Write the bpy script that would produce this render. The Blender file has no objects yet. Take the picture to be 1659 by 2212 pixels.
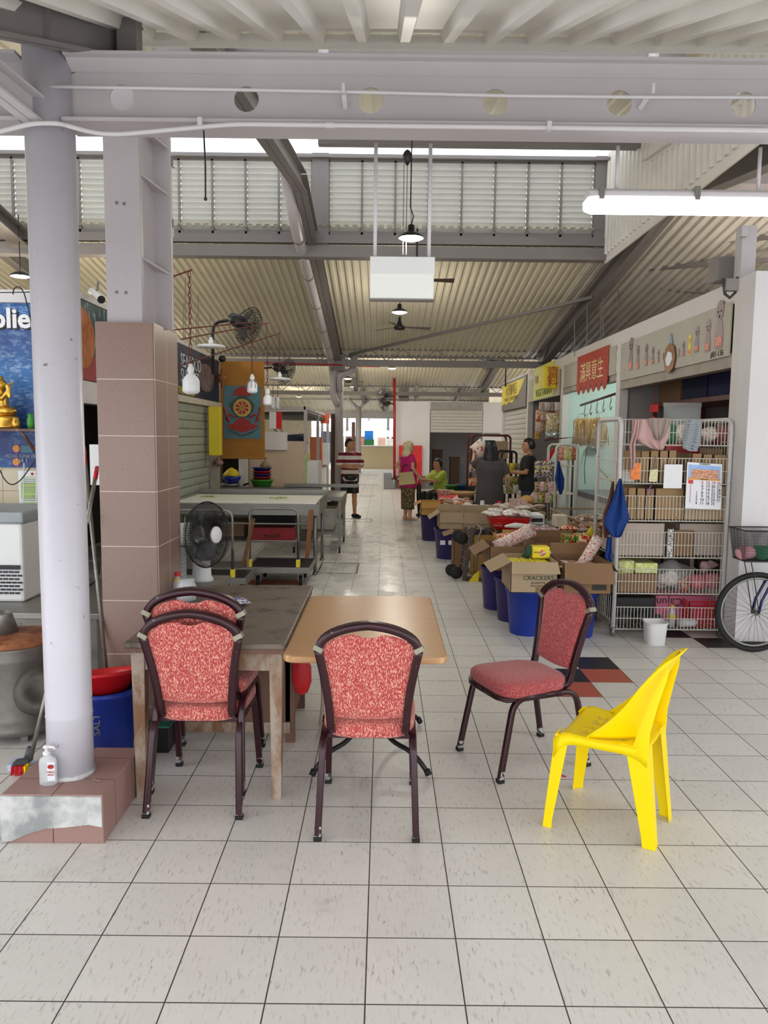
import bpy, math, random
from mathutils import Vector, Matrix, noise
rnd = random.Random(7)
C = bpy.context.scene.collection
scn = bpy.context.scene
PI = math.pi
# ------------------------------------------------------------------ camera
F_PX, PITCH, ROLL, YAW, EYE = 1620.0, 0.101171549, 0.0107006455, 0.00153844403, 1.69464
_c, _s = math.cos(YAW), math.sin(YAW); _cp, _sp = math.cos(PITCH), math.sin(PITCH); _cr, _sr = math.cos(ROLL), math.sin(ROLL)
R0 = Vector((_c, -_s, 0)); F0 = Vector((_s, _c, 0)); Zv = Vector((0, 0, 1))
FW = F0*_cp - Zv*_sp; UP = F0*_sp + Zv*_cp
RT = R0*_cr + UP*_sr; UPr = UP*_cr - R0*_sr
cd = bpy.data.cameras.new('camera'); cam = bpy.data.objects.new('camera', cd); C.objects.link(cam)
cd.sensor_fit = 'VERTICAL'; cd.sensor_height = 24.0; cd.sensor_width = 18.0
cd.lens = F_PX/2212*24.0; cd.clip_start = 0.05; cd.clip_end = 300
m = Matrix((RT, UPr, -FW)).transposed().to_4x4(); m.translation = Vector((0, 0, EYE))
cam.matrix_world = m
scn.camera = cam
scn.view_settings.view_transform = 'Standard'; scn.view_settings.look = 'None'
scn.view_settings.gamma = 1; scn.view_settings.exposure = EXPO = 0.3
try: scn.view_settings.use_curve_mapping = False
except Exception: pass
# ------------------------------------------------------------------ world and lamps
w = bpy.data.worlds.new('World'); scn.world = w; w.use_nodes = True
bg = w.node_tree.nodes['Background']; bg.inputs[0].default_value = (0.93, 0.96, 1.0, 1); bg.inputs[1].default_value = 2.1
def lamp(name, kind, loc, energy, color=(1, 1, 1), size=0.2, rot=None, size_y=None, parent=None):
    l = bpy.data.lights.new(name, kind); l.energy = energy; l.color = color
    if kind == 'AREA':
        l.size = size
        if size_y: l.shape = 'RECTANGLE'; l.size_y = size_y
    elif kind in ('POINT', 'SPOT'): l.shadow_soft_size = size
    o = bpy.data.objects.new(name, l); C.objects.link(o); o.location = loc
    if rot: o.rotation_euler = rot
    if parent:
        o.parent = parent; o.location = Vector(loc) - parent.location
    return o
# ------------------------------------------------------------------ geometry helpers
def at(px, py, Z=None, Y=None, X=None):
    A = px-829.5; B = py-1106
    a = (_cr*A+_sr*B)/F_PX; b = (-_sr*A+_cr*B)/F_PX
    y = _cp-_sp*b; z = -_sp-_cp*b
    v = Vector((_c*a+_s*y, -_s*a+_c*y, z))
    t = (Z-EYE)/v.z if Z is not None else (Y/v.y if Y is not None else X/v.x)
    return Vector((v.x*t, v.y*t, EYE+v.z*t))
def V(*a): return Vector(a)
class MB:
    def __init__(s): s.v = []; s.f = []; s.mi = []
    def add(s, vs, fs, mi=0):
        n = len(s.v); s.v += [Vector(p) for p in vs]
        for f in fs: s.f.append([i+n for i in f]); s.mi.append(mi)
        return s
    def box(s, x0, x1, y0, y1, z0, z1, mi=0):
        return s.add([(x0,y0,z0),(x1,y0,z0),(x1,y1,z0),(x0,y1,z0),(x0,y0,z1),(x1,y0,z1),(x1,y1,z1),(x0,y1,z1)],
                     [(0,3,2,1),(4,5,6,7),(0,1,5,4),(1,2,6,5),(2,3,7,6),(3,0,4,7)], mi)
    def hexa(s, p, mi=0):
        return s.add(p, [(0,3,2,1),(4,5,6,7),(0,1,5,4),(1,2,6,5),(2,3,7,6),(3,0,4,7)], mi)
    def bar(s, a, b, w, h, up=(0,0,1), mi=0):
        a = Vector(a); b = Vector(b); d = (b-a).normalized(); u = Vector(up)
        if abs(d.dot(u)) > .98: u = Vector((0,1,0))
        r = d.cross(u).normalized(); u = r.cross(d)
        c = [-r*w/2-u*h/2, r*w/2-u*h/2, r*w/2+u*h/2, -r*w/2+u*h/2]
        return s.add([a+k for k in c]+[b+k for k in c], [(0,1,2,3),(4,7,6,5),(0,4,5,1),(1,5,6,2),(2,6,7,3),(3,7,4,0)], mi)
    def loft(s, rings, mi=0, cap=True, closed=True):
        n = len(rings[0]); base = len(s.v)
        for r in rings: s.v += [Vector(p) for p in r]
        m_ = n if closed else n-1
        for i in range(len(rings)-1):
            for j in range(m_):
                a = base+i*n+j; b = base+i*n+(j+1) % n
                s.f.append([a, b, b+n, a+n]); s.mi.append(mi)
        if cap:
            s.f.append([base+j for j in range(n)][::-1]); s.mi.append(mi)
            e = base+(len(rings)-1)*n; s.f.append([e+j for j in range(n)]); s.mi.append(mi)
        return s
    def sweep(s, pts, prof, up=(0,0,1), mi=0, closed=False, scales=None):
        pts = [Vector(p) for p in pts]; n = len(pts); rings = []; u0 = Vector(up)
        for i, p in enumerate(pts):
            if closed: d = pts[(i+1) % n]-pts[i-1]
            else: d = pts[min(i+1, n-1)]-pts[max(i-1, 0)]
            d.normalize(); u = u0-d*u0.dot(d)
            if u.length < 1e-4: u = d.orthogonal()
            u.normalize(); r = d.cross(u); u0 = u
            k = scales[i] if scales else 1
            rings.append([p+r*a*k+u*b*k for a, b in prof])
        if closed: rings.append(rings[0])
        return s.loft(rings, mi, cap=not closed)
    def tube(s, pts, r, n=8, mi=0, closed=False, up=(0,0,1)):
        if isinstance(r, (int, float)): sc = None; R = r
        else: R = 1; sc = r
        return s.sweep(pts, [(R*math.cos(2*PI*k/n), R*math.sin(2*PI*k/n)) for k in range(n)], up, mi, closed, sc)
    def lathe(s, prof, c=(0,0,0), n=20, mi=0, sx=1, sy=1, axis='z', cap=True):
        rings = []
        for r, z in prof:
            ring = []
            for k in range(n):
                a = 2*PI*k/n; x = r*sx*math.cos(a); y = r*sy*math.sin(a)
                p = (x, y, z) if axis == 'z' else ((z, x, y) if axis == 'x' else (y, z, x))
                ring.append(Vector(p)+Vector(c))
            rings.append(ring)
        return s.loft(rings, mi, cap)
    def sph(s, c, r, n=12, mi=0):
        if isinstance(r, (int, float)): r = (r, r, r)
        h = max(5, n//2+1); prof = [(math.sin(PI*k/h), -math.cos(PI*k/h)) for k in range(h+1)]
        rings = [[Vector(c)+Vector((max(a,.001)*r[0]*math.cos(2*PI*k/n), max(a,.001)*r[1]*math.sin(2*PI*k/n), z*r[2])) for k in range(n)] for a, z in prof]
        return s.loft(rings, mi)
    def prism(s, poly, f, t0, t1, mi=0):
        # f maps (a, b, t) to a point
        n = len(poly); v = [f(a, b, t0) for a, b in poly]+[f(a, b, t1) for a, b in poly]
        return s.add(v, [list(range(n))[::-1], list(range(n, 2*n))]+[[i, (i+1) % n, (i+1) % n+n, i+n] for i in range(n)], mi)
    def text(s, t, size, o, xd=(1,0,0), yd=(0,0,1), depth=.002, mi=0, align='CENTER', sx=1.0, bold=0):
        cu = bpy.data.curves.new('t', 'FONT'); cu.body = t; cu.size = size; cu.align_x = align; cu.align_y = 'CENTER'
        cu.extrude = depth/2; cu.offset = bold; cu.resolution_u = 3
        ob = bpy.data.objects.new('t', cu); me = bpy.data.meshes.new_from_object(ob)
        xd = Vector(xd); yd = Vector(yd); zd = xd.cross(yd); o = Vector(o)
        s.add([o+xd*(p.co.x*sx)+yd*p.co.y+zd*p.co.z for p in me.vertices], [list(p.vertices) for p in me.polygons], mi)
        bpy.data.objects.remove(ob); bpy.data.curves.remove(cu); bpy.data.meshes.remove(me)
        return s
    def xf(s, M_, start=0):
        for i in range(start, len(s.v)): s.v[i] = M_ @ s.v[i]
        return s
    def jit(s, amt, sc=5):
        s.v = [p+Vector((noise.noise(p*sc), noise.noise(p*sc+Vector((9,3,1))), noise.noise(p*sc+Vector((4,7,2)))))*amt for p in s.v]
        return s
def root_inv(p):
    while p.parent: p = p.parent
    return (Matrix.Translation(p.location) @ p.rotation_euler.to_matrix().to_4x4()).inverted()
def obj(name, mb, mats, parent=None, label=None, cat=None, group=None, kind=None, smooth=False, bevel=0, sub=0, solid=0, local=False, remesh=0):
    if not isinstance(mats, (list, tuple)): mats = [mats]
    vs = mb.v; off = Vector((0,0,0))
    if parent is not None:
        if not local:
            I = root_inv(parent); vs = [I @ p for p in vs]
    elif kind != 'structure':
        xs = [p.x for p in vs]; ys = [p.y for p in vs]; zs = [p.z for p in vs]
        off = Vector(((min(xs)+max(xs))/2, (min(ys)+max(ys))/2, min(zs))); vs = [p-off for p in vs]
    me = bpy.data.meshes.new(name); me.from_pydata([tuple(p) for p in vs], [], mb.f)
    for m_ in mats: me.materials.append(m_)
    if len(mats) > 1: me.polygons.foreach_set('material_index', mb.mi)
    me.validate()
    if smooth: me.polygons.foreach_set('use_smooth', [True]*len(me.polygons))
    me.update()
    o = bpy.data.objects.new(name, me); C.objects.link(o); o.location = off
    if parent is not None: o.parent = parent
    if solid:
        q = o.modifiers.new('s', 'SOLIDIFY'); q.thickness = solid; q.offset = 0
    if remesh:
        q = o.modifiers.new('r', 'REMESH'); q.mode = 'VOXEL'; q.voxel_size = remesh; q.use_smooth_shade = True
        q = o.modifiers.new('sm', 'SMOOTH'); q.factor = .5; q.iterations = 3
    if bevel:
        q = o.modifiers.new('b', 'BEVEL'); q.width = bevel; q.segments = 2; q.limit_method = 'ANGLE'; q.angle_limit = .6
    if sub:
        q = o.modifiers.new('u', 'SUBSURF'); q.levels = sub; q.render_levels = sub
    if label: o['label'] = label
    if cat: o['category'] = cat
    if group: o['group'] = group
    if kind: o['kind'] = kind
    return o
def thing(name, label, cat, loc=(0,0,0), rz=0, group=None):
    o = bpy.data.objects.new(name, None); C.objects.link(o); o.location = loc; o.rotation_euler = (0,0,rz)
    o.empty_display_size = .1; o['label'] = label; o['category'] = cat
    if group: o['group'] = group
    return o
def struct(name, mb, mat, smooth=False, bevel=0): return obj(name, mb, mat, kind='structure', smooth=smooth, bevel=bevel)
def dup(root, loc, rz=0, label=None, group=None, scale=None, rot=None):
    r = root.copy(); C.objects.link(r); r.location = loc; r.rotation_euler = rot if rot else (0,0,rz)
    if scale: r.scale = scale if isinstance(scale, (tuple, list)) else (scale,)*3
    if label: r['label'] = label
    if group: r['group'] = group
    for ch in list(root.children):
        c = ch.copy(); C.objects.link(c); c.parent = r
        for g in ch.children:
            d = g.copy(); C.objects.link(d); d.parent = c
    return r
def arc(c, r, a0, a1, n, pl='xz'):
    out = []
    for k in range(n+1):
        a = a0+(a1-a0)*k/n; u = r*math.cos(a); v_ = r*math.sin(a)
        out.append(Vector(c)+(Vector((u,0,v_)) if pl == 'xz' else Vector((0,u,v_)) if pl == 'yz' else Vector((u,v_,0))))
    return out
def fillet(pts, r, n=5):
    pts = [Vector(p) for p in pts]; out = [pts[0]]
    for i in range(1, len(pts)-1):
        a = (pts[i-1]-pts[i]); b = (pts[i+1]-pts[i]); k = min(r, a.length*.49, b.length*.49)
        p0 = pts[i]+a.normalized()*k; p2 = pts[i]+b.normalized()*k
        for j in range(n+1):
            t = j/n; out.append(p0*(1-t)**2+pts[i]*2*t*(1-t)+p2*t*t)
    out.append(pts[-1]); return out
# ------------------------------------------------------------------ materials
def lin(c):
    return tuple(((x/255)/12.92 if x/255 <= .04045 else ((x/255+.055)/1.055)**2.4) for x in c)
def newmat(name):
    m_ = bpy.data.materials.new(name); m_.use_nodes = True; nt = m_.node_tree
    b = nt.nodes['Principled BSDF']; return m_, nt, b
def mathn(nt, op, a, b=None, c=None):
    n = nt.nodes.new('ShaderNodeMath'); n.operation = op
    for i, x in enumerate((a, b, c)):
        if x is None: continue
        if isinstance(x, (int, float)): n.inputs[i].default_value = x
        else: nt.links.new(x, n.inputs[i])
    return n.outputs[0]
def mix(nt, fac, a, b, mode='MIX'):
    n = nt.nodes.new('ShaderNodeMix'); n.data_type = 'RGBA'; n.blend_type = mode
    for i, x in ((0, fac), (6, a), (7, b)):
        if isinstance(x, (int, float)): n.inputs[i].default_value = x
        elif isinstance(x, tuple): n.inputs[i].default_value = (*x[:3], 1)
        else: nt.links.new(x, n.inputs[i])
    return n.outputs[2]
def coords(nt, kind='Object', scale=(1,1,1), rot=(0,0,0), loc=(0,0,0)):
    if kind == 'World': s = nt.nodes.new('ShaderNodeNewGeometry').outputs['Position']
    else: s = nt.nodes.new('ShaderNodeTexCoord').outputs[kind]
    n = nt.nodes.new('ShaderNodeMapping'); nt.links.new(s, n.inputs[0])
    n.inputs['Scale'].default_value = scale; n.inputs['Rotation'].default_value = rot; n.inputs['Location'].default_value = loc
    return n.outputs[0]
def noisen(nt, vec, scale, detail=3, rough=.5, dist=0):
    n = nt.nodes.new('ShaderNodeTexNoise'); nt.links.new(vec, n.inputs['Vector']); n.inputs['Scale'].default_value = scale
    n.inputs['Detail'].default_value = detail; n.inputs['Roughness'].default_value = rough; n.inputs['Distortion'].default_value = dist
    return n.outputs[0]
def ramp(nt, f, lo, hi):
    n = nt.nodes.new('ShaderNodeMapRange'); nt.links.new(f, n.inputs[0]); n.inputs[1].default_value = lo; n.inputs[2].default_value = hi
    return n.outputs[0]
def bumpn(nt, b, h, strength=.3, dist=.01):
    n = nt.nodes.new('ShaderNodeBump'); n.inputs['Strength'].default_value = strength; n.inputs['Distance'].default_value = dist
    nt.links.new(h, n.inputs['Height']); nt.links.new(n.outputs[0], b.inputs['Normal'])
def M(name, col, rough=.5, metal=0, var=.12, vs=6, bump=0, bs=60, stain=None, st=(.55,.7), ss=4, spec=.5, alpha=1, trans=0, emit=0, coat=0, stretch=(1,1,1), sheen=0):
    m_, nt, b = newmat(name); col = lin(col); v = coords(nt, 'Object', stretch)
    f = noisen(nt, v, vs, 4); dk = tuple(x*(1-var) for x in col); lt = tuple(min(1, x*(1+var)) for x in col)
    out = mix(nt, ramp(nt, f, .3, .7), dk, lt)
    if stain:
        g = noisen(nt, v, ss, 6, .6); out = mix(nt, ramp(nt, g, *st), out, lin(stain))
    nt.links.new(out, b.inputs['Base Color'])
    b.inputs['Roughness'].default_value = rough; b.inputs['Metallic'].default_value = metal
    b.inputs['Specular IOR Level'].default_value = spec
    if alpha < 1: b.inputs['Alpha'].default_value = alpha
    if trans: b.inputs['Transmission Weight'].default_value = trans; b.inputs['IOR'].default_value = 1.3
    if coat: b.inputs['Coat Weight'].default_value = coat
    if emit: nt.links.new(out, b.inputs['Emission Color']); b.inputs['Emission Strength'].default_value = emit
    if bump: bumpn(nt, b, noisen(nt, v, bs, 4), bump)
    return m_
def tilemat(name, col, mortar, size, off, wid=.003, rough=.35, var=.06, streak=0, kind='World', wet=False, fleck=None):
    m_, nt, b = newmat(name)
    s = nt.nodes.new('ShaderNodeNewGeometry').outputs['Position'] if kind == 'World' else nt.nodes.new('ShaderNodeTexCoord').outputs['Object']
    g = nt.nodes.new('ShaderNodeNewGeometry')
    sp = nt.nodes.new('ShaderNodeSeparateXYZ'); nt.links.new(s, sp.inputs[0])
    sn = nt.nodes.new('ShaderNodeSeparateXYZ'); nt.links.new(g.outputs['True Normal'], sn.inputs[0])
    mask = None; cells = []
    for i in range(3):
        if not size[i]: continue
        q = mathn(nt, 'DIVIDE', mathn(nt, 'SUBTRACT', sp.outputs[i], off[i]), size[i])
        fr = mathn(nt, 'FRACT', mathn(nt, 'ADD', q, 100.5)); d = mathn(nt, 'ABSOLUTE', mathn(nt, 'SUBTRACT', fr, .5))
        l = mathn(nt, 'LESS_THAN', d, wid/2/size[i]); l = mathn(nt, 'MULTIPLY', l, mathn(nt, 'LESS_THAN', mathn(nt, 'ABSOLUTE', sn.outputs[i]), .7))
        mask = l if mask is None else mathn(nt, 'MAXIMUM', mask, l); cells.append(mathn(nt, 'FLOOR', q))
    cx = nt.nodes.new('ShaderNodeCombineXYZ')
    for i, q in enumerate(cells): nt.links.new(q, cx.inputs[i])
    wn = nt.nodes.new('ShaderNodeTexWhiteNoise'); nt.links.new(cx.outputs[0], wn.inputs[0])
    col = lin(col); base = mix(nt, wn.outputs[0], tuple(x*(1-var) for x in col), tuple(min(1, x*(1+var)) for x in col))
    big = noisen(nt, coords(nt, kind), 1.3, 5, .6); base = mix(nt, mathn(nt, 'MULTIPLY', ramp(nt, big, .45, .75), .25), base, tuple(x*.72 for x in col))
    if streak:
        st = noisen(nt, coords(nt, kind, (95, 20, 20), (0, 0, .25)), 1.0, 4, .65)
        st2 = noisen(nt, coords(nt, kind), 7, 3, .6)
        k = mathn(nt, 'MULTIPLY', ramp(nt, st, .55, .67), mathn(nt, 'MULTIPLY', ramp(nt, st2, .3, .75), streak*.85))
        base = mix(nt, k, base, (.23, .21, .18))
        dirt = noisen(nt, coords(nt, kind, (1,1,1), (0,0,0), (3,2,1)), 2.2, 8, .7)
        base = mix(nt, mathn(nt, 'MULTIPLY', ramp(nt, dirt, .6, .72), .35), base, (.33, .29, .22))
    if fleck:
        fk = noisen(nt, coords(nt, kind), 90, 2); base = mix(nt, mathn(nt, 'MULTIPLY', ramp(nt, fk, .55, .7), .5), base, lin(fleck))
    out = mix(nt, mask, base, lin(mortar)); nt.links.new(out, b.inputs['Base Color'])
    r = mathn(nt, 'ADD', rough, mathn(nt, 'MULTIPLY', mask, .3))
    if wet:
        wn2 = noisen(nt, coords(nt, kind, (1, .8, 1)), 2.6, 5, .6)
        reg = mathn(nt, 'MULTIPLY', ramp(nt, sp.outputs[1], 5.2, 7.0), mathn(nt, 'SUBTRACT', 1.0, ramp(nt, mathn(nt, 'ABSOLUTE', mathn(nt, 'ADD', sp.outputs[0], .25)), .3, 1.0)))
        reg = mathn(nt, 'MULTIPLY', reg, mathn(nt, 'SUBTRACT', 1.0, ramp(nt, sp.outputs[1], 12, 16)))
        wm = mathn(nt, 'MULTIPLY', ramp(nt, wn2, .47, .6), reg)
        r = mathn(nt, 'SUBTRACT', r, mathn(nt, 'MULTIPLY', wm, .24))
        rip = noisen(nt, coords(nt, kind), 45, 3); bumpn(nt, b, mathn(nt, 'MULTIPLY', rip, mathn(nt, 'ADD', mathn(nt, 'MULTIPLY', wm, .8), .1)), .35, .006)
    nt.links.new(r, b.inputs['Roughness'])
    return m_
X0, Y0 = -.038, 2.0855
m_floor = tilemat('pale_floor_tile', (216,213,208), (62,56,50), (.3,.3,0), (X0,Y0,0), .0045, .36, .05, 1.0, wet=True)
m_ftred = tilemat('red_floor_tile', (176,88,68), (62,56,50), (.3,.3,0), (X0,Y0,0), .0045, .4, .05)
m_ftblk = tilemat('black_floor_tile', (38,37,40), (62,56,50), (.3,.3,0), (X0,Y0,0), .0045, .4, .1)
m_drain = M('drain_grey', (95,95,98), .5)
m_white = M('white_paint', (206,202,204), .42, var=.03, vs=3, stain=(150,140,130), st=(.66,.8), ss=5)
m_wall = M('white_wall', (214,211,212), .6, var=.03, vs=1.5, stain=(150,148,150), st=(.7,.85), ss=3)
m_beam = M('lilac_grey_paint', (186,179,181), .38, var=.04, vs=3, bump=.05, bs=18)
m_grey = M('grey_steel_paint', (122,116,114), .45, var=.05, vs=4)
m_post = M('post_paint', (200,197,206), .3, var=.03, vs=3, stain=(120,112,104), st=(.67,.73), ss=26, bump=.08, bs=14)
m_rough = M('rough_paint', (184,176,180), .5, var=.04, vs=3, bump=.5, bs=9)
m_deck = M('roof_deck_white', (225,222,214), .35, var=.03, vs=2)
m_roof = M('roof_sheet_cream', (222,215,192), .5, var=.05, vs=1.2)
m_roofg = M('roof_sheet_grey', (216,210,200), .35, var=.12, vs=2.2, stretch=(3,.6,1))
m_louv = M('louver_white', (200,200,196), .45, var=.03)
m_pinktile = tilemat('mauve_wall_tile', (146,120,109), (214,196,186), (.22,.225,.3), (-1.222,4.05,2.28), .004, .3, .05, fleck=(120,92,84))
m_pinkfront = tilemat('mauve_front_tile', (146,120,109), (214,196,186), (0,0,.3), (0,0,2.28), .004, .3, .05, fleck=(120,92,84))
m_plinth = tilemat('plinth_tile', (160,126,118), (70,58,54), (.21,.21,0), (-1.35,3.1,.105), .004, .42, .08, fleck=(140,104,98))
m_cement = M('patched_cement', (150,152,152), .7, var=.2, vs=5, stain=(205,205,203), st=(.45,.62), ss=6, bump=.2, bs=30)
m_walltile = tilemat('cream_wall_tile', (205,192,166), (128,112,92), (.2,0,.2), (-3.0,0,.0), .004, .3, .04)
m_steel = M('stainless', (140,138,133), .4, .7, var=.1, vs=5, stretch=(1,6,6))
m_steeld = M('dull_steel', (128,124,118), .5, .6, var=.2, vs=7, stain=(80,66,52), st=(.58,.75))
m_black = M('black_plastic', (22,22,24), .45)
m_rubber = M('black_rubber', (18,18,18), .7)
m_dark = M('dark_grey', (52,50,48), .7)  # plain dark grey of crates, stands and canvas
m_plast_w = M('white_plastic', (225,225,225), .35, var=.02)
m_blue = M('blue_plastic', (24,52,150), .38, var=.06)
m_purple = M('purple_plastic', (42,28,96), .4, var=.08)
m_redp = M('red_plastic', (205,28,38), .35, var=.08)
m_green = M('green_plastic', (58,140,46), .4)
m_yellow = M('yellow_plastic', (255,224,0), .45, var=.01, spec=.25)
m_yelsign = M('yellow_sign', (222,200,40), .5, var=.04)
m_card = M('cardboard', (158,128,90), .8, var=.06, vs=3)
m_cardg = M('pale_cardboard', (172,150,120), .8, var=.06, vs=3)
m_cardd = M('brown_cardboard', (134,102,72), .8, var=.06, vs=3)
m_cardy = M('tan_cardboard', (190,146,78), .8, var=.05, vs=3)
m_cardin = M('cardboard_inside', (150,122,86), .85)
m_ink = M('dark_ink', (52,48,40), .7)
m_inkg = M('green_ink', (34,70,48), .7)
m_paper = M('white_paper', (232,232,236), .7, var=.02)
m_clear = M('clear_plastic_film', (225,228,228), .12, var=.05, alpha=.22, spec=.9)
m_clear2 = M('clear_bottle_plastic', (232,236,240), .08, var=.02, alpha=.5, spec=.9)
m_skin = M('skin', (196,142,108), .55, var=.06)
m_skinl = M('light_skin', (218,172,140), .55, var=.05)
m_hairb = M('black_hair', (20,18,18), .45, var=.2, vs=40)
m_hairw = M('blonde_hair', (238,226,180), .6, var=.15, vs=30, bump=.6, bs=30)
m_gold = M('gilded_metal', (205,160,70), .28, .9, var=.3, vs=20)
m_chain = M('rusty_chain', (96,44,34), .7)
m_rust = M('rusty_lid', (150,96,62), .6, .2, var=.35, vs=9, stain=(110,52,28), st=(.45,.6), ss=8)
m_lampw = M('bulb_glass_off', (232,232,236), .25, var=.01)
def emis(name, col, st):
    m_, nt, b = newmat(name); b.inputs['Base Color'].default_value = (*col, 1); b.inputs['Emission Color'].default_value = (*col, 1); b.inputs['Emission Strength'].default_value = st; return m_
m_tube = emis('lit_tube', (.93, .97, 1), 9)
m_lit = emis('lit_lamp_face', (1, .98, .93), 25)
def translucent(name, col):
    m_ = bpy.data.materials.new(name); m_.use_nodes = True; nt = m_.node_tree; nt.nodes.clear()
    o = nt.nodes.new('ShaderNodeOutputMaterial'); t = nt.nodes.new('ShaderNodeBsdfTranslucent'); t.inputs[0].default_value = (*col, 1)
    nt.links.new(t.outputs[0], o.inputs[0]); return m_
m_sky = translucent('skylight_sheet', (.9, .94, .97))
def fabric(name, base=(176,58,62), cream=(232,176,150)):
    m_, nt, b = newmat(name); f = None
    for r_, lo in (((0,0,0), 0), ((.6,.6,.5), 5), ((-.55,.5,-.6), 9)):
        v = coords(nt, 'Object', (230,230,66), r_, (lo,lo,lo)); n = ramp(nt, noisen(nt, v, 1.0, 1, .4), .60, .66)
        f = n if f is None else mathn(nt, 'MAXIMUM', f, n)
    g = noisen(nt, coords(nt, 'Object'), 160, 2)
    base2 = mix(nt, ramp(nt, g, .35, .65), tuple(x*.8 for x in lin(base)), tuple(min(1, x*1.2) for x in lin(base)))
    out = mix(nt, mathn(nt, 'MULTIPLY', f, .85), base2, lin(cream)); nt.links.new(out, b.inputs['Base Color'])
    b.inputs['Roughness'].default_value = .75; b.inputs['Sheen Weight'].default_value = .3; return m_
m_fab = fabric('red_chair_fabric', (176,60,62), (234,172,148)); m_fab2 = fabric('dark_red_chair_fabric', (168,62,68), (206,120,116))
m_maroon = M('maroon_metal', (50,13,24), .32, .2, var=.12, vs=9, stain=(205,200,200), st=(.735,.75), ss=26, coat=.15)
m_chip = M('chipped_metal_end', (190,188,188), .4, .6, var=.25, vs=60, stain=(50,20,28), st=(.5,.56), ss=40)
m_khaki = M('corner_bracket_grey', (150,146,128), .45, .3)
def woodmat(name, c1, c2, sc=1.2, rough=.45, rot=(0,0,0), stretch=(1,9,9), worn=None, wth=(.5,.62)):
    m_, nt, b = newmat(name); v = coords(nt, 'Object', stretch, rot); d = noisen(nt, v, sc*2, 6, .6, 1.2)
    w_ = nt.nodes.new('ShaderNodeTexWave'); nt.links.new(v, w_.inputs[0]); w_.bands_direction = 'Y'
    w_.inputs['Scale'].default_value = sc; w_.inputs['Distortion'].default_value = 6; w_.inputs['Detail'].default_value = 3
    f = mathn(nt, 'ADD', mathn(nt, 'MULTIPLY', w_.outputs[1], .5), mathn(nt, 'MULTIPLY', d, .5))
    out = mix(nt, f, lin(c1), lin(c2))
    if worn:
        g = noisen(nt, coords(nt, 'Object', (1, 1, .5)), 7, 7, .65); out = mix(nt, ramp(nt, g, *wth), out, lin(worn))
    nt.links.new(out, b.inputs['Base Color']); b.inputs['Roughness'].default_value = rough; bumpn(nt, b, d, .12, .004); return m_
m_lam = woodmat('beech_laminate', (172,122,78), (222,178,130), 1.4, .28)
m_top = woodmat('worn_grey_wood', (88,76,68), (128,112,100), 1.5, .42, worn=(70,58,52), wth=(.52,.64))
m_leg = woodmat('stripped_wood', (120,84,58), (150,112,84), 1.5, .6, stretch=(8,8,1.2), worn=(172,156,140), wth=(.42,.56))
m_legd = woodmat('scuffed_brown_wood', (92,62,48), (124,90,72), 1.5, .6, stretch=(6,6,1), worn=(150,132,118), wth=(.6,.7))
m_sign = {}
# ================================================================== FLOOR
def floor_mesh():
    mb = MB(); ny0, ny1 = -14, 170
    red = set(); blk = set()
    def tile_at(px, py):
        p = at(px, py, Z=0); return (math.floor((p.x-X0)/.3), math.floor((p.y-Y0)/.3))
    for p in ((1312,1458),(1232,1488)): red.add(tile_at(*p))
    for p in ((1230,1458),(1300,1430),(1545,1389),(1430,1371)): blk.add(tile_at(*p))
    for p in ((1063,1284),(590,1262),(640,1255)): red.add(tile_at(*p))
    for p in ((1052,1262),(560,1256)): blk.add(tile_at(*p))
    nx0, nx1 = -42, 28
    special = red | blk
    for i, j in special:
        x = X0+i*.3; y = Y0+j*.3
        mb.add([(x,y,0),(x+.3,y,0),(x+.3,y+.3,0),(x,y+.3,0)], [(0,1,2,3)], 1 if (i,j) in red else 2)
    for j in range(ny0, ny1):
        i = nx0
        while i < nx1:
            if (i, j) in special: i += 1; continue
            k = i
            while k < nx1 and (k, j) not in special: k += 1
            xa, xb, y = X0+i*.3, X0+k*.3, Y0+j*.3
            mb.add([(xa,y,0),(xb,y,0),(xb,y+.3,0),(xa,y+.3,0)], [(0,1,2,3)], 0); i = k
    return mb
struct('floor', floor_mesh(), [m_floor, m_ftred, m_ftblk])
# recessed inspection covers in the aisle: thin dark rims
m_rim = M('cover_rim_dark', (52,50,48), .5)
def cover(x, y, w_, d_, full, label):
    mb = MB(); t = .012; z = .004
    if full:
        mb.box(x-w_/2, x+w_/2, y-d_/2, y-d_/2+t*.5, 0, z); mb.box(x-w_/2, x+w_/2, y+d_/2-t*.5, y+d_/2, 0, z)
    else: mb.box(x-w_/2, x+w_/2, y-t*.4, y+t*.4, 0, z)
    mb.box(x-w_/2, x-w_/2+t*1.4, y-d_/2, y+d_/2, 0, z); mb.box(x+w_/2-t*1.4, x+w_/2, y-d_/2, y+d_/2, 0, z)
    obj('floor_cover', mb, m_rim, label=label, cat='floor cover', group='inspection covers along the aisle')
p = at(732, 1227, Z=0); cover(p.x, p.y, .50, .75, True, 'nearest floor inspection cover with dark rim beside the steel table')
for (px, py), s in zip(((770,1124),(784,1071),(797,1047),(802,1027)), ('in front of the man in the striped shirt', 'just beyond the man in the striped shirt', 'third along the aisle past the striped man', 'farthest along the aisle before the tan counter')):
    p = at(px, py, Z=0); cover(p.x, p.y, .62, .5, True, 'slim-rimmed floor inspection cover '+s)
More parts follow.
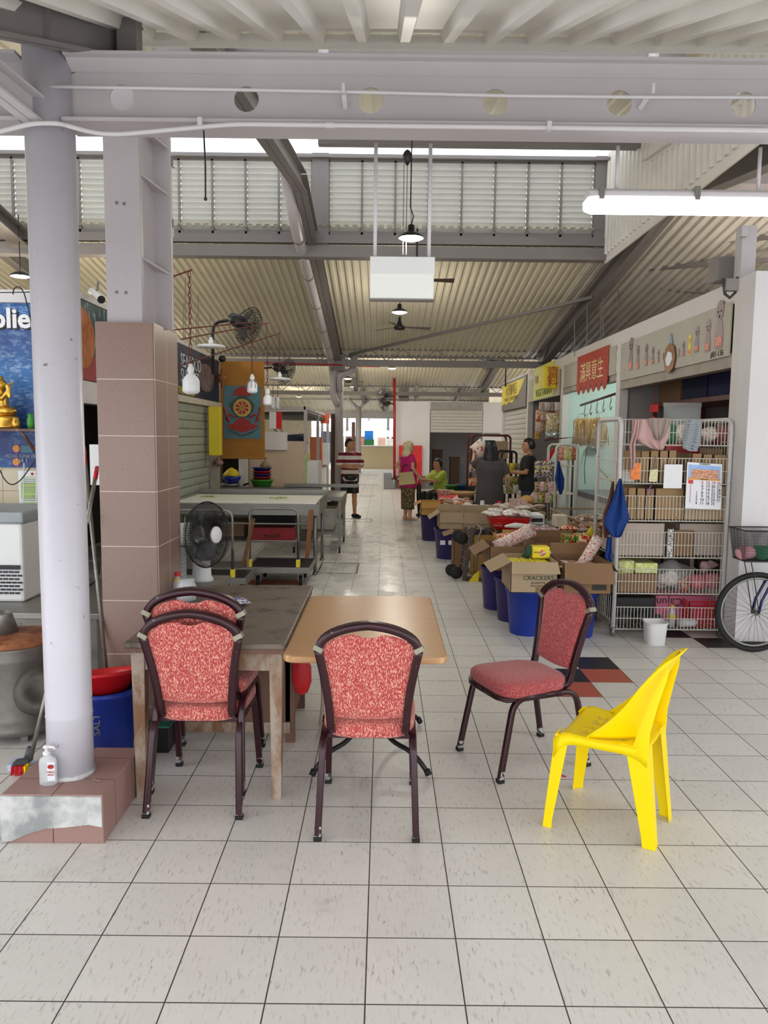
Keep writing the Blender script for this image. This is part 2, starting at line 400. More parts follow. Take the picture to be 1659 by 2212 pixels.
# ================================================================== NEAR STRUCTURE: plinth, post, beam, canopy
t = thing('column_plinth', 'low plinth under the round post, mauve tiles with a patch of bare cement', 'plinth', (-1.35, 3.19, 0))
obj('tiled_body', MB().box(-1.56,-1.142,2.955,3.43,0,.21), m_plinth, t, bevel=.004)
pa = [(-1.563,.205),(-1.146,.205),(-1.146,.075),(-1.2,.085),(-1.3,.072),(-1.38,.066),(-1.46,.04),(-1.52,.012),(-1.563,.003)]
obj('cement_patch', MB().prism(pa, lambda a,b,t_: V(a,t_,b), 2.948, 2.957), m_cement, t, label='grey cement patch on the front')
t = thing('round_post', 'round lilac-white steel post standing on the mauve tiled plinth', 'post', (-1.36,3.17,.21))
mb = MB(); n = 40; mb.lathe([(.096,.21),(.096,.47),(.098,.475),(.096,.482),(.096,3.27)], (-1.36,3.17,0), n); obj('shaft', mb, m_post, t, smooth=True)
obj('weld_bead', MB().lathe([(.1,.205),(.106,.212),(.1,.224),(.096,.226)], (-1.36,3.17,0), n).jit(.006, 40), m_cement, t, smooth=True)
obj('cap_plate', MB().box(-1.5,-1.22,3.05,3.29,3.27,3.285), m_beam, t)
# perforated main beam (with round holes)
t = thing('perforated_beam', 'deep lilac-grey steel beam with round holes spanning above the tables', 'beam', (.4,3.17,2.9))
def holed_plate(mb, x0, x1, z0, z1, y, th, holes, r):
    xs = [x0]+[(holes[i]+holes[i+1])/2 for i in range(len(holes)-1)]+[x1]
    for k, hx in enumerate(holes):
        a, b = xs[k], xs[k+1]; hz = 3.035; n = 32
        for side in (-1, 1):
            yy = y+side*th/2; out = []; inn = []
            for q in range(n):
                an = 2*PI*q/n+PI/4; cx, sz_ = math.cos(an), math.sin(an)
                tx = ((b-hx) if cx > 0 else (hx-a))/max(abs(cx),1e-6); tz = ((z1-hz) if sz_ > 0 else (hz-z0))/max(abs(sz_),1e-6)
                tt = min(tx, tz); out.append((hx+cx*tt, yy, hz+sz_*tt)); inn.append((hx+cx*r, yy, hz+sz_*r))
            mb.add(out+inn, [(q, (q+1) % n, n+(q+1) % n, n+q) if side < 0 else (q, n+q, n+(q+1) % n, (q+1) % n) for q in range(n)])
            # corners
            for cxn, czn in ((a,z0),(a,z1),(b,z0),(b,z1)): pass
        ring = [(hx+r*math.cos(2*PI*q/n), z_) for q in range(n) for z_ in ()]
        v = [(hx+r*math.cos(2*PI*q/n), yy, hz+r*math.sin(2*PI*q/n)) for yy in (y-th/2, y+th/2) for q in range(n)]
        mb.add(v, [(q, n+q, n+(q+1) % n, (q+1) % n) for q in range(n)])
    return mb
bx0, bx1 = -1.27, 3.0
obj('web', holed_plate(MB(), bx0, bx1, 2.93, 3.14, 3.17, .01, [-1.066+.5*k for k in range(8)], .05), m_beam, t)
obj('top_flange', MB().hexa([(bx0,3.09,3.165),(bx1,3.09,3.165),(bx1,3.25,3.165),(bx0,3.25,3.165),(bx0,3.09,3.178),(bx1,3.09,3.178),(bx1,3.25,3.178),(bx0,3.25,3.178)]).hexa([(bx0,3.162,3.13),(bx1,3.162,3.13),(bx1,3.178,3.13),(bx0,3.178,3.13),(bx0,3.12,3.165),(bx1,3.12,3.165),(bx1,3.22,3.165),(bx0,3.22,3.165)]), m_beam, t)
obj('bottom_flange', MB().box(bx0-.01,bx1,3.09,3.25,2.915,2.93), m_beam, t)
t2 = thing('perforated_beam', 'short stub of grey steel beam left of the round post', 'beam', (-2,3.17,2.9))
obj('web', MB().box(-2.6,-1.455,3.165,3.175,2.93,3.165), m_beam, t2); obj('top_flange', MB().box(-2.6,-1.455,3.09,3.25,3.165,3.178), m_beam, t2); obj('bottom_flange', MB().box(-2.6,-1.45,3.09,3.25,2.915,2.93), m_beam, t2)
# conduits on the beam
pts = [at(-30,292,Y=3.07), at(40,274,Y=3.06), at(75,266,Y=3.05), at(130,266,Y=3.05), at(165,277,Y=3.06), at(215,289,Y=3.08), at(260,290,Y=3.08)]+[V(x,3.08,2.905) for x in (-.6,0,.6,1.2,1.8,2.4)]
mb = MB().tube(fillet(pts,.06,3), .0095, 10); t = thing('conduit', 'thick pale conduit bent round the post and run along the beam bottom', 'conduit', pts[0])
obj('pipe', mb, m_white, t, smooth=True)
for px in (432, 712, 1186): 
    q = at(px, 298, Y=3.07); obj('clip', MB().box(q.x-.009,q.x+.009,3.066,3.092,2.893,2.925) if px != 712 else MB().tube([V(q.x-.018,3.08,2.905),V(q.x+.018,3.08,2.905)],.0118,10), m_white, t)
pts = [at(100,187,Y=3.09), at(300,190,Y=3.1), at(740,198,Y=3.1), at(1100,207,Y=3.1), at(1400,210,Y=3.1), at(1800,211,Y=3.1)]
t = thing('conduit', 'thin pale conduit running across the holes of the beam web', 'conduit', pts[0])
obj('pipe', MB().tube(pts,.007,8), m_white, t, smooth=True)
for px, dx in ((742,4),(1408,-26)):
    q = at(px,196,Y=3.1); r_ = at(px+dx,236,Y=3.155); mb = MB().bar(q, r_, .018, .003, (0,1,0)); mb.box(q.x-.006,q.x+.006,3.08,3.1,q.z-.016,q.z+.02); obj('bracket', mb, m_white, t)
# black cable tie hanging
q = at(440,282,Y=3.07); r_ = at(444,430,Y=3.07)
obj('strap', MB().tube([q, (q+r_)/2+V(.003,0,0), r_], .0035, 6).sph(r_, .007), m_black, label='thin black strap hanging straight down from the beam', cat='strap')
# canopy deck above
def corr(x0, x1, a, b, pitch=.2, h=.03, phase=0, top=.3, th=0, dn=1):
    # trapezoid sheet: profile along X, swept from a=(y,z) to b=(y,z)
    prof = []; x = x0+phase; k = 0
    while x < x1:
        for fx, z in ((0,0),(.5-top/2-.08,0),(.5-top/2,1),(.5+top/2,1),(.5+top/2+.08,0)):
            if x+fx*pitch <= x1: prof.append((x+fx*pitch, z*h*dn))
        x += pitch
    n = len(prof); mb = MB()
    v = [(px_, a[0], a[1]+z) for px_, z in prof]+[(px_, b[0], b[1]+z) for px_, z in prof]
    mb.add(v, [(i, i+1, n+i+1, n+i) for i in range(n-1)]); return mb
ca, cb = (3.72, 3.57), (.2, 3.57-3.52*.396)
struct('ceiling', corr(-1.2, 4.2, ca, cb, .2, .045, -.02, .22, dn=-1), m_deck)
mb = MB().box(-1.22,4.2,3.715,3.73,3.50,3.56); struct('trim_1', mb, m_deck)
# canopy opaque topping so daylight does not leak
struct('ceiling', MB().hexa([(-3.4,.2,2.2),(4.2,.2,2.2),(4.2,3.73,3.59),(-3.4,3.73,3.59),(-3.4,.2,2.26),(4.2,.2,2.26),(4.2,3.73,3.65),(-3.4,3.73,3.65)]), m_deck)
# canopy rafter I beam rising over the post, plus left strut
def ibeam(mb, a, b, w_, h, tw=.008, tf=.01, up=(0,0,1)):
    a = Vector(a); b = Vector(b); d = (b-a).normalized(); u = Vector(up); r_ = d.cross(u).normalized(); u = r_.cross(d)
    mb.bar(a, b, tw, h, up); mb.bar(a+u*(h/2-tf/2), b+u*(h/2-tf/2), w_, tf, up); mb.bar(a-u*(h/2-tf/2), b-u*(h/2-tf/2), w_, tf, up); return mb
t = thing('canopy_rafter', 'dark lilac I-beam rafter rising left to right over the post top', 'rafter', (-1.4,3.0,3.2))
a = at(-60,20,Y=2.6); b = at(300,100,Y=3.45)
obj('rafter_beam', ibeam(MB(), a, b, .075, .13), m_grey, t)
m1 = at(88,52,Y=2.9); obj('stiffener', MB().bar(m1-V(0,0,.06), m1+V(0,0,.06), .07, .006, (0,1,0)), m_grey, t)
t = thing('knee_brace', 'grey channel brace sloping down to the round post at upper left', 'brace', (-1.6,3,3))
a = at(-70,122,Y=2.85); b = at(92,252,Y=3.12)
mb = ibeam(MB(), a, b, .09, .1); obj('brace_beam', mb, m_beam, t)
struct('ceiling', corr(-3.4,-1.22,ca,cb,.2,.045,-.02,.22, dn=-1), m_deck)
# stub between rafter end and beam
mb = MB().box(-1.11,-1.03,3.25,3.33,3.17,3.62); obj('beam_stub', mb, m_grey, label='short dark steel stub standing on the perforated beam below the canopy edge', cat='beam')
# downpipe run above the beam
t = thing('gutter_pipe', 'fat grey pipe lying behind the perforated beam below the canopy edge', 'pipe', (0,5,4))
pp = [at(340,122,Y=4.55), at(352,112,Y=4.55), at(460,108,Y=4.55), at(900,117,Y=4.55), at(1400,126,Y=4.55), at(1470,122,Y=4.6)]
mb = MB().tube(pp, .055, 14); obj('pipe', mb, m_grey, t, smooth=True)
for px in (430,700,1405): q = at(px,(108+(px-460)*.019),Y=4.55); obj('coupling', MB().tube([q-V(.03,0,0),q+V(.03,0,0)],.061,14), m_beam, t, smooth=True)
# ================================================================== TILED COLUMN and steel column on top
t = thing('tiled_column', 'square column clad in mauve tiles with pale joints behind the wooden table', 'column', (-1.38,4.27,0))
obj('tiled_shaft', MB().box(-1.535,-1.222,4.05,4.5,0,2.28), m_pinktile, t, bevel=.003)
obj('front_tiles', MB().box(-1.53,-1.229,4.046,4.05,0,2.275), m_pinkfront, t)
t = thing('steel_column', 'pale rough-painted steel column rising out of the tiled column', 'column', (-1.38,4.2,2.28))
mb = MB().box(-1.482,-1.296,4.09,4.11,2.28,3.5); obj('front_plate', mb, m_rough, t)
for px, pz in ((252,438),(268,440),(252,631),(272,632)):
    q = at(px,pz,Y=4.09); obj('bolt_hole', MB().lathe([(.009,0),(.009,.003)], (q.x,4.088,q.z), 10, axis='y'), m_grey, t)
mb = MB().box(-1.312,-1.296,4.11,4.34,2.28,3.5).box(-1.296,-1.2,4.33,4.345,2.28,3.5); obj('side_flange', mb, m_beam, t)
for z in (2.62, 3.05, 3.3): obj('stiffener', MB().add([(-1.296,4.11,z),(-1.296,4.33,z-.02),(-1.21,4.33,z-.04),(-1.296,4.11,z+.012),(-1.296,4.33,z-.008),(-1.21,4.33,z-.028)], [(0,1,2),(3,5,4),(0,2,5,3),(0,3,4,1),(1,4,5,2)]), m_beam, t)
# downpipe
q0, q1 = at(352,712,Y=4.7), at(352,300,Y=4.7); xx = -1.375
t = thing('rain_pipe', 'pale grey rain downpipe with collars directly behind the steel column', 'pipe', (-1.33,4.85,2.2))
px = q0.x-.0
obj('pipe', MB().lathe([(.052,0),(.052,2.9),(.06,2.91),(.06,3.0),(.054,3.02),(.05,3.5),(.075,3.7),(.078,3.8)], (px,4.76,0), 20), m_beam, t, smooth=True)
for z in (2.95, 3.32): obj('collar', MB().lathe([(.06,z),(.062,z+.01),(.062,z+.04),(.06,z+.05)], (px,4.76,0), 20), m_grey, t, smooth=True)
obj('clamp', MB().bar((px-.04,4.7,3.36),(px+.09,4.68,3.28),.02,.008), m_grey, t)
# ================================================================== HALL ROOF (saw-tooth bays)
SL = .164
def rz(y, k=0): return 5.93-SL*(y-9.3*k)
for k in range(3):
    o_ = 9.3*k; ya, yb = (8.9 if k == 0 else 8.6)+o_, 15.9+o_
    # centre + left sheet (cream) and right sheet (grey)
    struct('ceiling', corr(-9.3, 3.0, (9.75+o_, rz(9.75)), (yb, rz(15.9)), .11, .022, 0, .35, dn=-1), m_roof)
    struct('ceiling', corr(2.78, 7.5, ((8.1 if k == 0 else 9.0)+o_, rz(8.1 if k == 0 else 9.0)), (yb, rz(15.9)), .14, .035, .05, .4, dn=-1), m_roofg if k == 0 else m_roof)
    # louver wall
    for x0_, x1_, wn in ((-9.3,-.93,'window_%d' % (2*k+1)), (-.72,2.62,'window_%d' % (2*k+2))):
        t = bpy.data.objects.new(wn, None); C.objects.link(t); t.location = (x0_, 9.8+o_, 4.22); t['kind'] = 'structure'
        npan = max(1, round((x1_-x0_)/.425)); pw = (x1_-x0_)/npan
        mb = MB(); lb = MB()
        for i in range(npan+1): mb.box(x0_+i*pw-.014, x0_+i*pw+.014, 9.78+o_, 9.82+o_, 4.22, 5.12)
        mb.box(x0_, x1_, 9.78+o_, 9.82+o_, 5.1, 5.13); mb.box(x0_, x1_, 9.78+o_, 9.82+o_, 4.2, 4.25)
        for i in range(npan):
            for j in range(12):
                z = 4.27+j*.07; xa, xb = x0_+i*pw+.014, x0_+(i+1)*pw-.014
                lb.hexa([(xa,9.78+o_,z+.047),(xb,9.78+o_,z+.047),(xb,9.86+o_,z-.004),(xa,9.86+o_,z-.004),(xa,9.78+o_,z+.053),(xb,9.78+o_,z+.053),(xb,9.86+o_,z+.002),(xa,9.86+o_,z+.002)])
        obj('window_frame', mb, m_grey, t); obj('louver_blades', lb, m_louv, t)
    struct('trim_16', MB().box(2.62,2.79,9.76+o_,9.86+o_,4.0,5.2), m_grey)
    # post between banks and beams under/over louvers
    struct('trim_2', MB().box(-.93,-.72,9.76+o_,9.86+o_,4.0,5.2), m_grey)
    struct('trim_3', MB().box(-9.3,2.95,9.7+o_,9.84+o_,5.13,5.17).box(-9.3,2.95,9.72+o_,9.8+o_,4.1,4.2), m_grey)
    struct('trim_4', MB().box(-9.3,2.8,9.72+o_,9.9+o_,3.93+.0,4.07), m_grey)
    # sheet upstand teeth between the two beams
    tb = MB()
    for i in range(60): x = -9.2+i*.2; tb.hexa([(x,9.86+o_,4.065),(x+.12,9.86+o_,4.065),(x+.14,9.9+o_,4.065),(x-.02,9.9+o_,4.065),(x+.02,9.86+o_,4.1),(x+.10,9.86+o_,4.1),(x+.12,9.9+o_,4.1),(x,9.9+o_,4.1)])
    struct('trim_5', tb, m_louv)
    cw = MB().box(2.78,2.8,(3.3 if k == 0 else 8.1+o_),9.8+o_,3.9 if k == 0 else 4.2,5.6)
    yy = 3.4 if k == 0 else 8.2+o_
    while yy < 9.75+o_: cw.hexa([(2.755,yy+.02,4.0),(2.78,yy,4.0),(2.78,yy+.07,4.0),(2.755,yy+.05,4.0),(2.755,yy+.02,5.6),(2.78,yy,5.6),(2.78,yy+.07,5.6),(2.755,yy+.05,5.6)]); yy += .14
    struct('wall_clerestory', cw, m_roofg)
    # jack roof: translucent skylight strip then solid
    struct('ceiling', corr(-9.3, 2.85, (9.86+o_,5.19), (8.9+o_,5.30), .2, .03, 0, .35, dn=1), m_sky)
    struct('ceiling', corr(-9.3, 2.85, (8.92+o_,5.30), (6.3+o_, 5.1) if k else (3.3, 4.62), .2, .03, 0, .35, dn=-1), m_roof)
    # eave beam, truss, tie pipe
    struct('trim_6', MB().box(-9.3,6.5,15.72+o_,15.86+o_,rz(15.9)-.02,rz(15.9)+.16), m_grey)
struct('ceiling', corr(2.7,7.5,(8.3,rz(8.1)+.02),(3.3,3.95),.2,.03,0,.35,dn=-1), m_roofg)
t = thing('roof_truss', 'long light lattice truss spanning the hall at the first eave', 'truss', (0,15.4,3.1))
def truss(t, y, z0, z1, x0_, x1_, n):
    obj('bottom_chord', MB().box(x0_,x1_,y-.05,y+.05,z0,z0+.13), m_grey, t); obj('top_chord', MB().box(x0_,x1_,y-.025,y+.025,z1-.05,z1), m_grey, t)
    mb = MB(); dx = (x1_-x0_)/n
    for i in range(n):
        xa = x0_+i*dx; mb.bar((xa,y,z0+.12),(xa+dx/2,y,z1-.03),.018,.018); mb.bar((xa+dx/2,y,z1-.03),(xa+dx,y,z0+.12),.018,.018)
    obj('lattice', mb, m_grey, t)
truss(t, 15.3, 3.08, 3.45, -3.3, 4.05, 11)
t = thing('roof_truss', 'farther lattice truss at the second eave, above the white stall block', 'truss', (0,24.6,3.0))
truss(t, 24.7, 3.0, 3.5, -8, 6, 18)
# frames: rafters with knee
def rafter(t, X, k=0, w_=.13, h=.2):
    o_ = 9.3*k; dz = .16
    pts = [V(X,8.4+o_,rz(8.4)-dz), V(X,15.8+o_,rz(15.8)-dz)]
    obj('rafter_beam', ibeam(MB(), pts[0], pts[1], w_, h), m_grey, t)
t = thing('roof_frame', 'left roof frame rafter running away from camera with a pipe clipped to it', 'roof frame', (-.92,12,4))
rafter(t, -.92); obj('rafter_beam', ibeam(MB(), V(-.92,8.4,4.4), V(-.92,3.6,3.65), .13, .2), m_grey, t)
t3 = thing('rain_pipe', 'grey rain pipe clipped along the left rafter and bent down to the round column', 'pipe', (-1.05,10,3))
pp = [V(-1.06,8.3,4.45), V(-1.06,9.2,4.1), V(-1.06,15.2,3.15), V(-1.06,15.55,3.0), V(-1.06,15.6,2.55), V(-.95,15.6,2.3)]
obj('pipe', MB().tube(fillet(pp,.2,4), .07, 12), m_beam, t3, smooth=True)
for y in (9.4,10.6,11.8,13,14,14.8): q = V(-1.06,y,4.1-.158*(y-9.2)); obj('clip', MB().tube([q-V(0,.02,0),q+V(0,.02,0)],.078,12), m_grey, t3, smooth=True)
t = thing('roof_frame', 'right roof frame rafter above the stall row with cross braces', 'roof frame', (3.2,12,4))
rafter(t, 3.2, 0, .16, .24); obj('rafter_beam', ibeam(MB(), V(3.2,8.4,4.35), V(3.2,3.6,3.65), .16, .24), m_grey, t)
obj('knee', MB().add([(3.15,15.6,3.0),(3.15,15.6,3.35),(3.15,14.6,3.5),(3.25,15.6,3.0),(3.25,15.6,3.35),(3.25,14.6,3.5)],[(0,1,2),(3,5,4),(0,2,5,3),(0,3,4,1),(1,4,5,2)]), m_grey, t)
mb = MB().bar(at(1315,548,X=3.25), V(5.2,9.6,4.25), .09,.05); mb.bar(at(1285,610,X=3.25), V(5.4,11.8,3.9), .07,.04); mb.bar(at(1290,590,X=3.2), V(5.6,9.5,3.98), .05,.05); mb.bar(V(3.2,11.8,3.85), V(-.7,15.4,3.32), .05,.05)
obj('cross_brace', mb, m_grey, t)
# purlin below beam upper right, and gusseted frame head
obj('purlin', MB().box(-.75,4.1,8.55,8.65,4.86,4.93), m_grey, label='straight grey purlin under the bright skylight strip right of the left rafter', cat='beam')
obj('purlin', MB().box(3.3,7.4,8.15,8.4,4.36,4.5), m_beam, label='pale lilac purlin at the upper right above the long tube lamp', cat='beam')
for k in (1,2):
    for X, nm in ((-.92,'left'),(3.2,'right')):
        t = thing('roof_frame', '%s roof frame rafter in the %s bay of the hall' % (nm, ('','second','third')[k]), 'roof frame', (X,20+9.3*(k-1),4)); rafter(t, X, k)
# left distant rafter
t = thing('roof_frame', 'leftmost roof frame rafter seen between the post and the left edge', 'roof frame', (-5,12,4))
rafter(t, -5.05); obj('rafter_beam', ibeam(MB(), at(-40,440,Y=8.6), at(78,545,Y=10.2), .2,.2), m_grey, t)
# middle round column with pipe
t = thing('round_column', 'round grey column with pipe at the end of the steel tables behind the striped man', 'column', (-.93,15.75,0))
obj('shaft', MB().lathe([(.085,0),(.085,2.1),(.1,2.2),(.085,2.3),(.085,3.3)], (-.93,15.75,0), 18), m_beam, t, smooth=True)
obj('head_box', MB().box(-1.02,-.78,15.2,15.4,3.0,3.3), m_grey, t)
obj('branch_pipe', MB().tube(fillet([V(-.93,15.7,2.6),V(-.93,15.6,2.95),V(-.62,15.6,3.0),V(-.62,15.6,3.5)],.15,5), .075, 12), m_beam, t, smooth=True)
obj('timber_post', MB().box(-1.12,-1.03,16.0,16.1,0,2.15), M('dark_brown_timber',(92,66,58),.6), label='narrow dark brown upright board left of the round column', cat='post')
# far forked column
t = thing('forked_column', 'slim pale far column that forks near the roof, right of the striped man', 'column', (-1.15,34.3,0))
obj('shaft', MB().lathe([(.13,0),(.13,3.0)], (-1.15,34.3,0), 14), m_beam, t, smooth=True)
obj('brace', MB().tube([V(-1.15,34.3,2.9),V(-1.8,34.3,3.5)],.07,8).tube([V(-1.15,34.3,2.9),V(-.5,34.3,3.5)],.07,8), m_beam, t, smooth=True)
obj('timber_post', MB().box(-1.45,-1.3,34.2,34.35,0,2.3), m_legd, label='thin brown board standing against the far forked column', cat='post')
# red sprinkler riser and pipe
m_redpipe = M('red_pipe_paint', (165,28,34), .4)
t = thing('fire_riser', 'vertical bright red fire pipe left of the white stall block', 'pipe', (.33,24,0))
a = at(852,1033,Y=24.0); b = at(852,793,Y=24.0)
obj('pipe', MB().tube([a, b], .045, 10), m_redpipe, t, smooth=True)
obj('foot', MB().lathe([(.1,0),(.1,.04)], (a.x,24.0,a.z-.04), 12), m_black, t)
obj('branch', MB().tube([V(a.x,24,a.z-.02),V(a.x+.9,24.1,a.z-.04)],.02,6), m_white, t)
a = at(480,768,Y=14.8); b = at(755,789,Y=15.0); c_ = at(852,792,Y=24); 
obj('fire_pipe', MB().tube([at(740,790,Y=20), at(852,792,Y=24.0)], .03, 8), m_redpipe, label='horizontal red fire pipe under the truss', cat='pipe', smooth=True)
obj('water_pipe', MB().tube([at(560,783,Y=14.9), at(740,789,Y=14.9)], .016, 8), m_redpipe, label='thin dull red pipe left of the round column', cat='pipe', smooth=True)
# ================================================================== OUTER WALLS
m_dim = M('dim_beige_wall', (200,190,170), .7)
struct('wall_left', MB().box(-9.4,-9.3,3.0,38,0,6.2), m_dim); struct('wall_right', MB().box(7.5,7.6,3,38,0,6.2), m_dim)
struct('wall_right', MB().box(3.9,7.5,28.1,28.2,0,4.4), m_dim)
# gable end lintel of third bay and side returns
struct('trim_7', MB().box(-9.3,7.5,37.5,37.7,2.55,2.95), m_white)
struct('wall_left', MB().box(-9.3,-3.6,37.5,37.6,0,2.6), m_dim)
struct('wall_back', MB().box(-9.3,7.5,34.55,34.65,3.35,3.75), m_dim)
struct('ceiling', corr(-9.3,7.5,(34.4,3.5),(37.6,2.9),.3,.03,0,.35,dn=-1), m_roof)
struct('wall_back', MB().box(4.2,7.5,37.5,37.6,0,2.6), m_dim)
# ================================================================== RIGHT STALL ROW  (front plane X = 2.98)
SX = 2.98; YS = [6.3, 9.5, 12.5, 15.45, 18.75]
m_green_wall = M('pale_green_wall', (196,214,206), .6, var=.03)
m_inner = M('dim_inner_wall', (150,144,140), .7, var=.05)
m_facia = M('stall_facia', (212,206,202), .55, var=.03, vs=1.5)
m_panel = M('sign_panel_bare', (178,172,158), .55, var=.05, vs=2, stain=(150,140,120), st=(.6,.8))
struct('wall_right', MB().box(2.928,7.5,6.08,6.3,0,3.022), m_wall)                       # wall face beside the bicycle
struct('baseboard_right', MB().box(2.93,7.5,6.075,6.08,0,.03), m_dark)
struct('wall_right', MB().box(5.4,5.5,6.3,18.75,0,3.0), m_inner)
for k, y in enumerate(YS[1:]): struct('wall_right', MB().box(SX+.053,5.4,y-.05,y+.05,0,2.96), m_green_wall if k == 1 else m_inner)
struct('wall_right', MB().box(SX,5.5,18.75,18.85,0,3.02), m_facia)
struct('ceiling', MB().box(SX+.051,5.5,6.301,18.75,2.96,3.01), m_facia)
for k in range(4):                                                                     # facia above each opening + posts
    y0, y1 = YS[k], YS[k+1]
    struct('trim_8', MB().box(SX-.05,SX+.05,y0,y1,2.83,3.02), m_facia)
    struct('trim_9', MB().box(SX-.052,SX+.052,y1-.08,y1+.08,0,2.829), m_facia)
struct('trim_9', MB().box(SX-.052,SX+.052,6.301,6.42,0,2.829), m_facia)
def facia_panel(y0, y1, z0, z1, mat, label, x=SX-.052):
    return obj('sign_panel', MB().box(x-.012,x,y0,y1,z0,z1), mat, label=label, cat='sign')
# S1 panel with figure stickers
t = thing('stall_sign', 'bare beige sign panel with a row of figure stickers over the nearest stall', 'sign', (SX-.06,8,2.4))
obj('panel', MB().box(SX-.066,SX-.053,6.45,9.4,2.4,2.85), m_panel, t)
obj('unit_number', MB().text('#01-136', .075, (SX-.068,6.68,2.44), (0,-1,0), (0,0,1), .002), m_ink, t)
struct('trim_10', MB().box(SX-.05,SX+.06,6.42,9.42,2.30,2.42), M('shutter_box',(150,140,128),.5))
m_fig = M('sticker_grey', (140,116,120), .4, var=.15, vs=30); m_figr = M('sticker_red_white', (220,120,100), .4, var=.5, vs=60)
m_figy = M('sticker_yellow', (236,206,60), .3, var=.2, vs=40)
figs = [(1364,728,800,1),(1379,745,797,1),(1397,742,790,1),(1411,749,786,1),(1423,755,783,1),(1433,762,777,1),(1467,752,771,1),(1477,737,769,1),(1491,722,766,2),(1507,703,760,1),(1531,688,759,1),(1557,647,752,1)]
for i, (px, ya, yb, kk) in enumerate(figs):
    a = at(px,ya,X=SX-.07); b = at(px,yb,X=SX-.07); h = a.z-b.z; y = a.y; w_ = h*.20; z0 = b.z
    lab = 'tallest figure sticker with grey head at the near end of the stall sign' if i == 11 else ('yellow glowing figure sticker between the small ones on the stall sign' if kk == 2 else
          '%s figure sticker %s the round emblem on the stall sign' % (['second tallest far','slim tall','middle-sized','smaller','small','tiny','tiny','small','','medium','large',''][i], 'left of' if i < 6 else 'right of'))
    if i in (2,): lab = 'third figure sticker from the far end of the stall sign'
    t = thing('figure_sticker', lab, 'sticker', (SX-.07,y,z0), group='figure stickers on the nearest stall sign')
    f = lambda a_, b_, t_: V(t_, y-a_, z0+b_)
    hd = [(w_*.85*math.cos(q*PI/8), h*.78+h*.21*math.sin(q*PI/8)) for q in range(16)]
    bd = [(-w_*.55,h*.58),(w_*.55,h*.58),(w_*.95,h*.3),(w_,h*.05),(w_*.7,0),(-w_*.7,0),(-w_,h*.05),(-w_*.95,h*.3)]
    obj('head', MB().prism(hd[::-1], f, SX-.072, SX-.068), m_figy if kk == 2 else m_fig, t)
    obj('robe', MB().prism(bd[::-1], f, SX-.071, SX-.067), m_figy if kk == 2 else m_fig, t)
    if h > .12:
        bb = [(-w_*.7,h*.24),(w_*.7,h*.24),(w_*.75,h*.06),(-w_*.75,h*.06)]; obj('belly_patch', MB().prism(bb, f, SX-.0745, SX-.071), m_figr, t)
        for sx in (-1,1): obj('eye', MB().prism([(sx*w_*.35+w_*.13*math.cos(q),h*.76+w_*.13*math.sin(q)) for q in (0,1,2,3,4,5)][::-1], f, SX-.0745, SX-.072), m_ink, t)
        obj('mouth', MB().prism([(w_*.12*math.cos(q),h*.66+w_*.2*math.sin(q)) for q in (0,1,2,3,4,5)][::-1], f, SX-.0745, SX-.072), m_ink, t)
a = at(1449,765,X=SX-.07); t = thing('round_emblem', 'brown and gold round emblem with blue crest in the middle of the stall sign', 'emblem', a)
obj('disc', MB().lathe([(.155,0),(.155,.012),(.13,.016)], (SX-.085,a.y,a.z-.04), 8, axis='x'), M('bronze',(130,84,44),.35,.5,var=.3,vs=30), t)
obj('badge', MB().prism([(.09,0),(.03,.07),(-.06,.05),(-.09,-.02),(-.02,-.08),(.06,-.07)], lambda p,q,r_: V(r_,a.y+p,a.z-.04+q), SX-.09, SX-.084), m_paper, t)
obj('crest', MB().prism([(-.06,.1),(0,.25),(.05,.1)], lambda p,q,r_: V(r_,a.y+p,a.z-.04+q), SX-.082, SX-.07), M('pale_blue',(130,160,180),.4), t)
# S2 panel with red banner
obj('sign_panel', MB().box(SX-.064,SX-.052,9.6,12.35,2.5,2.86), m_panel, label='bare beige sign panel behind the red banner over the second stall', cat='sign')
struct('trim_10', MB().box(SX-.05,SX+.06,9.58,12.42,2.42,2.52), M('shutter_box2',(150,140,128),.5))
m_ban = M('red_gold_banner', (178,48,34), .6, var=.3, vs=25, stain=(196,140,60), st=(.6,.64), ss=30)
ya, yb = at(1312,800,X=SX-.08).y, at(1246,800,X=SX-.08).y
t = thing('festive_banner', 'red and gold scalloped banner with Chinese characters over the second stall', 'banner', (SX-.07,(ya+yb)/2,2.3))
poly = [(ya,2.9),(yb,2.9),(yb,2.45)]
for i in range(6):
    y0 = yb-(yb-ya)*i/6; y1 = yb-(yb-ya)*(i+1)/6; poly += [(y0,2.45),((y0*3+y1)/4,2.36),((y0+y1)/2,2.33),((y0+y1*3)/4,2.36),(y1,2.45)]
obj('cloth', MB().prism(poly, lambda a_,b_,t_: V(t_,a_,b_), SX-.075, SX-.069), m_ban, t)
obj('lettering', MB().text('滿興意生', .3, (SX-.078,(ya+yb)/2,2.62), (0,-1,0), (0,0,1), .002, sx=1.0), M('gold_letters',(226,190,110),.4), t)
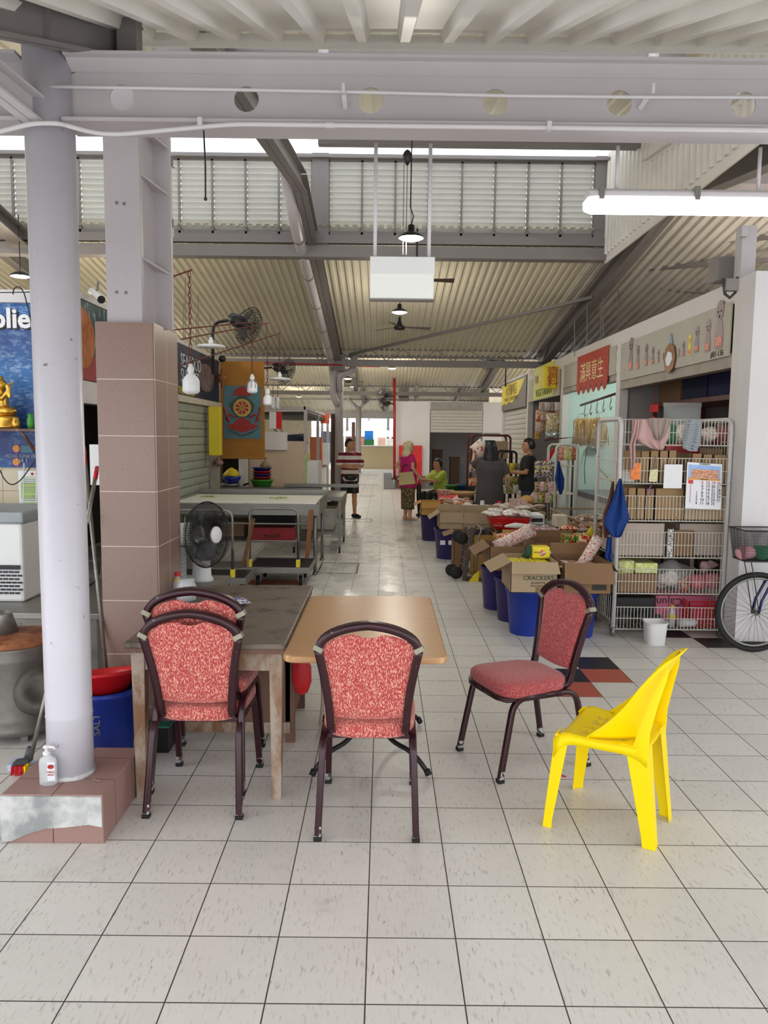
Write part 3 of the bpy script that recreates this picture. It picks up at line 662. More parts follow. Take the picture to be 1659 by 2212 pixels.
# S3 yellow signs
t = thing('box_sign', 'yellow projecting box sign with two red Chinese characters', 'sign', (2.75,13.6,2.7))
a, b = at(1174,790,Y=12.75), at(1215,840,Y=12.75); 
obj('box', MB().box(a.x,b.x,12.75,12.9,b.z,a.z), m_yelsign, t, bevel=.01)
cx_ = (a.x+b.x)/2; hh = a.z-b.z; m_redink = M('red_sign_ink',(172,30,36),.5)
obj('lettering', MB().text('齋', hh*.52, (cx_,12.745,b.z+hh*.70), depth=.004).text('料', hh*.52, (cx_,12.745,b.z+hh*.27), depth=.004), m_redink, t)
t = thing('shop_sign', 'lime yellow flat sign with green writing behind the box sign', 'sign', (SX-.06,14,2.7))
obj('panel', MB().box(SX-.07,SX-.052,13.1,14.75,2.42,3.02), M('lime_sign',(216,218,62),.5), t)
obj('lettering', MB().text('VEGETARIAN', .19, (SX-.073,13.85,2.52), (0,-1,0), (0,0,1), .002, sx=1.25), m_inkg, t)
obj('red_mark', MB().text('喜齋', .16, (SX-.073,14.5,2.78), (0,-1,0), (0,0,1), .002), m_redink, t)
obj('sign_panel', MB().box(SX-.064,SX-.052,12.62,15.3,2.4,2.83), m_panel, label='pale sign panel behind the lime yellow sign over the third stall', cat='sign')
# S4 coffee sign & shutter
t = thing('shop_sign', 'yellow and grey sign with dark lettering over the closed shutter', 'sign', (SX-.06,17,2.6))
obj('panel', MB().box(SX-.07,SX-.052,15.55,18.7,2.33,2.98), M('grey_sign',(104,98,90),.5), t)
obj('yellow_field', MB().prism([(15.7,2.93),(18.68,2.93),(18.68,2.46),(18.3,2.5),(18,2.46),(17.6,2.52),(17.2,2.47),(16.8,2.56),(16.5,2.6),(16.1,2.75)], lambda a_,b_,t_: V(t_,a_,b_), SX-.074, SX-.07), m_yelsign, t)
obj('lettering', MB().text('永發咖啡店', .3, (SX-.077,17.35,2.76), (0,-1,0), (0,0,1), .002).text('YONG FATT COFFEE POWDER', .13, (SX-.077,17.35,2.57), (0,-1,0), (0,0,1), .002), M('gold_brown_ink',(130,96,30),.5), t)
m_shut = M('shutter_grey', (186,182,174), .45, var=.04)
def shutter(mb, f, w0, w1, z0, z1, st=.11):
    z = z0
    while z < z1-.01:
        zt = min(z+st, z1); pf = [(0,z+.006),(-.008,z+.012),(-.010,(z+zt)/2),(-.004,zt-.012),(0,zt)]
        v = [f(w0,d,zz) for d,zz in pf]+[f(w1,d,zz) for d,zz in pf]; n = len(pf)
        mb.add(v, [(i,i+1,n+i+1,n+i) for i in range(n-1)]); 
        v = [f(w0,.006,z-.004),f(w1,.006,z-.004),f(w1,.006,z+.008),f(w0,.006,z+.008)]; mb.add(v,[(0,1,2,3)],1); z += st
    return mb
m_gap = M('shutter_gap', (96,92,86), .6)
obj('roller_shutter', shutter(MB(), lambda a_,d,z: V(SX+.02+d,a_,z), 18.66, 15.54, 0, 2.34), [m_shut, m_gap], label='closed grey roller shutter under the yellow and grey sign', cat='shutter')
lamp('stall_lamp', 'POINT', (4.0,10.9,2.75), 38, (.82,1,.93), .15)
# ================================================================== WHITE BLOCK at Y=24.2
YB = 24.2; m_skirt = M('grey_skirting', (112,110,110), .6)
struct('wall_block', MB().box(.38,1.48,YB,28,0,2.8).box(3.18,3.9,YB,28,0,2.8).box(1.48,3.18,YB,28,2.56,2.8).box(1.48,3.18,27.5,28,0,2.56), m_wall)
struct('trim_11', MB().box(.37,1.485,YB-.02,YB,0,.42).box(3.18,3.9,YB-.02,YB,0,.42), m_skirt)
struct('trim_12', MB().box(1.49,3.16,YB-.03,YB,2.56,2.79), M('grey_lintel',(150,146,140),.5))
struct('floor', MB().box(.02,.38,YB-.3,34,0,.03), m_skirt)
obj('roller_shutter', shutter(MB(), lambda a_,d,z: V(a_,YB+.03+d,z), 1.5, 3.17, 1.82, 2.56, .1), [m_shut, m_gap], label='half-raised grey roller shutter in the white stall block', cat='shutter')
a, b = at(862,962,Y=YB-.03), at(910,1052,Y=YB-.03); m_hose = M('hose_cabinet_red', (206,36,30), .45)
t = thing('hose_cabinet', 'bright red fire hose cabinet on the white stall block', 'cabinet', ((a.x+b.x)/2,YB-.1,b.z))
obj('body', MB().box(a.x,b.x,YB-.14,YB-.0,b.z,a.z), m_hose, t); obj('door', MB().box(a.x+.02,b.x-.02,YB-.155,YB-.14,b.z+.03,a.z-.42), m_hose, t, bevel=.005)
obj('window', MB().box(a.x+.2,a.x+.33,YB-.16,YB-.155,a.z-.85,a.z-.55), m_dark, t); obj('handle', MB().box(a.x+.05,a.x+.08,YB-.17,YB-.155,a.z-.8,a.z-.74), m_black, t)
p_, q_ = at(862,783,Y=25.0), at(883,868,Y=25.0)
obj('duct', MB().box(p_.x,q_.x,25,25.3,2.8,p_.z), m_grey, label='square grey duct rising from the roof of the white stall block', cat='duct')
obj('duct', MB().tube([V(q_.x+.25,25,2.8),V(q_.x+.25,25,3.6),V(q_.x+.4,25,3.75)],.08,10), m_beam, label='round ribbed flue beside the square duct', cat='duct', smooth=True)
obj('freight_notice', MB().box(3.2,3.75,YB-.03,YB-.02,1.72,1.82).text('POWDER MILL', .07, (3.47,YB-.032,1.77)), m_grey, label='small grey notice plate right of the half-raised shutter', cat='notice')
for i,(dx,hh_,lab) in enumerate(((1.9,1.2,'tall dark crate stack inside the dim shutter opening'),(2.5,.95,'low dark cabinet inside the dim shutter opening'))):
    obj('crate', MB().box(dx-.18,dx+.14,26,26.4,0,hh_).box(dx-.2,dx+.16,25.98,26.42,hh_,hh_+.04), M('dim_brown%d'%i,(84,60,44),.7), label=lab, cat='crate')
# ================================================================== LEFT STALL (side face X=-2.6, front face Y=6.3)
LX = -2.6
m_sea = None
def seamat():
    m_, nt, b = newmat('blue_sea_print'); v = coords(nt, 'World', (1,1,1.0)); n1 = noisen(nt, coords(nt,'World',(14,14,34),(.0,.5,0)), 1, 6, .7, .6)
    n2 = noisen(nt, v, 2.2, 3); base = mix(nt, ramp(nt, n2, .35, .65), lin((10,40,110)), lin((24,104,170)))
    out = mix(nt, mathn(nt,'MULTIPLY',ramp(nt, n1, .5, .72),ramp(nt,n2,.3,.7)), base, lin((200,226,240))); nt.links.new(out, b.inputs['Base Color']); b.inputs['Roughness'].default_value = .45; return m_
m_sea = seamat()
struct('wall_left', MB().box(-9.3,LX,6.3,6.4,0,2.83), m_walltile)
struct('trim_13', MB().box(-6,LX,6.22,6.32,2.74,2.84), m_white)
t = thing('aquarium_poster', 'large blue underwater shop poster behind the round post', 'poster', (-3.2,6.25,1.4))
obj('panel', MB().box(-5.2,LX,6.27,6.295,1.4,2.74), m_sea, t)
q = at(78,690,Y=6.26); obj('lettering_shadow', MB().text('supplies', .22, (q.x+.05,6.262,q.z-.012), depth=.004, align='RIGHT', bold=.006), m_ink, t)
obj('lettering', MB().text('supplies', .22, (q.x+.04,6.256,q.z), depth=.008, align='RIGHT', bold=.006), m_paper, t)
q = at(86,986,Y=6.26); obj('caption', MB().text('MICHAEL KUMAR DECP', .042, (q.x-.01,6.262,q.z), depth=.003, align='RIGHT', sx=.62), M('grey_ink',(150,160,170),.5), t)
obj('phone_number', MB().text('68 3', .042, (at(50,995,Y=6.26).x,6.262,at(50,995,Y=6.26).z), depth=.003), M('grey_ink2',(150,160,170),.5), t)
m_coral = M('coral_disc', (226,110,100), .5, var=.2, vs=60)
for i,(px,py,s_) in enumerate(((35,969,'left of the small photo'),(82,969,'right of the small photo, half behind the post'),(35,998,'lowest, beside the phone number'))):
    q = at(px,py,Y=6.26); tt = thing('round_sticker', 'pink round sticker with gold character, '+s_, 'sticker', q, group='pink round stickers on the blue poster')
    obj('disc', MB().lathe([(.031,0),(.031,.004)], (q.x,6.262,q.z), 20, axis='y'), m_coral, tt); obj('character', MB().text('福', .042, (q.x,6.258,q.z), depth=.004), m_yelsign, tt)
q = at(58,970,Y=6.26); obj('photo_card', MB().box(q.x-.05,q.x+.05,6.258,6.265,q.z-.03,q.z+.03), M('teal_card',(60,110,130),.5), label='small teal photo card between pink stickers', cat='card')
q = at(70,1054,Y=6.28); t = thing('safety_notice', 'white and green printed notice taped to the cream tiles', 'notice', q)
a, b = at(38,1017,Y=6.28), at(92,1094,Y=6.28)
obj('sheet', MB().box(a.x,b.x+.03,6.285,6.29,b.z,a.z), m_paper, t)
mb = MB(); mg = MB()
for i in range(13):
    z = a.z-.05-i*.018; (mg if i % 4 == 0 else mb).box(a.x+.03,a.x+.16,6.282,6.286,z-.004,z+.004)
obj('print', mb, M('grey_print',(150,160,140),.6), t); obj('headline', mg.box(a.x+.02,a.x+.2,6.284,6.2865,b.z+.06,b.z+.2), M('green_print',(176,204,120),.6), t)
obj('logo', MB().lathe([(.012,0),(.012,.003)], (a.x+.12,6.282,a.z-.025), 12, axis='y').text('CLEAN', .022, (a.x+.18,6.283,a.z-.025), depth=.002), m_redink, t)
# shelf with statue
t = thing('wall_shelf', 'narrow dark wooden shelf carrying the gilded statue', 'shelf', (-3.1,6.1,1.68))
obj('board', MB().box(-3.6,-2.68,6.0,6.26,1.70,1.72), m_legd, t)
obj('bracket', MB().bar((-2.9,6.24,1.55),(-2.9,6.04,1.7),.02,.02), m_legd, t)
q = at(12,905,Y=6.12); t = thing('gilded_statue', 'gilded kneeling figure blowing an instrument on the dark shelf', 'statue', (q.x,6.12,1.72)); X_ = q.x-.02; Z_ = 1.72
obj('statue_base', MB().lathe([(.13,Z_),(.14,Z_+.02),(.10,Z_+.05),(.12,Z_+.08),(.11,Z_+.1)], (X_,6.12,0), 16, sy=.7), m_gold, t, smooth=True)
mb = MB().sph((X_,6.12,Z_+.14),(.12,.07,.05)).sph((X_-.01,6.12,Z_+.22),(.06,.05,.09)).sph((X_+.01,6.1,Z_+.35),(.042,.045,.05)).sph((X_-.005,6.12,Z_+.40),(.022,.022,.025))
mb.tube([V(X_-.05,6.1,Z_+.28),V(X_+.03,6.06,Z_+.24),V(X_+.08,6.06,Z_+.3),V(X_+.07,6.06,Z_+.35)],.017,8).tube([V(X_+.05,6.1,Z_+.27),V(X_+.09,6.06,Z_+.25),V(X_+.085,6.06,Z_+.34)],.016,8)
obj('figure', mb, m_gold, t, smooth=True, remesh=.007); obj('instrument', MB().tube([V(X_+.05,6.06,Z_+.345),V(X_+.13,6.06,Z_+.36)],.006,6), m_gold, t)
for i,(dx,r_,h_,mt,nm,lb) in enumerate(((.12,.035,.09,m_gold,'incense_burner','small brass burner right of the gilded statue'),(-.06,.04,.1,m_steel,'metal_bowl','round silver vessel in front of the gilded statue'),(.24,.028,.12,m_green,'glass_jar','green glass jar at the right end of the dark shelf'))):
    obj(nm, MB().lathe([(r_*.7,0),(r_,h_*.3),(r_,h_*.6),(r_*.7,h_*.8),(r_*.85,h_)], (q.x+dx,6.04,1.72), 14), mt, label=lb, cat='ornament', smooth=True)
# black cable festooned
pts = [at(0,1015,Y=6.15), at(8,1035,Y=6.12), at(25,1050,Y=6.12), at(45,1038,Y=6.12), at(65,1010,Y=6.12), at(85,985,Y=6.15)]
obj('cable', MB().tube(fillet(pts,.1,4), .005, 6), m_black, label='sagging black cable in front of the blue poster', cat='cable', smooth=True)
obj('cable', MB().tube(fillet([at(28,636,Y=6.1),at(30,622,Y=6.1),at(42,618,Y=6.1),at(52,632,Y=6.1),at(80,740,Y=6.1)],.05,4), .005, 6).tube([at(0,632,Y=6.1),at(75,631,Y=6.1)],.004,6), m_black, label='thin black cable looped over the top rail of the blue poster', cat='cable', smooth=True)
for i,(x1,x2,lb) in enumerate(((52,51,'left of two white cables hanging over the notice'),(80,56,'right of two white cables hanging over the notice'))):
    pts = [at(x1,1000,Y=6.2), at(x1-2,1100,Y=6.15), at(x1-1,1118,Y=6.1), at(74,1165,Y=6.1) if i == 0 else at(76,1170,Y=6.1), at(x2+22 if i==0 else 66,1240,Y=6.0), at(x2+5,1308,Y=5.9)]
    obj('cable', MB().tube(fillet(pts,.15,4), .006, 6), m_plast_w, label='white cable, '+lb, cat='cable', smooth=True, group='white cables over the cream tiles')
# side face with signs and shutter
struct('wall_left', MB().box(-6,LX-.02,6.4,9.3,2.12,2.83).box(-6,LX-.02,9.3,11.95,2.1,2.83).box(-6,LX-.02,11.95,12.05,0,2.83), m_dim)
struct('trim_14', MB().box(LX-.04,LX+.02,6.3,12.05,2.83,2.88).box(LX-.04,LX+.02,6.3,9.4,1.95,2.14), m_facia)
struct('trim_15', MB().box(LX-.06,LX+.02,9.25,9.45,0,2.83).box(LX-.06,LX+.01,11.15,11.25,0,2.2), m_grey)
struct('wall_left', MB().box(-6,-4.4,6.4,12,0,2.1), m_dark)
m_teal = M('dark_teal_print', (52,74,78), .5, var=.4, vs=5, stain=(150,176,176), st=(.56,.66), ss=9, stretch=(1,3,1))
t = thing('seafood_poster', 'dark teal jellyfish poster with a red band between the post and tiled column', 'poster', (LX,8,2.1))
obj('panel', MB().box(LX+.0,LX+.015,6.35,9.2,2.15,2.82), m_teal, t); obj('red_band', MB().prism([(6.35,2.15),(9.2,2.15),(9.2,2.4),(7.6,2.45),(6.9,2.4),(6.35,2.2)], lambda a_,b_,t_: V(t_,a_,b_), LX+.015, LX+.02), M('dull_red_print',(150,48,48),.5), t)
obj('orange_fish', MB().prism([(6.5+.3*math.cos(q*PI/8)*1.0,2.5+.26*math.sin(q*PI/8)) for q in range(16)], lambda a_,b_,t_: V(t_,a_,b_), LX+.015, LX+.021), M('orange_print',(170,96,40),.5,var=.3,vs=20), t)
t = thing('shop_sign', 'navy seafood supplies sign with white and yellow words over the left shutter', 'sign', (LX,10.6,2.2))
obj('panel', MB().box(LX,LX+.02,9.45,12.0,2.17,2.83), M('navy_sign',(28,36,60),.45,var=.25,vs=3,stain=(110,84,84),st=(.66,.72),ss=3), t)
obj('words', MB().text('SEAFOOD', .24, (LX+.025,9.62,2.62), (0,1,0), (0,0,1), .004, align='LEFT').text('SUPPLIES', .24, (LX+.025,9.62,2.43), (0,1,0), (0,0,1), .004, align='LEFT'), M('sign_white',(200,204,214),.5), t)
obj('tagline', MB().text('THE FRESHEST', .13, (LX+.025,9.5,2.24), (0,1,0), (0,0,1), .004, align='LEFT'), m_yelsign, t)
obj('fish_picture', MB().prism([(11.0+.5*math.cos(q*PI/8),2.5+.2*math.sin(q*PI/8)) for q in range(16)], lambda a_,b_,t_: V(t_,a_,b_), LX+.02, LX+.024), M('fish_print',(110,96,98),.5,var=.5,vs=8), t)
obj('roller_shutter', shutter(MB(), lambda a_,d,z: V(LX-d,a_,z), 9.45, 11.15, 0, 2.15), [M('shutter_greenish',(150,156,142),.45), m_gap], label='closed greenish roller shutter behind the steel table', cat='shutter')
obj('shutter_hood', MB().box(LX-.05,LX+.05,9.4,11.95,2.1,2.18), m_walltile and m_dim, label='beige ledge below the navy seafood sign', cat='ledge')
# ================================================================== BANQUET CHAIRS
def chair(name, label, fab, group=None):
    t = thing(name, label, 'chair', (0,0,0), 0, group)
    # backrest plane: point at height z; leans backwards (towards -y) going up
    def by(z): return -.17-.10*max(0,(z-.45))/.48-.02*max(0,(z-.75))
    prof = [(-.013,-.016),(.013,-.016),(.0155,-.006),(.012,0),(.0155,.006),(.013,.016),(-.013,.016)]
    # side rails from seat up to corner
    for s in (-1, 1):
        pts = [V(s*.158,.02,.425), V(s*.159,-.10,.425), V(s*.160,-.155,.432), V(s*.161,-.178,.47)]
        for k in range(1, 9):
            q = k/8; z = .47+(.818-.47)*q; x = .161+.048*(q**1.6); pts.append(V(s*x, by(z), z))
        obj('back_rail', MB().sweep(fillet(pts,.02,2), prof, (0,-1,0)), m_maroon, t, smooth=True, local=True, bevel=0)
        br = MB().box(-.021,.021,-.02,.02,-.011,.012).xf(Matrix.Translation((s*.207,by(.82)-.001,.822)) @ Matrix.Rotation(-s*.5,4,'Y'))
        obj('corner_bracket', br, m_khaki, t, local=True, bevel=.003)
    # top arch
    arch = []
    for k in range(21):
        a = PI*(k/20); x = -.207*math.cos(a); z = .822+.105*(math.sin(a)**.9); z += -.012*abs(x)/.207
        arch.append(V(x, by(z), z))
    obj('top_rail', MB().sweep(arch, [(a*1.15,b*1.0) for a,b in prof], (0,-1,0)), m_maroon, t, smooth=True, local=True)
    # back pad: outline grid with hand hole notch
    rows = 18; cols = 14; mbp = MB(); vs = []
    def halfw(z):
        q = min(1, max(0,(z-.47)/(.818-.47))); return .149+.045*(q**1.6)
    pad_t = .018
    for side in (0, 1):
        for i in range(rows+1):
            for j in range(cols+1):
                u = j/cols*2-1; zb = .508-.012*(1-u*u); 
                au = abs(u); ztop = .812+.088*math.sqrt(max(0,1-(au*.97)**2))-.008
                if au < .30: ztop -= .022*math.cos(au/.30*PI/2)**.7
                z = zb+(ztop-zb)*i/rows; hw = halfw(z)
                x = u*hw
                e = min(1, (1-au)/.12, i/rows/.07, (1-i/rows)/.07); e = math.sqrt(max(0,e*(2-e))) 
                vs.append(V(x, by(z)+(pad_t*e if side else -pad_t*.55*e), z))
    n = (rows+1)*(cols+1); fs = []
    for side in (0, 1):
        for i in range(rows):
            for j in range(cols):
                a = side*n+i*(cols+1)+j; q = [a, a+1, a+cols+2, a+cols+1]; fs.append(q if side == 0 else q[::-1])
    mbp.add(vs, fs); obj('backrest', mbp, fab, t, smooth=True, local=True)
    # seat pad
    mbs = MB(); rings = []
    def outline(r, z, sy=1):
        out = []
        for k in range(40):
            a = 2*PI*k/40; c, s_ = math.cos(a), math.sin(a); e = .42
            x = math.copysign(abs(c)**e, c)*.205*r; y = math.copysign(abs(s_)**e, s_)*.215*r
            x *= (1+.05*(y/.2)) if y > -.05 else (.9875-.24*((-y-.05)/.165)**2); out.append(V(x, y+.03, z))
        return out
    for r, z in ((.90,.408),(.97,.412),(1.0,.428),(.995,.436),(.985,.438),(1.0,.442),(.985,.462),(.93,.474),(.75,.484),(.4,.489),(.05,.490)): rings.append(outline(r, z))
    obj('seat', mbs.loft(rings), fab, t, smooth=True, local=True)
    # side frames: inverted U per side, each leg its own mesh
    lp = [(-.011,-.014),(.011,-.014),(.014,-.005),(.010,0),(.014,.005),(.011,.014),(-.011,.014),(-.013,.005),(-.010,0),(-.013,-.005)]
    for s in (-1, 1):
        for f, name_ in ((1, 'leg'), (-1, 'leg')):
            yf = .262*f; ys = .185*f+.0; x0, x1 = s*.2065, s*.192
            pts = [V(x0,yf,.012), V((x0+x1)/2,(yf+ys)/2,.21), V(x1, ys+.0, .40), V(x1,.02*f,.414)]
            pts = [V(x0,yf,.012)]+fillet([V(x0,yf,.02),V(x1,ys,.408),V(x1,.0,.410)],.075,8)
            lg = obj('leg', MB().sweep(pts, lp, (s,0,0)), m_maroon, t, smooth=True, local=True)
            d = (V(x1,ys,.408)-V(x0,yf,.02)).normalized()
            obj('metal_tip', MB().sweep([V(x0,yf,.016), V(x0,yf,.016)+d*.042], [(a*1.05,b*1.05) for a,b in lp], (s,0,0)), m_chip, lg, local=True)
            obj('rubber_foot', MB().box(x0-.0165,x0+.0165,yf-.0165,yf+.0165,0,.02), m_rubber, lg, local=True, bevel=.002)
        obj('seat_side_rail', MB().sweep([V(s*.192,-.1,.405),V(s*.192,.15,.405),V(s*.18,.22,.405),V(s*.13,.243,.405),V(0,.246,.405)], [(a*.9,b*.8) for a,b in lp], (0,0,1)), m_maroon, t, smooth=True, local=True)
    obj('rear_crossbar', MB().bar((-.19,-.13,.405),(.19,-.13,.405),.02,.02), m_maroon, t, local=True)
    return t
ch1 = chair('banquet_chair', 'red banquet chair at the beech table, seen from behind', m_fab)
ch1.location = (-.05,3.262,0); ch1.rotation_euler = (0,0,-.012)
dup(ch1, (-.826,3.435,0), -.01, 'lower of two stacked red banquet chairs at the worn wooden table')
dup(ch1, (-.822,3.482,.088), -.012, 'upper of two stacked red banquet chairs at the worn wooden table')
ch4 = chair('banquet_chair', 'dark red banquet chair turned sideways near the blue bins', m_fab2)
ch4.location = (.752,3.835,0); ch4.rotation_euler = (0,0,math.radians(113.1))
# ================================================================== YELLOW PLASTIC CHAIR
def yellow_chair():
    ctr = V(1.03,3.20,0); fwd = V(-.846,.534,0).normalized(); rz_ = math.atan2(-fwd.x, fwd.y)
    t = thing('plastic_chair', 'bright yellow moulded plastic chair facing left at right foreground', 'chair', ctr, rz_)
    # seat shell with slots: grid with faces removed
    nx, ny = 22, 20; vs = []; 
    def seat(u, v):  # u -1..1 across, v 0..1 back->front
        hw = .165+.035*v; x = u*hw; y = -.185+.385*v
        z = .432-.014*(1-u*u)-.01*math.sin(v*PI)+.012*max(0,v-.85)/.15*0-.035*max(0,v-.86)**2/.02
        z += .012*max(0,abs(u)-.8)/.2*0
        return V(x, y, z)
    for i in range(ny+1):
        for j in range(nx+1): vs.append(seat(j/nx*2-1, i/ny))
    fs = []
    for i in range(ny):
        for j in range(nx):
            if i in (6,8,10,12,14) and 3 < j < 18 and j % 4 != 3 : continue
            a = i*(nx+1)+j; fs.append([a, a+1, a+nx+2, a+nx+1])
    # narrow the slots by moving rows together
    for i in (6,8,10,12,14):
        for j in range(nx+1):
            m_ = (vs[i*(nx+1)+j]+vs[(i+1)*(nx+1)+j])/2
            for ii in (i, i+1): vs[ii*(nx+1)+j] = vs[ii*(nx+1)+j].lerp(m_, .72)
    obj('seat', MB().add(vs, fs), m_yellow, t, smooth=True, local=True, solid=.005)
    # apron round the seat
    def apr(pts, depth, name, up=True):
        mb = MB(); top = pts; n = len(top); v = [p for p in top]+[p-V(0,0,d) for p, d in zip(top, depth)]
        mb.add(v, [(i,i+1,n+i+1,n+i) for i in range(n-1)]); return obj(name, mb, m_yellow, t, smooth=True, local=True, solid=.005)
    def adepth(k, n): 
        q = k/(n-1); return .035+.05*(abs(q-.5)*2)**4
    for s in (-1, 1):
        pts = [seat(s, v/14)+V(s*.004,0,0) for v in range(15)]; apr(pts, [adepth(k,15) for k in range(15)], 'side_apron')
    pts = [seat(u/8-1, 1)+V(0,.003,0) for u in range(17)]; apr(pts, [.02+.05*abs(u/8-1)**4 for u in range(17)], 'front_apron')
    # legs: L-shaped channel tapered
    def leg(xt, yt, xb, yb, sx, sy, zt, wt=.062, wb=.036):
        rings = []
        for q in [0,.04,.08,.5,.9,1]:
            z = zt*(1-q); x = xt+(xb-xt)*q; y = yt+(yb-yt)*q; w_ = wt+(wb-wt)*q+(.0 if q else .02); e = .004
            if q > .95: w_ += .004
            L = [(0,0),(-sx*w_,0),(-sx*w_,-sy*e),(-sx*w_*.42,-sy*e*1.2),(-sx*w_*.34,-sy*.012),(-sx*e*1.2,-sy*.012-0),( -sx*e*1.2,-sy*w_*.34-sy*.006),(-sx*e,-sy*w_),(0,-sy*w_)]
            L = [(0,0),(-sx*w_,0),(-sx*w_,-sy*e),(-sx*.018,-sy*.010),(-sx*.010,-sy*.018),(-sx*e,-sy*w_),(0,-sy*w_)]
            rings.append([V(x+a, y+b, z) for a, b in L])
        return obj('leg', MB().loft(rings), m_yellow, t, local=True, bevel=.0025)
    leg(.198,.198,.225,.232,1,1,.42); leg(-.198,.198,-.225,.232,-1,1,.42)
    leg(.172,-.182,.165,-.232,1,-1,.43,.09,.05); leg(-.172,-.182,-.165,-.232,-1,-1,.43,.09,.05)
    # backrest shell: hoop shaped sheet with two tall openings
    NU, NV = 28, 26; vs = []
    def back(u, v):  # u -1..1 , v 0..1
        hw = .178*(1-.20*v)*math.sqrt(max(0,1-max(0,(v-.5)/.5)**2.6*.60))
        z = .425+.40*v-.035*u*u*max(0,(v-.6)/.4); x = u*hw
        curve = .075*(1-u*u)*(1-.35*v)
        y = -.07-.10*v-.040*v*v-curve*.9-.03*(v**6)
        if v < .25: y -= 0
        y += .135*(abs(u)**2)*(1-v)**3
        return V(x, y, z)
    for i in range(NV+1):
        for j in range(NU+1): vs.append(back(j/NU*2-1, i/NV))
    fs = []
    for i in range(NV):
        for j in range(NU):
            u = abs((j+.5)/NU*2-1); v = (i+.5)/NV
            a = i*(NU+1)+j; fs.append([a, a+1, a+NU+2, a+NU+1])
    obj('backrest', MB().add(vs, fs), m_yellow, t, smooth=True, local=True, solid=.006)
    # thick rounded rim of the back hoop
    rim = [back(-1, k/16)+V(0,0,0) for k in range(17)]+[back(1, 1-k/16) for k in range(17)]
    obj('back_rim', MB().tube(rim, .0065, 8), m_yellow, t, smooth=True, local=True)
    # rear posts: leg continues up behind the backrest
    for s in (-1, 1):
        pts = [V(s*.167,-.150,.40), V(s*.166,-.165,.50), V(s*.152,-.195,.62), V(s*.128,-.222,.71), V(s*.108,-.235,.755)]
        mb = MB().sweep(pts, [(-.004,-.022),(.004,-.022),(.006,.0),(.004,.018),(-.004,.018)], (0,1,0), scales=[1.7,1.15,.85,.6,.35]); obj('back_post', mb, m_yellow, t, smooth=True, local=True, bevel=.001)
    return t
yellow_chair()
# ================================================================== TABLES
t = thing('wooden_table', 'worn dark grey-topped wooden table with stripped legs beside the tiled column', 'table', (-.79,3.9,0))
obj('tabletop', MB().box(-1.155,-.43,3.28,4.6,.735,.762), m_top, t, bevel=.006)
obj('top_edge', MB().box(-1.15,-.435,3.283,4.595,.715,.735), m_legd, t)
obj('apron', MB().box(-1.11,-.48,3.34,3.362,.62,.715), m_leg, t); obj('apron', MB().box(-.49,-.468,3.36,4.05,.62,.715), m_leg, t); obj('apron', MB().box(-1.12,-1.1,3.36,4.05,.62,.715), m_leg, t)
def wleg(x, y, mt): 
    return obj('leg', MB().hexa([(x-.022,y-.022,0),(x+.022,y-.022,0),(x+.022,y+.022,0),(x-.022,y+.022,0),(x-.031,y-.031,.715),(x+.031,y-.031,.715),(x+.031,y+.031,.715),(x-.031,y+.031,.715)]), mt, t, bevel=.003)
wleg(-.482,3.365,m_leg); wleg(-1.11,3.36,m_leg)
t = thing('low_cabinet', 'scuffed brown wooden cabinet standing under the back of the worn table', 'cabinet', (-.8,4.3,0))
obj('panel', MB().box(-1.15,-.5,4.0,4.02,.07,.70), m_legd, t); obj('side', MB().box(-.52,-.5,4.02,4.55,.07,.70), m_legd, t); obj('bottom_rail', MB().box(-1.12,-.5,3.985,4.01,.06,.12), m_leg, t)
for x in (-.5,-1.13):
    for y in (4.0,4.52): obj('leg', MB().box(x-.025,x+.025,y-.0,y+.04,0,.70), m_legd, t)
t = thing('pedestal_table', 'light beech-laminate table on curved black pedestal feet', 'table', (-.07,3.8,0))
poly = []
for cx_, cy_, a0 in ((.235,3.21,-PI/2),(.235,4.345,0),(-.375,4.345,PI/2),(-.375,3.21,PI)):
    for k in range(5): a = a0+PI/2*k/4; poly.append((cx_+.055*math.cos(a), cy_+.055*math.sin(a)))
obj('tabletop', MB().prism(poly, lambda a,b,t_: V(a,b,t_), .712, .745), m_lam, t, bevel=.01)
m_blackm = M('black_enamel', (28,28,32), .35, .3)
obj('centre_post', MB().tube([V(-.06,3.93,.16),V(-.06,3.93,.71)],.03,14), m_blackm, t, smooth=True)
obj('top_plate', MB().box(-.2,.08,3.75,4.1,.70,.712), m_blackm, t)
for dx, dy, yy in ((-.275,-.36,.0),(.30,-.345,.0),(-.285,.36,.0),(.29,.35,.0)):
    x0_, y0_ = -.06, 3.93
    pts = [V(x0_+math.copysign(.03,dx),y0_+math.copysign(.02,dy),.42), V(x0_+math.copysign(.045,dx),y0_+dy*.2,.2), V(x0_+dx*.35,y0_+dy*.55,.13), V(x0_+dx*.75,y0_+dy*.85,.11), V(x0_+dx,y0_+dy,.025)]
    f = obj('foot', MB().tube(fillet(pts,.1,5), .0125, 10), m_blackm, t, smooth=True)
    obj('rubber_cap', MB().tube([V(x0_+dx*.97,y0_+dy*.97,.04),V(x0_+dx*1.01,y0_+dy*1.01,.0155)],.0165,10), m_rubber, f, smooth=True)
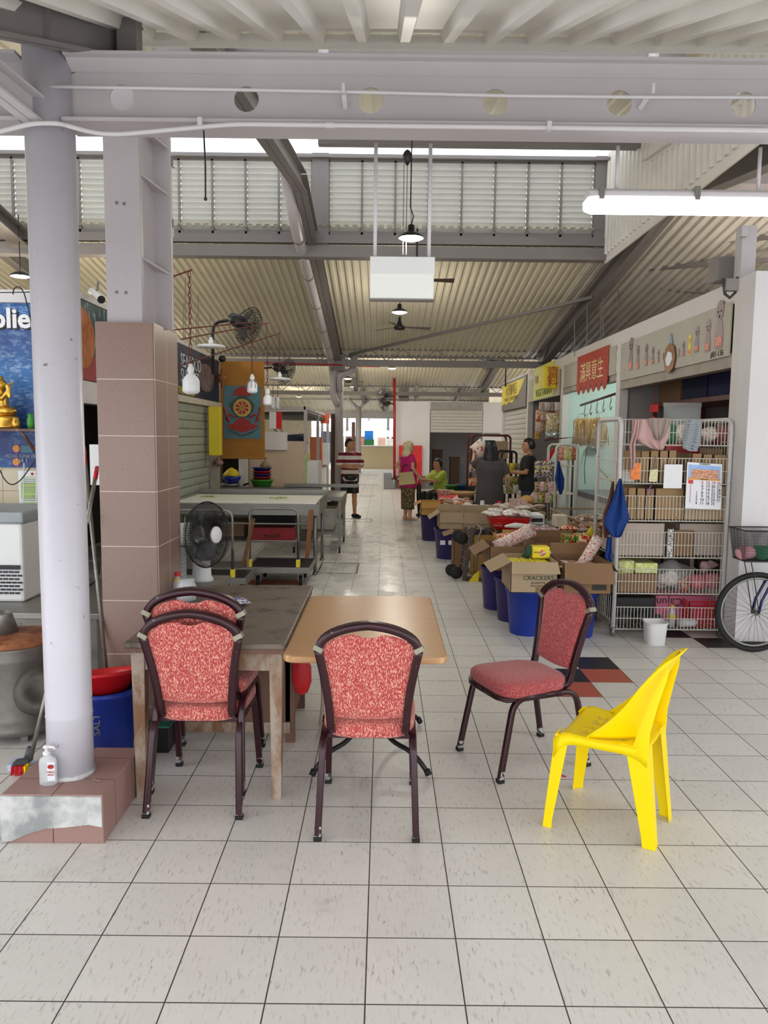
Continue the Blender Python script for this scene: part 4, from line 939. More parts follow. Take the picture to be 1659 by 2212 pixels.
# hose + bag under the tables
pts = [V(-.40,4.15,.62),V(-.36,4.2,.45),V(-.33,4.2,.2),V(-.35,4.2,.02)]
obj('hose', MB().tube(fillet(pts,.1,4), .010, 8).tube(fillet([V(-.43,4.18,.60),V(-.33,4.25,.45),V(-.30,4.25,.05)],.12,4), .010, 8), M('beige_hose',(176,160,140),.5), label='beige hose looped down beside the red bag', cat='hose', smooth=True)
mb = MB().loft([[V(-.435+r_*math.cos(a)*1.0, 3.98+r_*.5*math.sin(a), z) for a in [2*PI*k/14 for k in range(14)]] for r_, z in ((.002,.28),(.035,.30),(.055,.36),(.052,.44),(.03,.52),(.012,.57),(.018,.60),(.03,.63))]).jit(.012,14)
obj('plastic_bag', mb, m_redp, label='red plastic bag hanging between the two tables', cat='bag', smooth=True)
# snack bag on wooden table
def pillow(w_, h_, t_, crimp=.08, n=12):
    mb = MB(); rings = []
    for i in range(n+1):
        v = i/n; k = math.sin(PI*min(max((v-crimp)/(1-2*crimp),0),1))**.5; ring = []
        for j in range(16):
            a = 2*PI*j/16; x = math.copysign(abs(math.cos(a))**.6, math.cos(a))*w_/2*(1-.08*k); y = math.sin(a)*(t_/2*k+.0015)
            ring.append(V(x, y, (v-.5)*h_))
        rings.append(ring)
    return mb.loft(rings)
def packmat(name, c1, c2, sc=14, rough=.3, c3=None, bands=None):
    m_, nt, b = newmat(name); v = coords(nt,'Object'); sc *= 2.3; n1 = noisen(nt, v, sc, 3); out = mix(nt, ramp(nt, n1, .50, .54), lin(c1), lin(c2))
    if c3: n2 = noisen(nt, coords(nt,'Object',loc=(3,3,3)), sc*1.6, 1); out = mix(nt, ramp(nt, n2, .58, .61), out, lin(c3))
    nt.links.new(out, b.inputs['Base Color']); b.inputs['Roughness'].default_value = rough; bumpn(nt, b, noisen(nt, v, 40, 3), .5, .01); return m_
q = at(515,1303,Z=.77)
obj('snack_bag', pillow(.10,.14,.03).xf(Matrix.Translation((q.x,q.y,.782)) @ Matrix.Rotation(.5,4,'Z') @ Matrix.Rotation(PI/2,4,'X')), packmat('blue_snack_pack',(28,70,170),(226,226,232),18,.3,(226,200,150)), label='small blue and white snack bag lying on the worn table', cat='bag', smooth=True)
# bottles and jar on the table back-left
for i,(px,py,h_,lb) in enumerate(((373,1268,.17,'taller sauce bottle with red cap behind the stacked chairs'),(381,1283,.13,'shorter sauce bottle with red cap behind the stacked chairs'))):
    q = at(px,py,Z=.762); x, y = max(q.x,-1.12), q.y; y = min(y, 4.45); x = (px-829)/1620*y
    t = thing('sauce_bottle', lb, 'bottle', (x,y,.762)); z = .762
    obj('body', MB().lathe([(.028,z),(.03,z+.01),(.029,z+h_*.5),(.016,z+h_*.72),(.013,z+h_*.82)], (x,y,0), 16), m_clear2, t, smooth=True)
    obj('cap', MB().lathe([(.016,z+h_*.82),(.017,z+h_*.84),(.016,z+h_*.97),(.014,z+h_)], (x,y,0), 16), m_redp, t)
    obj('label', MB().lathe([(.0225,z+h_*.62),(.018,z+h_*.74)], (x,y,0), 16, cap=False), m_yelsign, t)
q = at(356,1275,Z=.762); x, y = -1.10, 4.15
obj('plastic_jar', MB().lathe([(.05,.762),(.055,.77),(.055,.85),(.045,.87),(.045,.885)], (x,y,0), 18), m_clear2, label='clear plastic jar at the left edge of the worn table', cat='jar', smooth=True)
# fan on a side stand behind the table, with a stack of lids
obj('side_stand', MB().box(-1.33,-1.02,4.65,5.0,0,.02).box(-1.33,-1.02,4.65,5.0,.70,.745).box(-1.33,-1.30,4.65,4.68,.02,.7).box(-1.05,-1.02,4.65,4.68,.02,.7).box(-1.33,-1.30,4.97,5.0,.02,.7).box(-1.05,-1.02,4.97,5.0,.02,.7), m_steeld, label='small steel side stand hidden behind the worn table carrying the fan', cat='stand')
t = thing('pedestal_fan', 'large pedestal fan with white motor housing and black wire cage', 'fan', (-1.18,4.8,.745)); fx, fy = -1.17, 4.8
obj('stem', MB().lathe([(.075,.745),(.075,.76),(.062,.78),(.055,.9),(.048,1.0),(.03,1.02),(.02,1.06)], (fx,fy,0), 20, sx=1.0, sy=.8), m_plast_w, t, smooth=True)
ax = V(.90,-.43,.05).normalized(); hc = at(455,1155,Y=4.62); hub0 = hc-ax*.09
Rm = ax.to_track_quat('Z','Y').to_matrix().to_4x4()
def fx_(mb): return mb.xf(Matrix.Translation(hub0) @ Rm)
obj('motor_housing', fx_(MB().lathe([(.02,-.23),(.055,-.225),(.068,-.20),(.075,-.08),(.078,-.02),(.06,-.0)], (0,0,0), 24)), m_plast_w, t, smooth=True)
obj('neck', MB().tube([V(fx,fy,1.02),V(fx+.02,fy-.02,1.08),hub0-ax*.08-V(0,0,.05)],.02,10), m_black, t, smooth=True)
def cage(R, d0, d1, n, rr=.0014):
    mb = MB()
    for k in range(n):
        a = 2*PI*k/n; c, s_ = math.cos(a), math.sin(a)
        pts = [V(r_*c, r_*s_, z) for r_, z in ((R*.28,d0-.0),(R*.7,d0+.012),(R*.93,d0+.03),(R,(d0+d1)/2),(R*.93,d1-.03),(R*.7,d1-.008),(R*.28,d1+.004))]
        mb.tube(pts, rr, 3)
    return mb
obj('wire_cage', fx_(cage(.203,.0,.13,84,.0019)), m_black, t)
obj('cage_rim', fx_(MB().tube(arc((0,0,.065),.205,0,2*PI,40,'xy')[:-1], .004, 6, closed=True)), m_black, t, smooth=True)
for r_ in (.16,.13,.1,.075): obj('cage_ring', fx_(MB().tube(arc((0,0,.125),r_,0,2*PI,32,'xy')[:-1], .0012, 4, closed=True)), m_black, t)
m_blade = M('smoky_blade', (60,64,70), .2, alpha=.6)
for k in range(3):
    a = 2*PI*k/3+.5; mb = MB()
    for i in range(7):
        for j in range(5):
            u = i/6; v = j/4; r_ = .04+.125*u; an = a+(v-.5)*(1.5-.2*u); mb.v.append(V(r_*math.cos(an), r_*math.sin(an), .045+.035*(v-.5)+.01*u))
    mb.f = [[i*5+j,i*5+j+1,(i+1)*5+j+1,(i+1)*5+j] for i in range(6) for j in range(4)]; mb.mi = [0]*len(mb.f)
    obj('blade', fx_(mb), m_blade, t, smooth=True, solid=.003)
obj('hub_cap', fx_(MB().lathe([(.052,.118),(.052,.135),(.045,.142),(.002,.145)], (0,0,0), 24)), m_plast_w, t, smooth=True)
lx, ly = -1.285, 4.72; mb = MB(); z = .745
for i in range(24): mb.lathe([(.034,z),(.038,z+.004),(.038,z+.007),(.034,z+.0085)], (lx,ly,0), 18); z += .0095
obj('stack_of_lids', mb, m_clear2, label='tall stack of clear plastic lids beside the fan stem', cat='lids', kind='stuff', smooth=True)
# ================================================================== PLINTH ITEMS / LEFT CORNER
px_, py_ = at(105,1694,Z=.21).x, at(105,1694,Z=.21).y
t = thing('sanitiser_bottle', 'clear hand sanitiser pump bottle on the plinth beside the round post', 'bottle', (px_,py_,.21)); z = .21
obj('body', MB().lathe([(.03,z),(.034,z+.006),(.034,z+.10),(.03,z+.115),(.015,z+.125),(.014,z+.13)], (px_,py_,0), 24, sx=1.1, sy=.72), m_clear2, t, smooth=True)
obj('front_label', MB().prism([(.008,z+.025),(.036,z+.025),(.036,z+.105),(.008,z+.105)], lambda a,b,t_: V(px_+a*1.0,py_-.02+t_+ (a*a)*8,b), -.007,-.005), m_paper, t)
obj('logo', MB().lathe([(.013,0),(.013,.002)], (px_+.022,py_-.026,z+.088), 16, axis='y', sx=.7), m_redink, t)
obj('label_text', MB().text('HAND', .012, (px_+.022,py_-.0265,z+.065), depth=.001).text('SANITIZER', .009, (px_+.022,py_-.0265,z+.053), depth=.001, sx=.6), m_redink, t)
obj('pump', MB().lathe([(.015,z+.128),(.015,z+.143),(.006,z+.145),(.006,z+.158),(.013,z+.16),(.013,z+.168),(.004,z+.172)], (px_-.004,py_,0), 14).tube([V(px_-.004,py_,z+.166),V(px_+.028,py_-.005,z+.165),V(px_+.036,py_-.006,z+.157)],.0055,8), m_plast_w, t, smooth=True)
obj('twig', MB().tube([V(-1.235,3.09,.214),V(-1.195,3.07,.216)],.002,5), m_leg, label='short pale stick lying on the plinth right of the post', cat='stick')
# deck brush
t = thing('deck_brush', 'deck scrubbing brush with grey head, red bristles and silver handle', 'brush', (-1.65,3.35,0))
a = at(66,1645,Z=.05); b = V(-1.49, 3.42, .46); a = V(a.x, a.y, .05)
obj('handle', MB().tube([a+V(0,0,.01), at(105,1478,Y=3.55)], .011, 10), m_steel, t, smooth=True)
h0 = at(28,1655,Z=.04); h1 = at(68,1648,Z=.04); m_brgrey = M('brush_grey',(70,72,78),.5)
obj('head', MB().hexa([(h0.x,h0.y-.03,.045),(h1.x,h1.y-.03,.045),(h1.x,h1.y+.03,.045),(h0.x,h0.y+.03,.045),(h0.x+.01,h0.y-.02,.07),(h1.x,h1.y-.02,.07),(h1.x,h1.y+.02,.07),(h0.x+.01,h0.y+.02,.07)]), m_brgrey, t, bevel=.006)
obj('socket', MB().tube([V(h1.x-.02,h1.y,.06),V(h1.x+.0,h1.y,.12)],.018,10), m_brgrey, t, smooth=True)
mb = MB(); mb2 = MB()
for i in range(11):
    for j in range(4):
        x = h0.x+.005+(h1.x-h0.x)*i/11; y = h0.y-.025+.016*j; (mb2 if i > 8 else mb).tube([V(x,y,.05),V(x+rnd.uniform(-.006,.006),y+rnd.uniform(-.006,.006),.004)],.0032,4)
o = obj('bristles', mb, m_redp, t); o['kind'] = 'stuff'; o = obj('bristles', mb2, m_yellow, t, label='yellow-green end bristles'); o['kind'] = 'stuff'
obj('floor_rag', MB().box(-1.86,-1.74,3.6,3.68,0,.03).jit(.02,20), M('pale_blue_cloth',(190,200,226),.8), label='small pale blue crumpled scrap left of the deck brush', cat='cloth')
# drum stove
t = thing('steel_drum', 'round steel drum with a rusty lid and chimney at the left edge', 'drum', (-2.07,4.0,0)); dx_, dy_ = -2.06, 4.12
obj('body', MB().lathe([(.15,.04),(.22,.045),(.225,.08),(.215,.1),(.222,.12),(.215,.14),(.215,.45),(.222,.47),(.215,.485),(.222,.5),(.215,.515),(.225,.53)], (dx_,dy_,0), 36), m_steeld, t, smooth=True)
obj('rusty_lid', MB().lathe([(.225,.53),(.235,.535),(.235,.55),(.2,.565),(.1,.58)], (dx_,dy_,0), 36).jit(.006,9), m_rust, t, smooth=True)
obj('chimney', MB().lathe([(.09,.57),(.055,.68),(.055,.69),(.05,.69),(.05,.6)], (dx_-.07,dy_,0), 24), m_steel, t, smooth=True)
for a in (.6,2.2,3.8,5.4): obj('foot', MB().box(dx_+.16*math.cos(a)-.02,dx_+.16*math.cos(a)+.02,dy_+.16*math.sin(a)-.02,dy_+.16*math.sin(a)+.02,0,.045), m_steeld, t)
lid = MB().lathe([(.002,.0),(.05,.004),(.06,.012),(.1,.01),(.11,.0),(.125,-.004),(.13,-.012)], (0,0,0), 28).xf(Matrix.Translation(at(85,1490,Y=3.75)) @ Matrix.Rotation(math.radians(62),4,'X') @ Matrix.Rotation(.15,4,'Y'))
obj('pot_lid', lid, M('dark_pot_metal',(70,66,60),.45,.6,var=.2,vs=20), label='dark embossed round metal lid leaning between the drum and round post', cat='lid', smooth=True)
obj('dustpan', MB().prism([(-1.62,.0),(-1.54,.0),(-1.53,.42),(-1.60,.38)], lambda a,b,t_: V(a,t_,b), 3.7, 3.72), M('green_dustpan',(20,110,60),.45), label='green plastic dustpan standing behind the round post', cat='dustpan')
# steel counter + freezer
t = thing('steel_counter', 'low stained stainless counter under the chest freezer', 'counter', (-2.5,5.3,0))
obj('worktop', MB().box(-3.6,-1.86,4.88,6.1,.46,.5), m_steel, t, bevel=.005); obj('front_panel', MB().box(-3.6,-1.9,4.9,4.92,0,.46), m_steeld, t); obj('side_panel', MB().box(-1.92,-1.9,4.92,6.1,0,.46), m_steeld, t)
t = thing('chest_freezer', 'white chest freezer with black vent grille on the steel counter', 'freezer', (-3,5.5,.5))
obj('cabinet', MB().box(-3.7,-2.52,5.2,5.85,.5,1.06), m_plast_w, t, bevel=.02); obj('lid', MB().box(-3.72,-2.5,5.18,5.87,1.06,1.14), M('freezer_lid',(150,156,160),.4), t, bevel=.015)
gm = MB()
for i in range(7):
    for j in range(9): gm.box(-2.9+j*.04+(i%2)*.02,-2.9+j*.04+.03+(i%2)*.02,5.19,5.2,.56+i*.025,.572+i*.025)
o = obj('vent_grille', gm, m_black, t); obj('grille_trim', MB().box(-2.95,-2.54,5.185,5.195,.735,.765), m_black, t)
obj('price_card', MB().box(-2.82,-2.72,5.18,5.2,.88,.96).jit(.003,9), m_cardg, t)
# blue bin with red basin
t = thing('waste_bin', 'blue plastic bin between the round post and the wooden table', 'bin', (-1.42,3.75,0)); bx_, by_ = -1.43, 3.76
obj('tub', MB().lathe([(.13,0),(.135,.01),(.165,.37),(.178,.372),(.178,.40),(.166,.40),(.16,.38),(.13,.02)], (bx_,by_,0), 32, cap=False).lathe([(.13,.012),(.001,.012)], (bx_,by_,0), 32), m_blue, t, smooth=True)
obj('marking', MB().text('SALT', .05, (bx_+.02,by_-.156,.25), (0,0,1), (-1,0,0), .004), m_steel, t)
rb = MB().lathe([(.10,0),(.11,.004),(.165,.09),(.182,.095),(.182,.11),(.168,.11),(.16,.09),(.105,.012),(.002,.012)], (0,0,0), 32).xf(Matrix.Translation((bx_+.005,by_,.36)) @ Matrix.Rotation(-.18,4,'X') @ Matrix.Rotation(-.1,4,'Y'))
t = thing('red_basin', 'red plastic basin with a white sticker set in the blue bin', 'basin', (bx_,by_,.4))
obj('bowl', rb, m_redp, t, smooth=True)
q = at(234,1478,Y=by_+.13); obj('sticker', MB().prism([(-.03,-.03),(.03,-.035),(.032,.022),(-.032,.026)], lambda a,b,t_: V(q.x+a,q.y+.02+t_,q.z+b-.01), -.012,-.010), m_paper, t)
obj('green_crate_lid', MB().box(-1.25,-1.12,3.84,4.0,.14,.15), M('teal_lid',(30,110,90),.5), label='thin teal lid on a dark box between blue bin and cabinet', cat='lid')
obj('dark_box', MB().box(-1.24,-1.13,3.85,3.99,0,.139), m_black, label='small dark box on the floor right of the blue bin', cat='box')
# poles between post and column
for i,(p0,p1,mt,lb) in enumerate((((180,965),(232,1470),m_steel,'long silver mop pole with red grip leaning behind the round post'),((210,1010),(188,1130),m_steel,'shorter silver pole leaning against the tiled column'))):
    a = at(*p0,Y=4.3); b = at(*p1,Y=3.95); t = thing('mop_pole', lb, 'pole', b); 
    if i == 0: b = b+(b-a).normalized()*.0
    obj('shaft', MB().tube([a,b],.011,10), mt, t, smooth=True); c_ = a+(b-a).normalized()*.1; obj('grip', MB().tube([a,c_],.013,10), m_redp, t, smooth=True)
a = at(192,1212,Y=4.2); obj('black_hook', MB().tube(fillet([a,a+V(.05,0,0),a+V(.055,0,-.08),a+V(0,0,-.14)],.05,5),.009,8), m_black, label='black curved plastic hook on the pole behind the round post', cat='hook', smooth=True)
a = at(193,960,Y=5.0); b = at(232,1048,Y=5.0)
obj('notice_board', MB().box(a.x,b.x,5.0,5.02,b.z,a.z), m_plast_w, label='small white board between the round post and tiled column', cat='board')
# scrap on the floor
q = at(1215,1677,Z=0); obj('wrapper_scrap', MB().box(-.02,.02,-.005,.005,0,.006).xf(Matrix.Translation((q.x,q.y,0)) @ Matrix.Rotation(-.6,4,'Z')).jit(.004,60), M('magenta_scrap',(200,40,100),.4), label='tiny magenta wrapper scrap on the floor left of the yellow chair', cat='scrap')
# ================================================================== HANGING THINGS AT THE BEAM
t = thing('tube_lamp', 'long lit weatherproof fluorescent lamp hanging at upper right', 'lamp', (1.45,3.3,2.7))
z0 = 2.70
obj('housing', MB().prism([(-.05,0),(.05,0),(.045,.025),(.025,.04),(-.025,.04),(-.045,.025)], lambda a,b,t_: V(t_,3.3+a,z0+b), .85,2.1), m_white, t, bevel=.004)
obj('diffuser', MB().prism([(-.052,0),(-.045,-.035),(-.025,-.052),(.025,-.052),(.045,-.035),(.052,0)], lambda a,b,t_: V(t_,3.3+a,z0+b), .875,2.1), m_tube, t)
obj('end_cap', MB().prism([(-.052,0),(-.045,-.035),(-.025,-.052),(.025,-.052),(.045,-.035),(.052,0)], lambda a,b,t_: V(t_,3.3+a*(1 if t_>.86 else .8),z0+b*(1 if t_>.86 else .85)), .845,.875), m_clear2, t)
for x in (.90,1.3): obj('latch', MB().box(x-.012,x+.012,3.243,3.357,z0-.012,z0+.045), m_steel, t, bevel=.003)
for x in (.975,1.576): obj('drop_rod', MB().tube([V(x,3.3,z0+.035),V(x,3.3,2.92)],.008,8), m_white, t, smooth=True)
t = thing('hanging_sign', 'blank white sign box hung on two rods above the aisle', 'sign', (.07,3.3,2.27))
a = at(800,557,Y=3.3); b = at(937,650,Y=3.3)
obj('header', MB().box(a.x,b.x,3.27,3.33,a.z-.072,a.z), m_plast_w, t, bevel=.002); obj('panel', MB().box(a.x,b.x-.003,3.275,3.325,b.z,a.z-.068), M('sign_diffuser',(236,238,232),.4,var=.02), t, bevel=.004)
obj('edge_trim', MB().box(a.x-.002,b.x-.001,3.272,3.328,b.z-.002,b.z+.004), m_steel, t)
for x in (-.045,.185): obj('drop_rod', MB().tube([V(x,3.3,a.z),V(x,3.3,2.92)],.008,8), m_white, t, smooth=True)
# ================================================================== LIGHTS INSIDE THE HALL (pendant lamps)
def pendant(px, py, Y, lab, watts=60, drop=.4):
    watts *= .8
    q = at(px, py, Y=Y); t = thing('pendant_lamp', lab, 'lamp', (q.x,q.y,q.z))
    obj('reflector', MB().lathe([(.12,-.0),(.115,.02),(.07,.05),(.035,.06),(.03,.12),(.01,.13)], tuple(q), 20, cap=False), m_black, t, smooth=True)
    obj('lit_face', MB().lathe([(.002,-.02),(.06,-.018),(.095,-.008),(.11,.004)], tuple(q), 16, cap=False), m_lit, t, smooth=True)
    top = 5.93-SL*(Y-9.3*int((Y-6.6)/9.3)) if Y > 9.8 else 4.95; obj('cable', MB().tube([q+V(0,0,.12),q+V(.02,0,.2),q+V(-.01,0,.28),V(q.x,q.y,max(top-.02,q.z+.3))],.006,5), m_black, t)
    lamp('pendant_light','POINT',(q.x,q.y,q.z-.06),watts,(1,.93,.8),.12,parent=t); return t
pendant(888,515,7.3,'nearest lit pendant lamp above the hanging white sign',30)
pendant(863,675,11.4,'lit pendant lamp just below the hanging white sign',60)
pendant(856,748,16.4,'lit pendant lamp below the black ceiling fan',60)
pendant(847,796,21.5,'lit pendant lamp beside the red fire pipe',60)
pendant(751,818,22,'lit pendant lamp nearest right of the round column, top of a row of three',40)
pendant(762,835,26,'lit pendant lamp, middle of the row of three right of the round column',40)
pendant(767,848,30,'lit pendant lamp, lowest of the row of three right of the round column',40)
for x,y,e_ in ((5.0,8.6,70),(-4.5,9.5,60),(-4.8,14,70),(-5,19,80),(4.6,13,0),(5,21.5,60),(-4.5,27,80),(5.5,26,40),(-3.6,32,60)):  # added fill lamps that brighten the roof sheets and hall, modelled like the pendants
    if e_:
        q = V(x,y,3.3 if y != 9.5 else 3.6); t = thing('pendant_lamp','added fill lamp over the stall roofs, built like a pendant','lamp',q,group='added fill lamps over the stall roofs')
        obj('reflector', MB().lathe([(.12,-.0),(.115,.02),(.07,.05),(.035,.06)], tuple(q), 14, cap=False), m_black, t); obj('lit_face', MB().lathe([(.002,-.02),(.11,.004)], tuple(q), 12, cap=False), m_lit, t); obj('cable', MB().tube([q+V(0,0,.05),V(q.x,q.y,5.9-SL*(y-9.3*int((y-6.6)/9.3)) if y > 6.7 else 4.3)],.006,5), m_black, t)
        lamp('pendant_light','POINT',(q.x,q.y,q.z-.06),e_,(1,.93,.8),.12,parent=t)
# hook and pulley with cords over the nearest lamp
q = at(880,335,Y=7.3); t = thing('pulley_hook','black pulley hook with cords under the purlin above the nearest lamp','hook',q)
obj('hook_body', MB().lathe([(.001,-.1),(.03,-.06),(.045,0),(.03,.03),(.005,.05)], tuple(q), 12), m_black, t, smooth=True)
for px in (873,880,888): obj('cord', MB().tube([at(px,350,Y=7.3),at(px-3 if px<885 else px,500 if px>885 else 550,Y=7.3)],.004,4), m_grey, t)
# ceiling fans
def ceilfan(px,py,Y,lab,r=.55,ang=.3,s=1):
    q = at(px,py,Y=Y); t = thing('ceiling_fan',lab,'fan',q)
    obj('motor', MB().lathe([(.001,-.06*s),(.09*s,-.05*s),(.1*s,0),(.05*s,.03*s),(.02*s,.12*s),(.03*s,.2*s),(.0,.21*s)], tuple(q), 16), m_black, t, smooth=True)
    obj('rod', MB().tube([q+V(0,0,.1),q+V(0,0,.55)],.012,6), m_black, t)
    for k in range(3):
        a = ang+2*PI*k/3; d = V(math.cos(a),math.sin(a),0); n_ = V(-d.y,d.x,0); o0 = q+d*.08; o1 = q+d*r
        obj('blade', MB().hexa([o0-n_*.03,o0+n_*.03-V(0,0,.01),o0+n_*.03-V(0,0,.004),o0-n_*.03+V(0,0,.006),o1-n_*.06,o1+n_*.06-V(0,0,.02),o1+n_*.06-V(0,0,.014),o1-n_*.06+V(0,0,.006)]), M('fan_blade_brown',(70,52,48),.4), t)
ceilfan(863,706,13.3,'black conical ceiling fan between the pendant lamps',.56,.25)
ceilfan(900,604,8.6,'ceiling fan mostly hidden behind the hanging white sign',.42,.0)
ceilfan(752,823,23,'small far ceiling fan right of the round column',.5,.4)
# wall fans on arms
def wallfan(px,py,Y,base,lab,r=.2,ax=(.7,-.5,-.35),glass=False):
    q = at(px,py,Y=Y); t = thing('wall_fan',lab,'fan',q); axv = V(*ax).normalized(); Rq = axv.to_track_quat('Z','Y').to_matrix().to_4x4(); X_ = Matrix.Translation(q) @ Rq
    mb = MB()
    for k in range(30):
        a = 2*PI*k/30; c,s_ = math.cos(a),math.sin(a); mb.tube([V(r*.2*c,r*.2*s_,.0),V(r*.8*c,r*.8*s_,.01),V(r*c,r*s_,.06),V(r*.8*c,r*.8*s_,.11),V(r*.2*c,r*.2*s_,.12)],.0034,3)
    obj('wire_cage', mb.xf(X_), m_black, t)
    mr = MB()
    for rr,z in ((r,.06),(r*.8,.11),(r*.55,.118),(r*.8,.01)): mr.tube(arc((0,0,z),rr,0,2*PI,24,'xy')[:-1],.003,4,closed=True)
    obj('cage_rings', mr.xf(X_), m_black, t)
    obj('motor', MB().lathe([(.0,-.2),(.06,-.19),(.075,-.12),(.07,-.02),(.03,.04),(.03,.09),(.0,.1)],(0,0,0),16).xf(X_), m_black, t, smooth=True)
    for k in range(3):
        a = 2*PI*k/3; mbb = MB()
        for i in range(5):
            for j in range(4):
                u=i/4;v=j/3; r_=.03+(r*.85-.03)*u; an=a+(v-.5)*1.2; mbb.v.append(V(r_*math.cos(an),r_*math.sin(an),.06+.03*(v-.5)))
        mbb.f=[[i*4+j,i*4+j+1,(i+1)*4+j+1,(i+1)*4+j] for i in range(4) for j in range(3)]; mbb.mi=[0]*12
        obj('blade', mbb.xf(X_), m_blade, t, smooth=True)
    b = V(*base); k = q-axv*.15
    obj('arm', MB().tube(fillet([k,V(b.x,b.y,k.z-.02),b],.12,5),.018,8), m_black, t, smooth=True)
    return t
q = at(460,770,Y=8.6); wallfan(528,700,8.4,(q.x,8.6,q.z-.2),'big black fan on a bent arm above the seafood sign',.21,(.75,-.35,-.35))
q = at(590,835,Y=12.5); wallfan(612,800,12.3,(q.x-.25,12.5,q.z),'black fan on a short arm right of the painted scroll',.22,(.75,-.35,-.35))
q = at(1092,826,Y=18); wallfan(1058,775,17.6,(q.x,18,q.z-.1),'black fan on a bent arm above the coffee sign',.28,(-.7,-.6,-.1))
wallfan(833,855,23.8,(.33,24,2.75),'upper of two grey wall fans left of the red riser',.28,(-.3,-.9,-.1)); wallfan(832,873,23.8,(.33,24,2.4),'lower of two grey wall fans left of the red riser',.22,(-.6,-.6,-.2))
# ================================================================== LEFT MIDDLE: chains and bulbs
def bulb(px, ytop, ybot, Y, top, lab, r=.045, chain=True, cage=False, disc=False):
    t0 = at(px, ytop, Y=Y); b0 = at(px, ybot, Y=Y); t = thing('hanging_bulb', lab, 'lamp', b0)
    h = r*2.6
    if chain:
        n = int((t0.z-b0.z-h-.05)/.034); mb = MB()
        for i in range(n):
            c = V(b0.x, Y, b0.z+h+.06+i*.034+.01); e = []
            for k in range(10):
                a = 2*PI*k/10; u,v_ = .009*math.cos(a),.022*math.sin(a); e.append(c+(V(u,0,v_) if i%2 else V(0,u,v_)))
            mb.tube(e,.0028,4,closed=True)
        o = obj('chain', mb, m_chain, t)
    else: obj('cord', MB().tube([t0,V(b0.x,Y,b0.z+h)],.004,4), m_black, t)
    obj('holder', MB().lathe([(.018,h-.02),(.02,h+.0),(.024,h+.01),(.024,h+.03),(.016,h+.035),(.014,h+.055)], tuple(b0), 14), m_plast_w, t, smooth=True)
    if disc: obj('shade', MB().lathe([(.13,h-.03),(.12,h-.015),(.03,h)], tuple(b0), 20), m_plast_w, t, smooth=True)
    else: obj('glass', MB().lathe([(.001,0),(r*.7,.004),(r*.97,r*.3),(r,r*.5),(r,r*1.5),(r*.85,r*1.9),(r*.5,r*2.3),(.02,h-.01)], tuple(b0), 20), m_lampw, t, smooth=True)
    if cage:
        mb = MB()
        for k in range(8):
            a = 2*PI*k/8; c,s_ = math.cos(a),math.sin(a); mb.tube([b0+V(.02*c,.02*s_,h),b0+V(r*1.1*c,r*1.1*s_,h*.75),b0+V(r*1.1*c,r*1.1*s_,h*.4)],.003,4)
        obj('guard', mb, m_grey, t)
    return t
bulb(413,585,852,5.2,3,'large unlit white bulb on a rusty chain beside the tiled column',.058)
bulb(545,695,850,7.6,3,'unlit caged bulb on a rusty chain in front of the painted scroll',.052,cage=True)
bulb(578,770,876,7.6,3,'unlit white bulb with a short rusty chain at the right edge of the scroll',.044)
bulb(604,722,835,8.4,3,'unlit bulb under a wide white disc shade on a rusty chain',.04,disc=True)
bulb(456,745,768,6.8,3,'unlit lamp with a flat white disc shade in front of the seafood sign',.04,chain=False,disc=True)
for i,(px,lb) in enumerate(((590,'left of two spiral bulbs hanging below the disc shade'),(600,'right of two spiral bulbs hanging below the disc shade'))):
    b0 = at(px,884,Y=9.0); t = thing('spiral_bulb', lb, 'lamp', b0); mb = MB()
    pts = [b0+V(.016*math.cos(k*.7),.016*math.sin(k*.7),.01+k*.0028) for k in range(46)]
    obj('spiral', mb.tube(pts,.007,6), m_lampw, t, smooth=True); obj('cord', MB().tube([b0+V(0,0,.14),at(px,832,Y=9.0)],.003,4), m_black, t)
# support rods for the hanging bulbs
for (a_,b_,Y1,Y2,lb) in (((366,600),(415,583),5.2,5.2,'bent wire arm carrying the large white bulb'),((300,720),(545,696),6.3,7.6,'upper thin rod running to the caged bulb'),((390,733),(578,698),6.6,7.6,'middle thin rod above the painted scroll'),((372,795),(604,720),7.0,8.4,'lower thin rod running to the disc-shaded bulb')):
    obj('support_rod', MB().tube([at(*a_,Y=Y1),at(*b_,Y=Y2)],.006,5), m_chain, label=lb, cat='rod')
obj('support_rod', MB().tube([at(576,699,Y=7.6),at(578,800,Y=7.6)],.004,4), m_chain, label='thin vertical rod dropping to the bulb at the scroll edge', cat='rod')
obj('black_lamp', MB().sph(at(480,775,Y=11.7),(.06,.05,.05)), m_black, label='small black floodlight on the corner of the seafood sign', cat='lamp', smooth=True)
# security cameras
def seccam(px,py,Y,d,lab):
    q = at(px,py,Y=Y); t = thing('security_camera',lab,'camera',q); dv = V(*d).normalized()
    obj('body', MB().tube([q-dv*.1,q+dv*.1],.035,10), m_plast_w, t, smooth=True); obj('lens', MB().tube([q+dv*.1,q+dv*.112],.034,10), m_black, t); obj('mount', MB().tube([q,q+V(0,.05,.12)],.012,6), m_grey, t)
seccam(208,638,6.6,(.5,-.5,-.35),'white security camera between the round post and steel column')
q = at(1578,618,Y=6.0); t = thing('floodlight','small dark floodlight bracket at the top corner of the white wall','lamp',q)
obj('frame', MB().tube([q+V(-.06,0,.06),q+V(-.04,0,-.06),q+V(0,0,-.09),q+V(.04,0,-.05),q+V(.05,0,.07)],.012,6), m_dark, t); obj('head', MB().box(q.x-.05,q.x+.05,q.y-.04,q.y+.02,q.z-.04,q.z+.05), m_grey, t)
t = thing('roof_stub_post','pale square post standing on top of the white wall at right','post',(3.1,6.3,3.0))
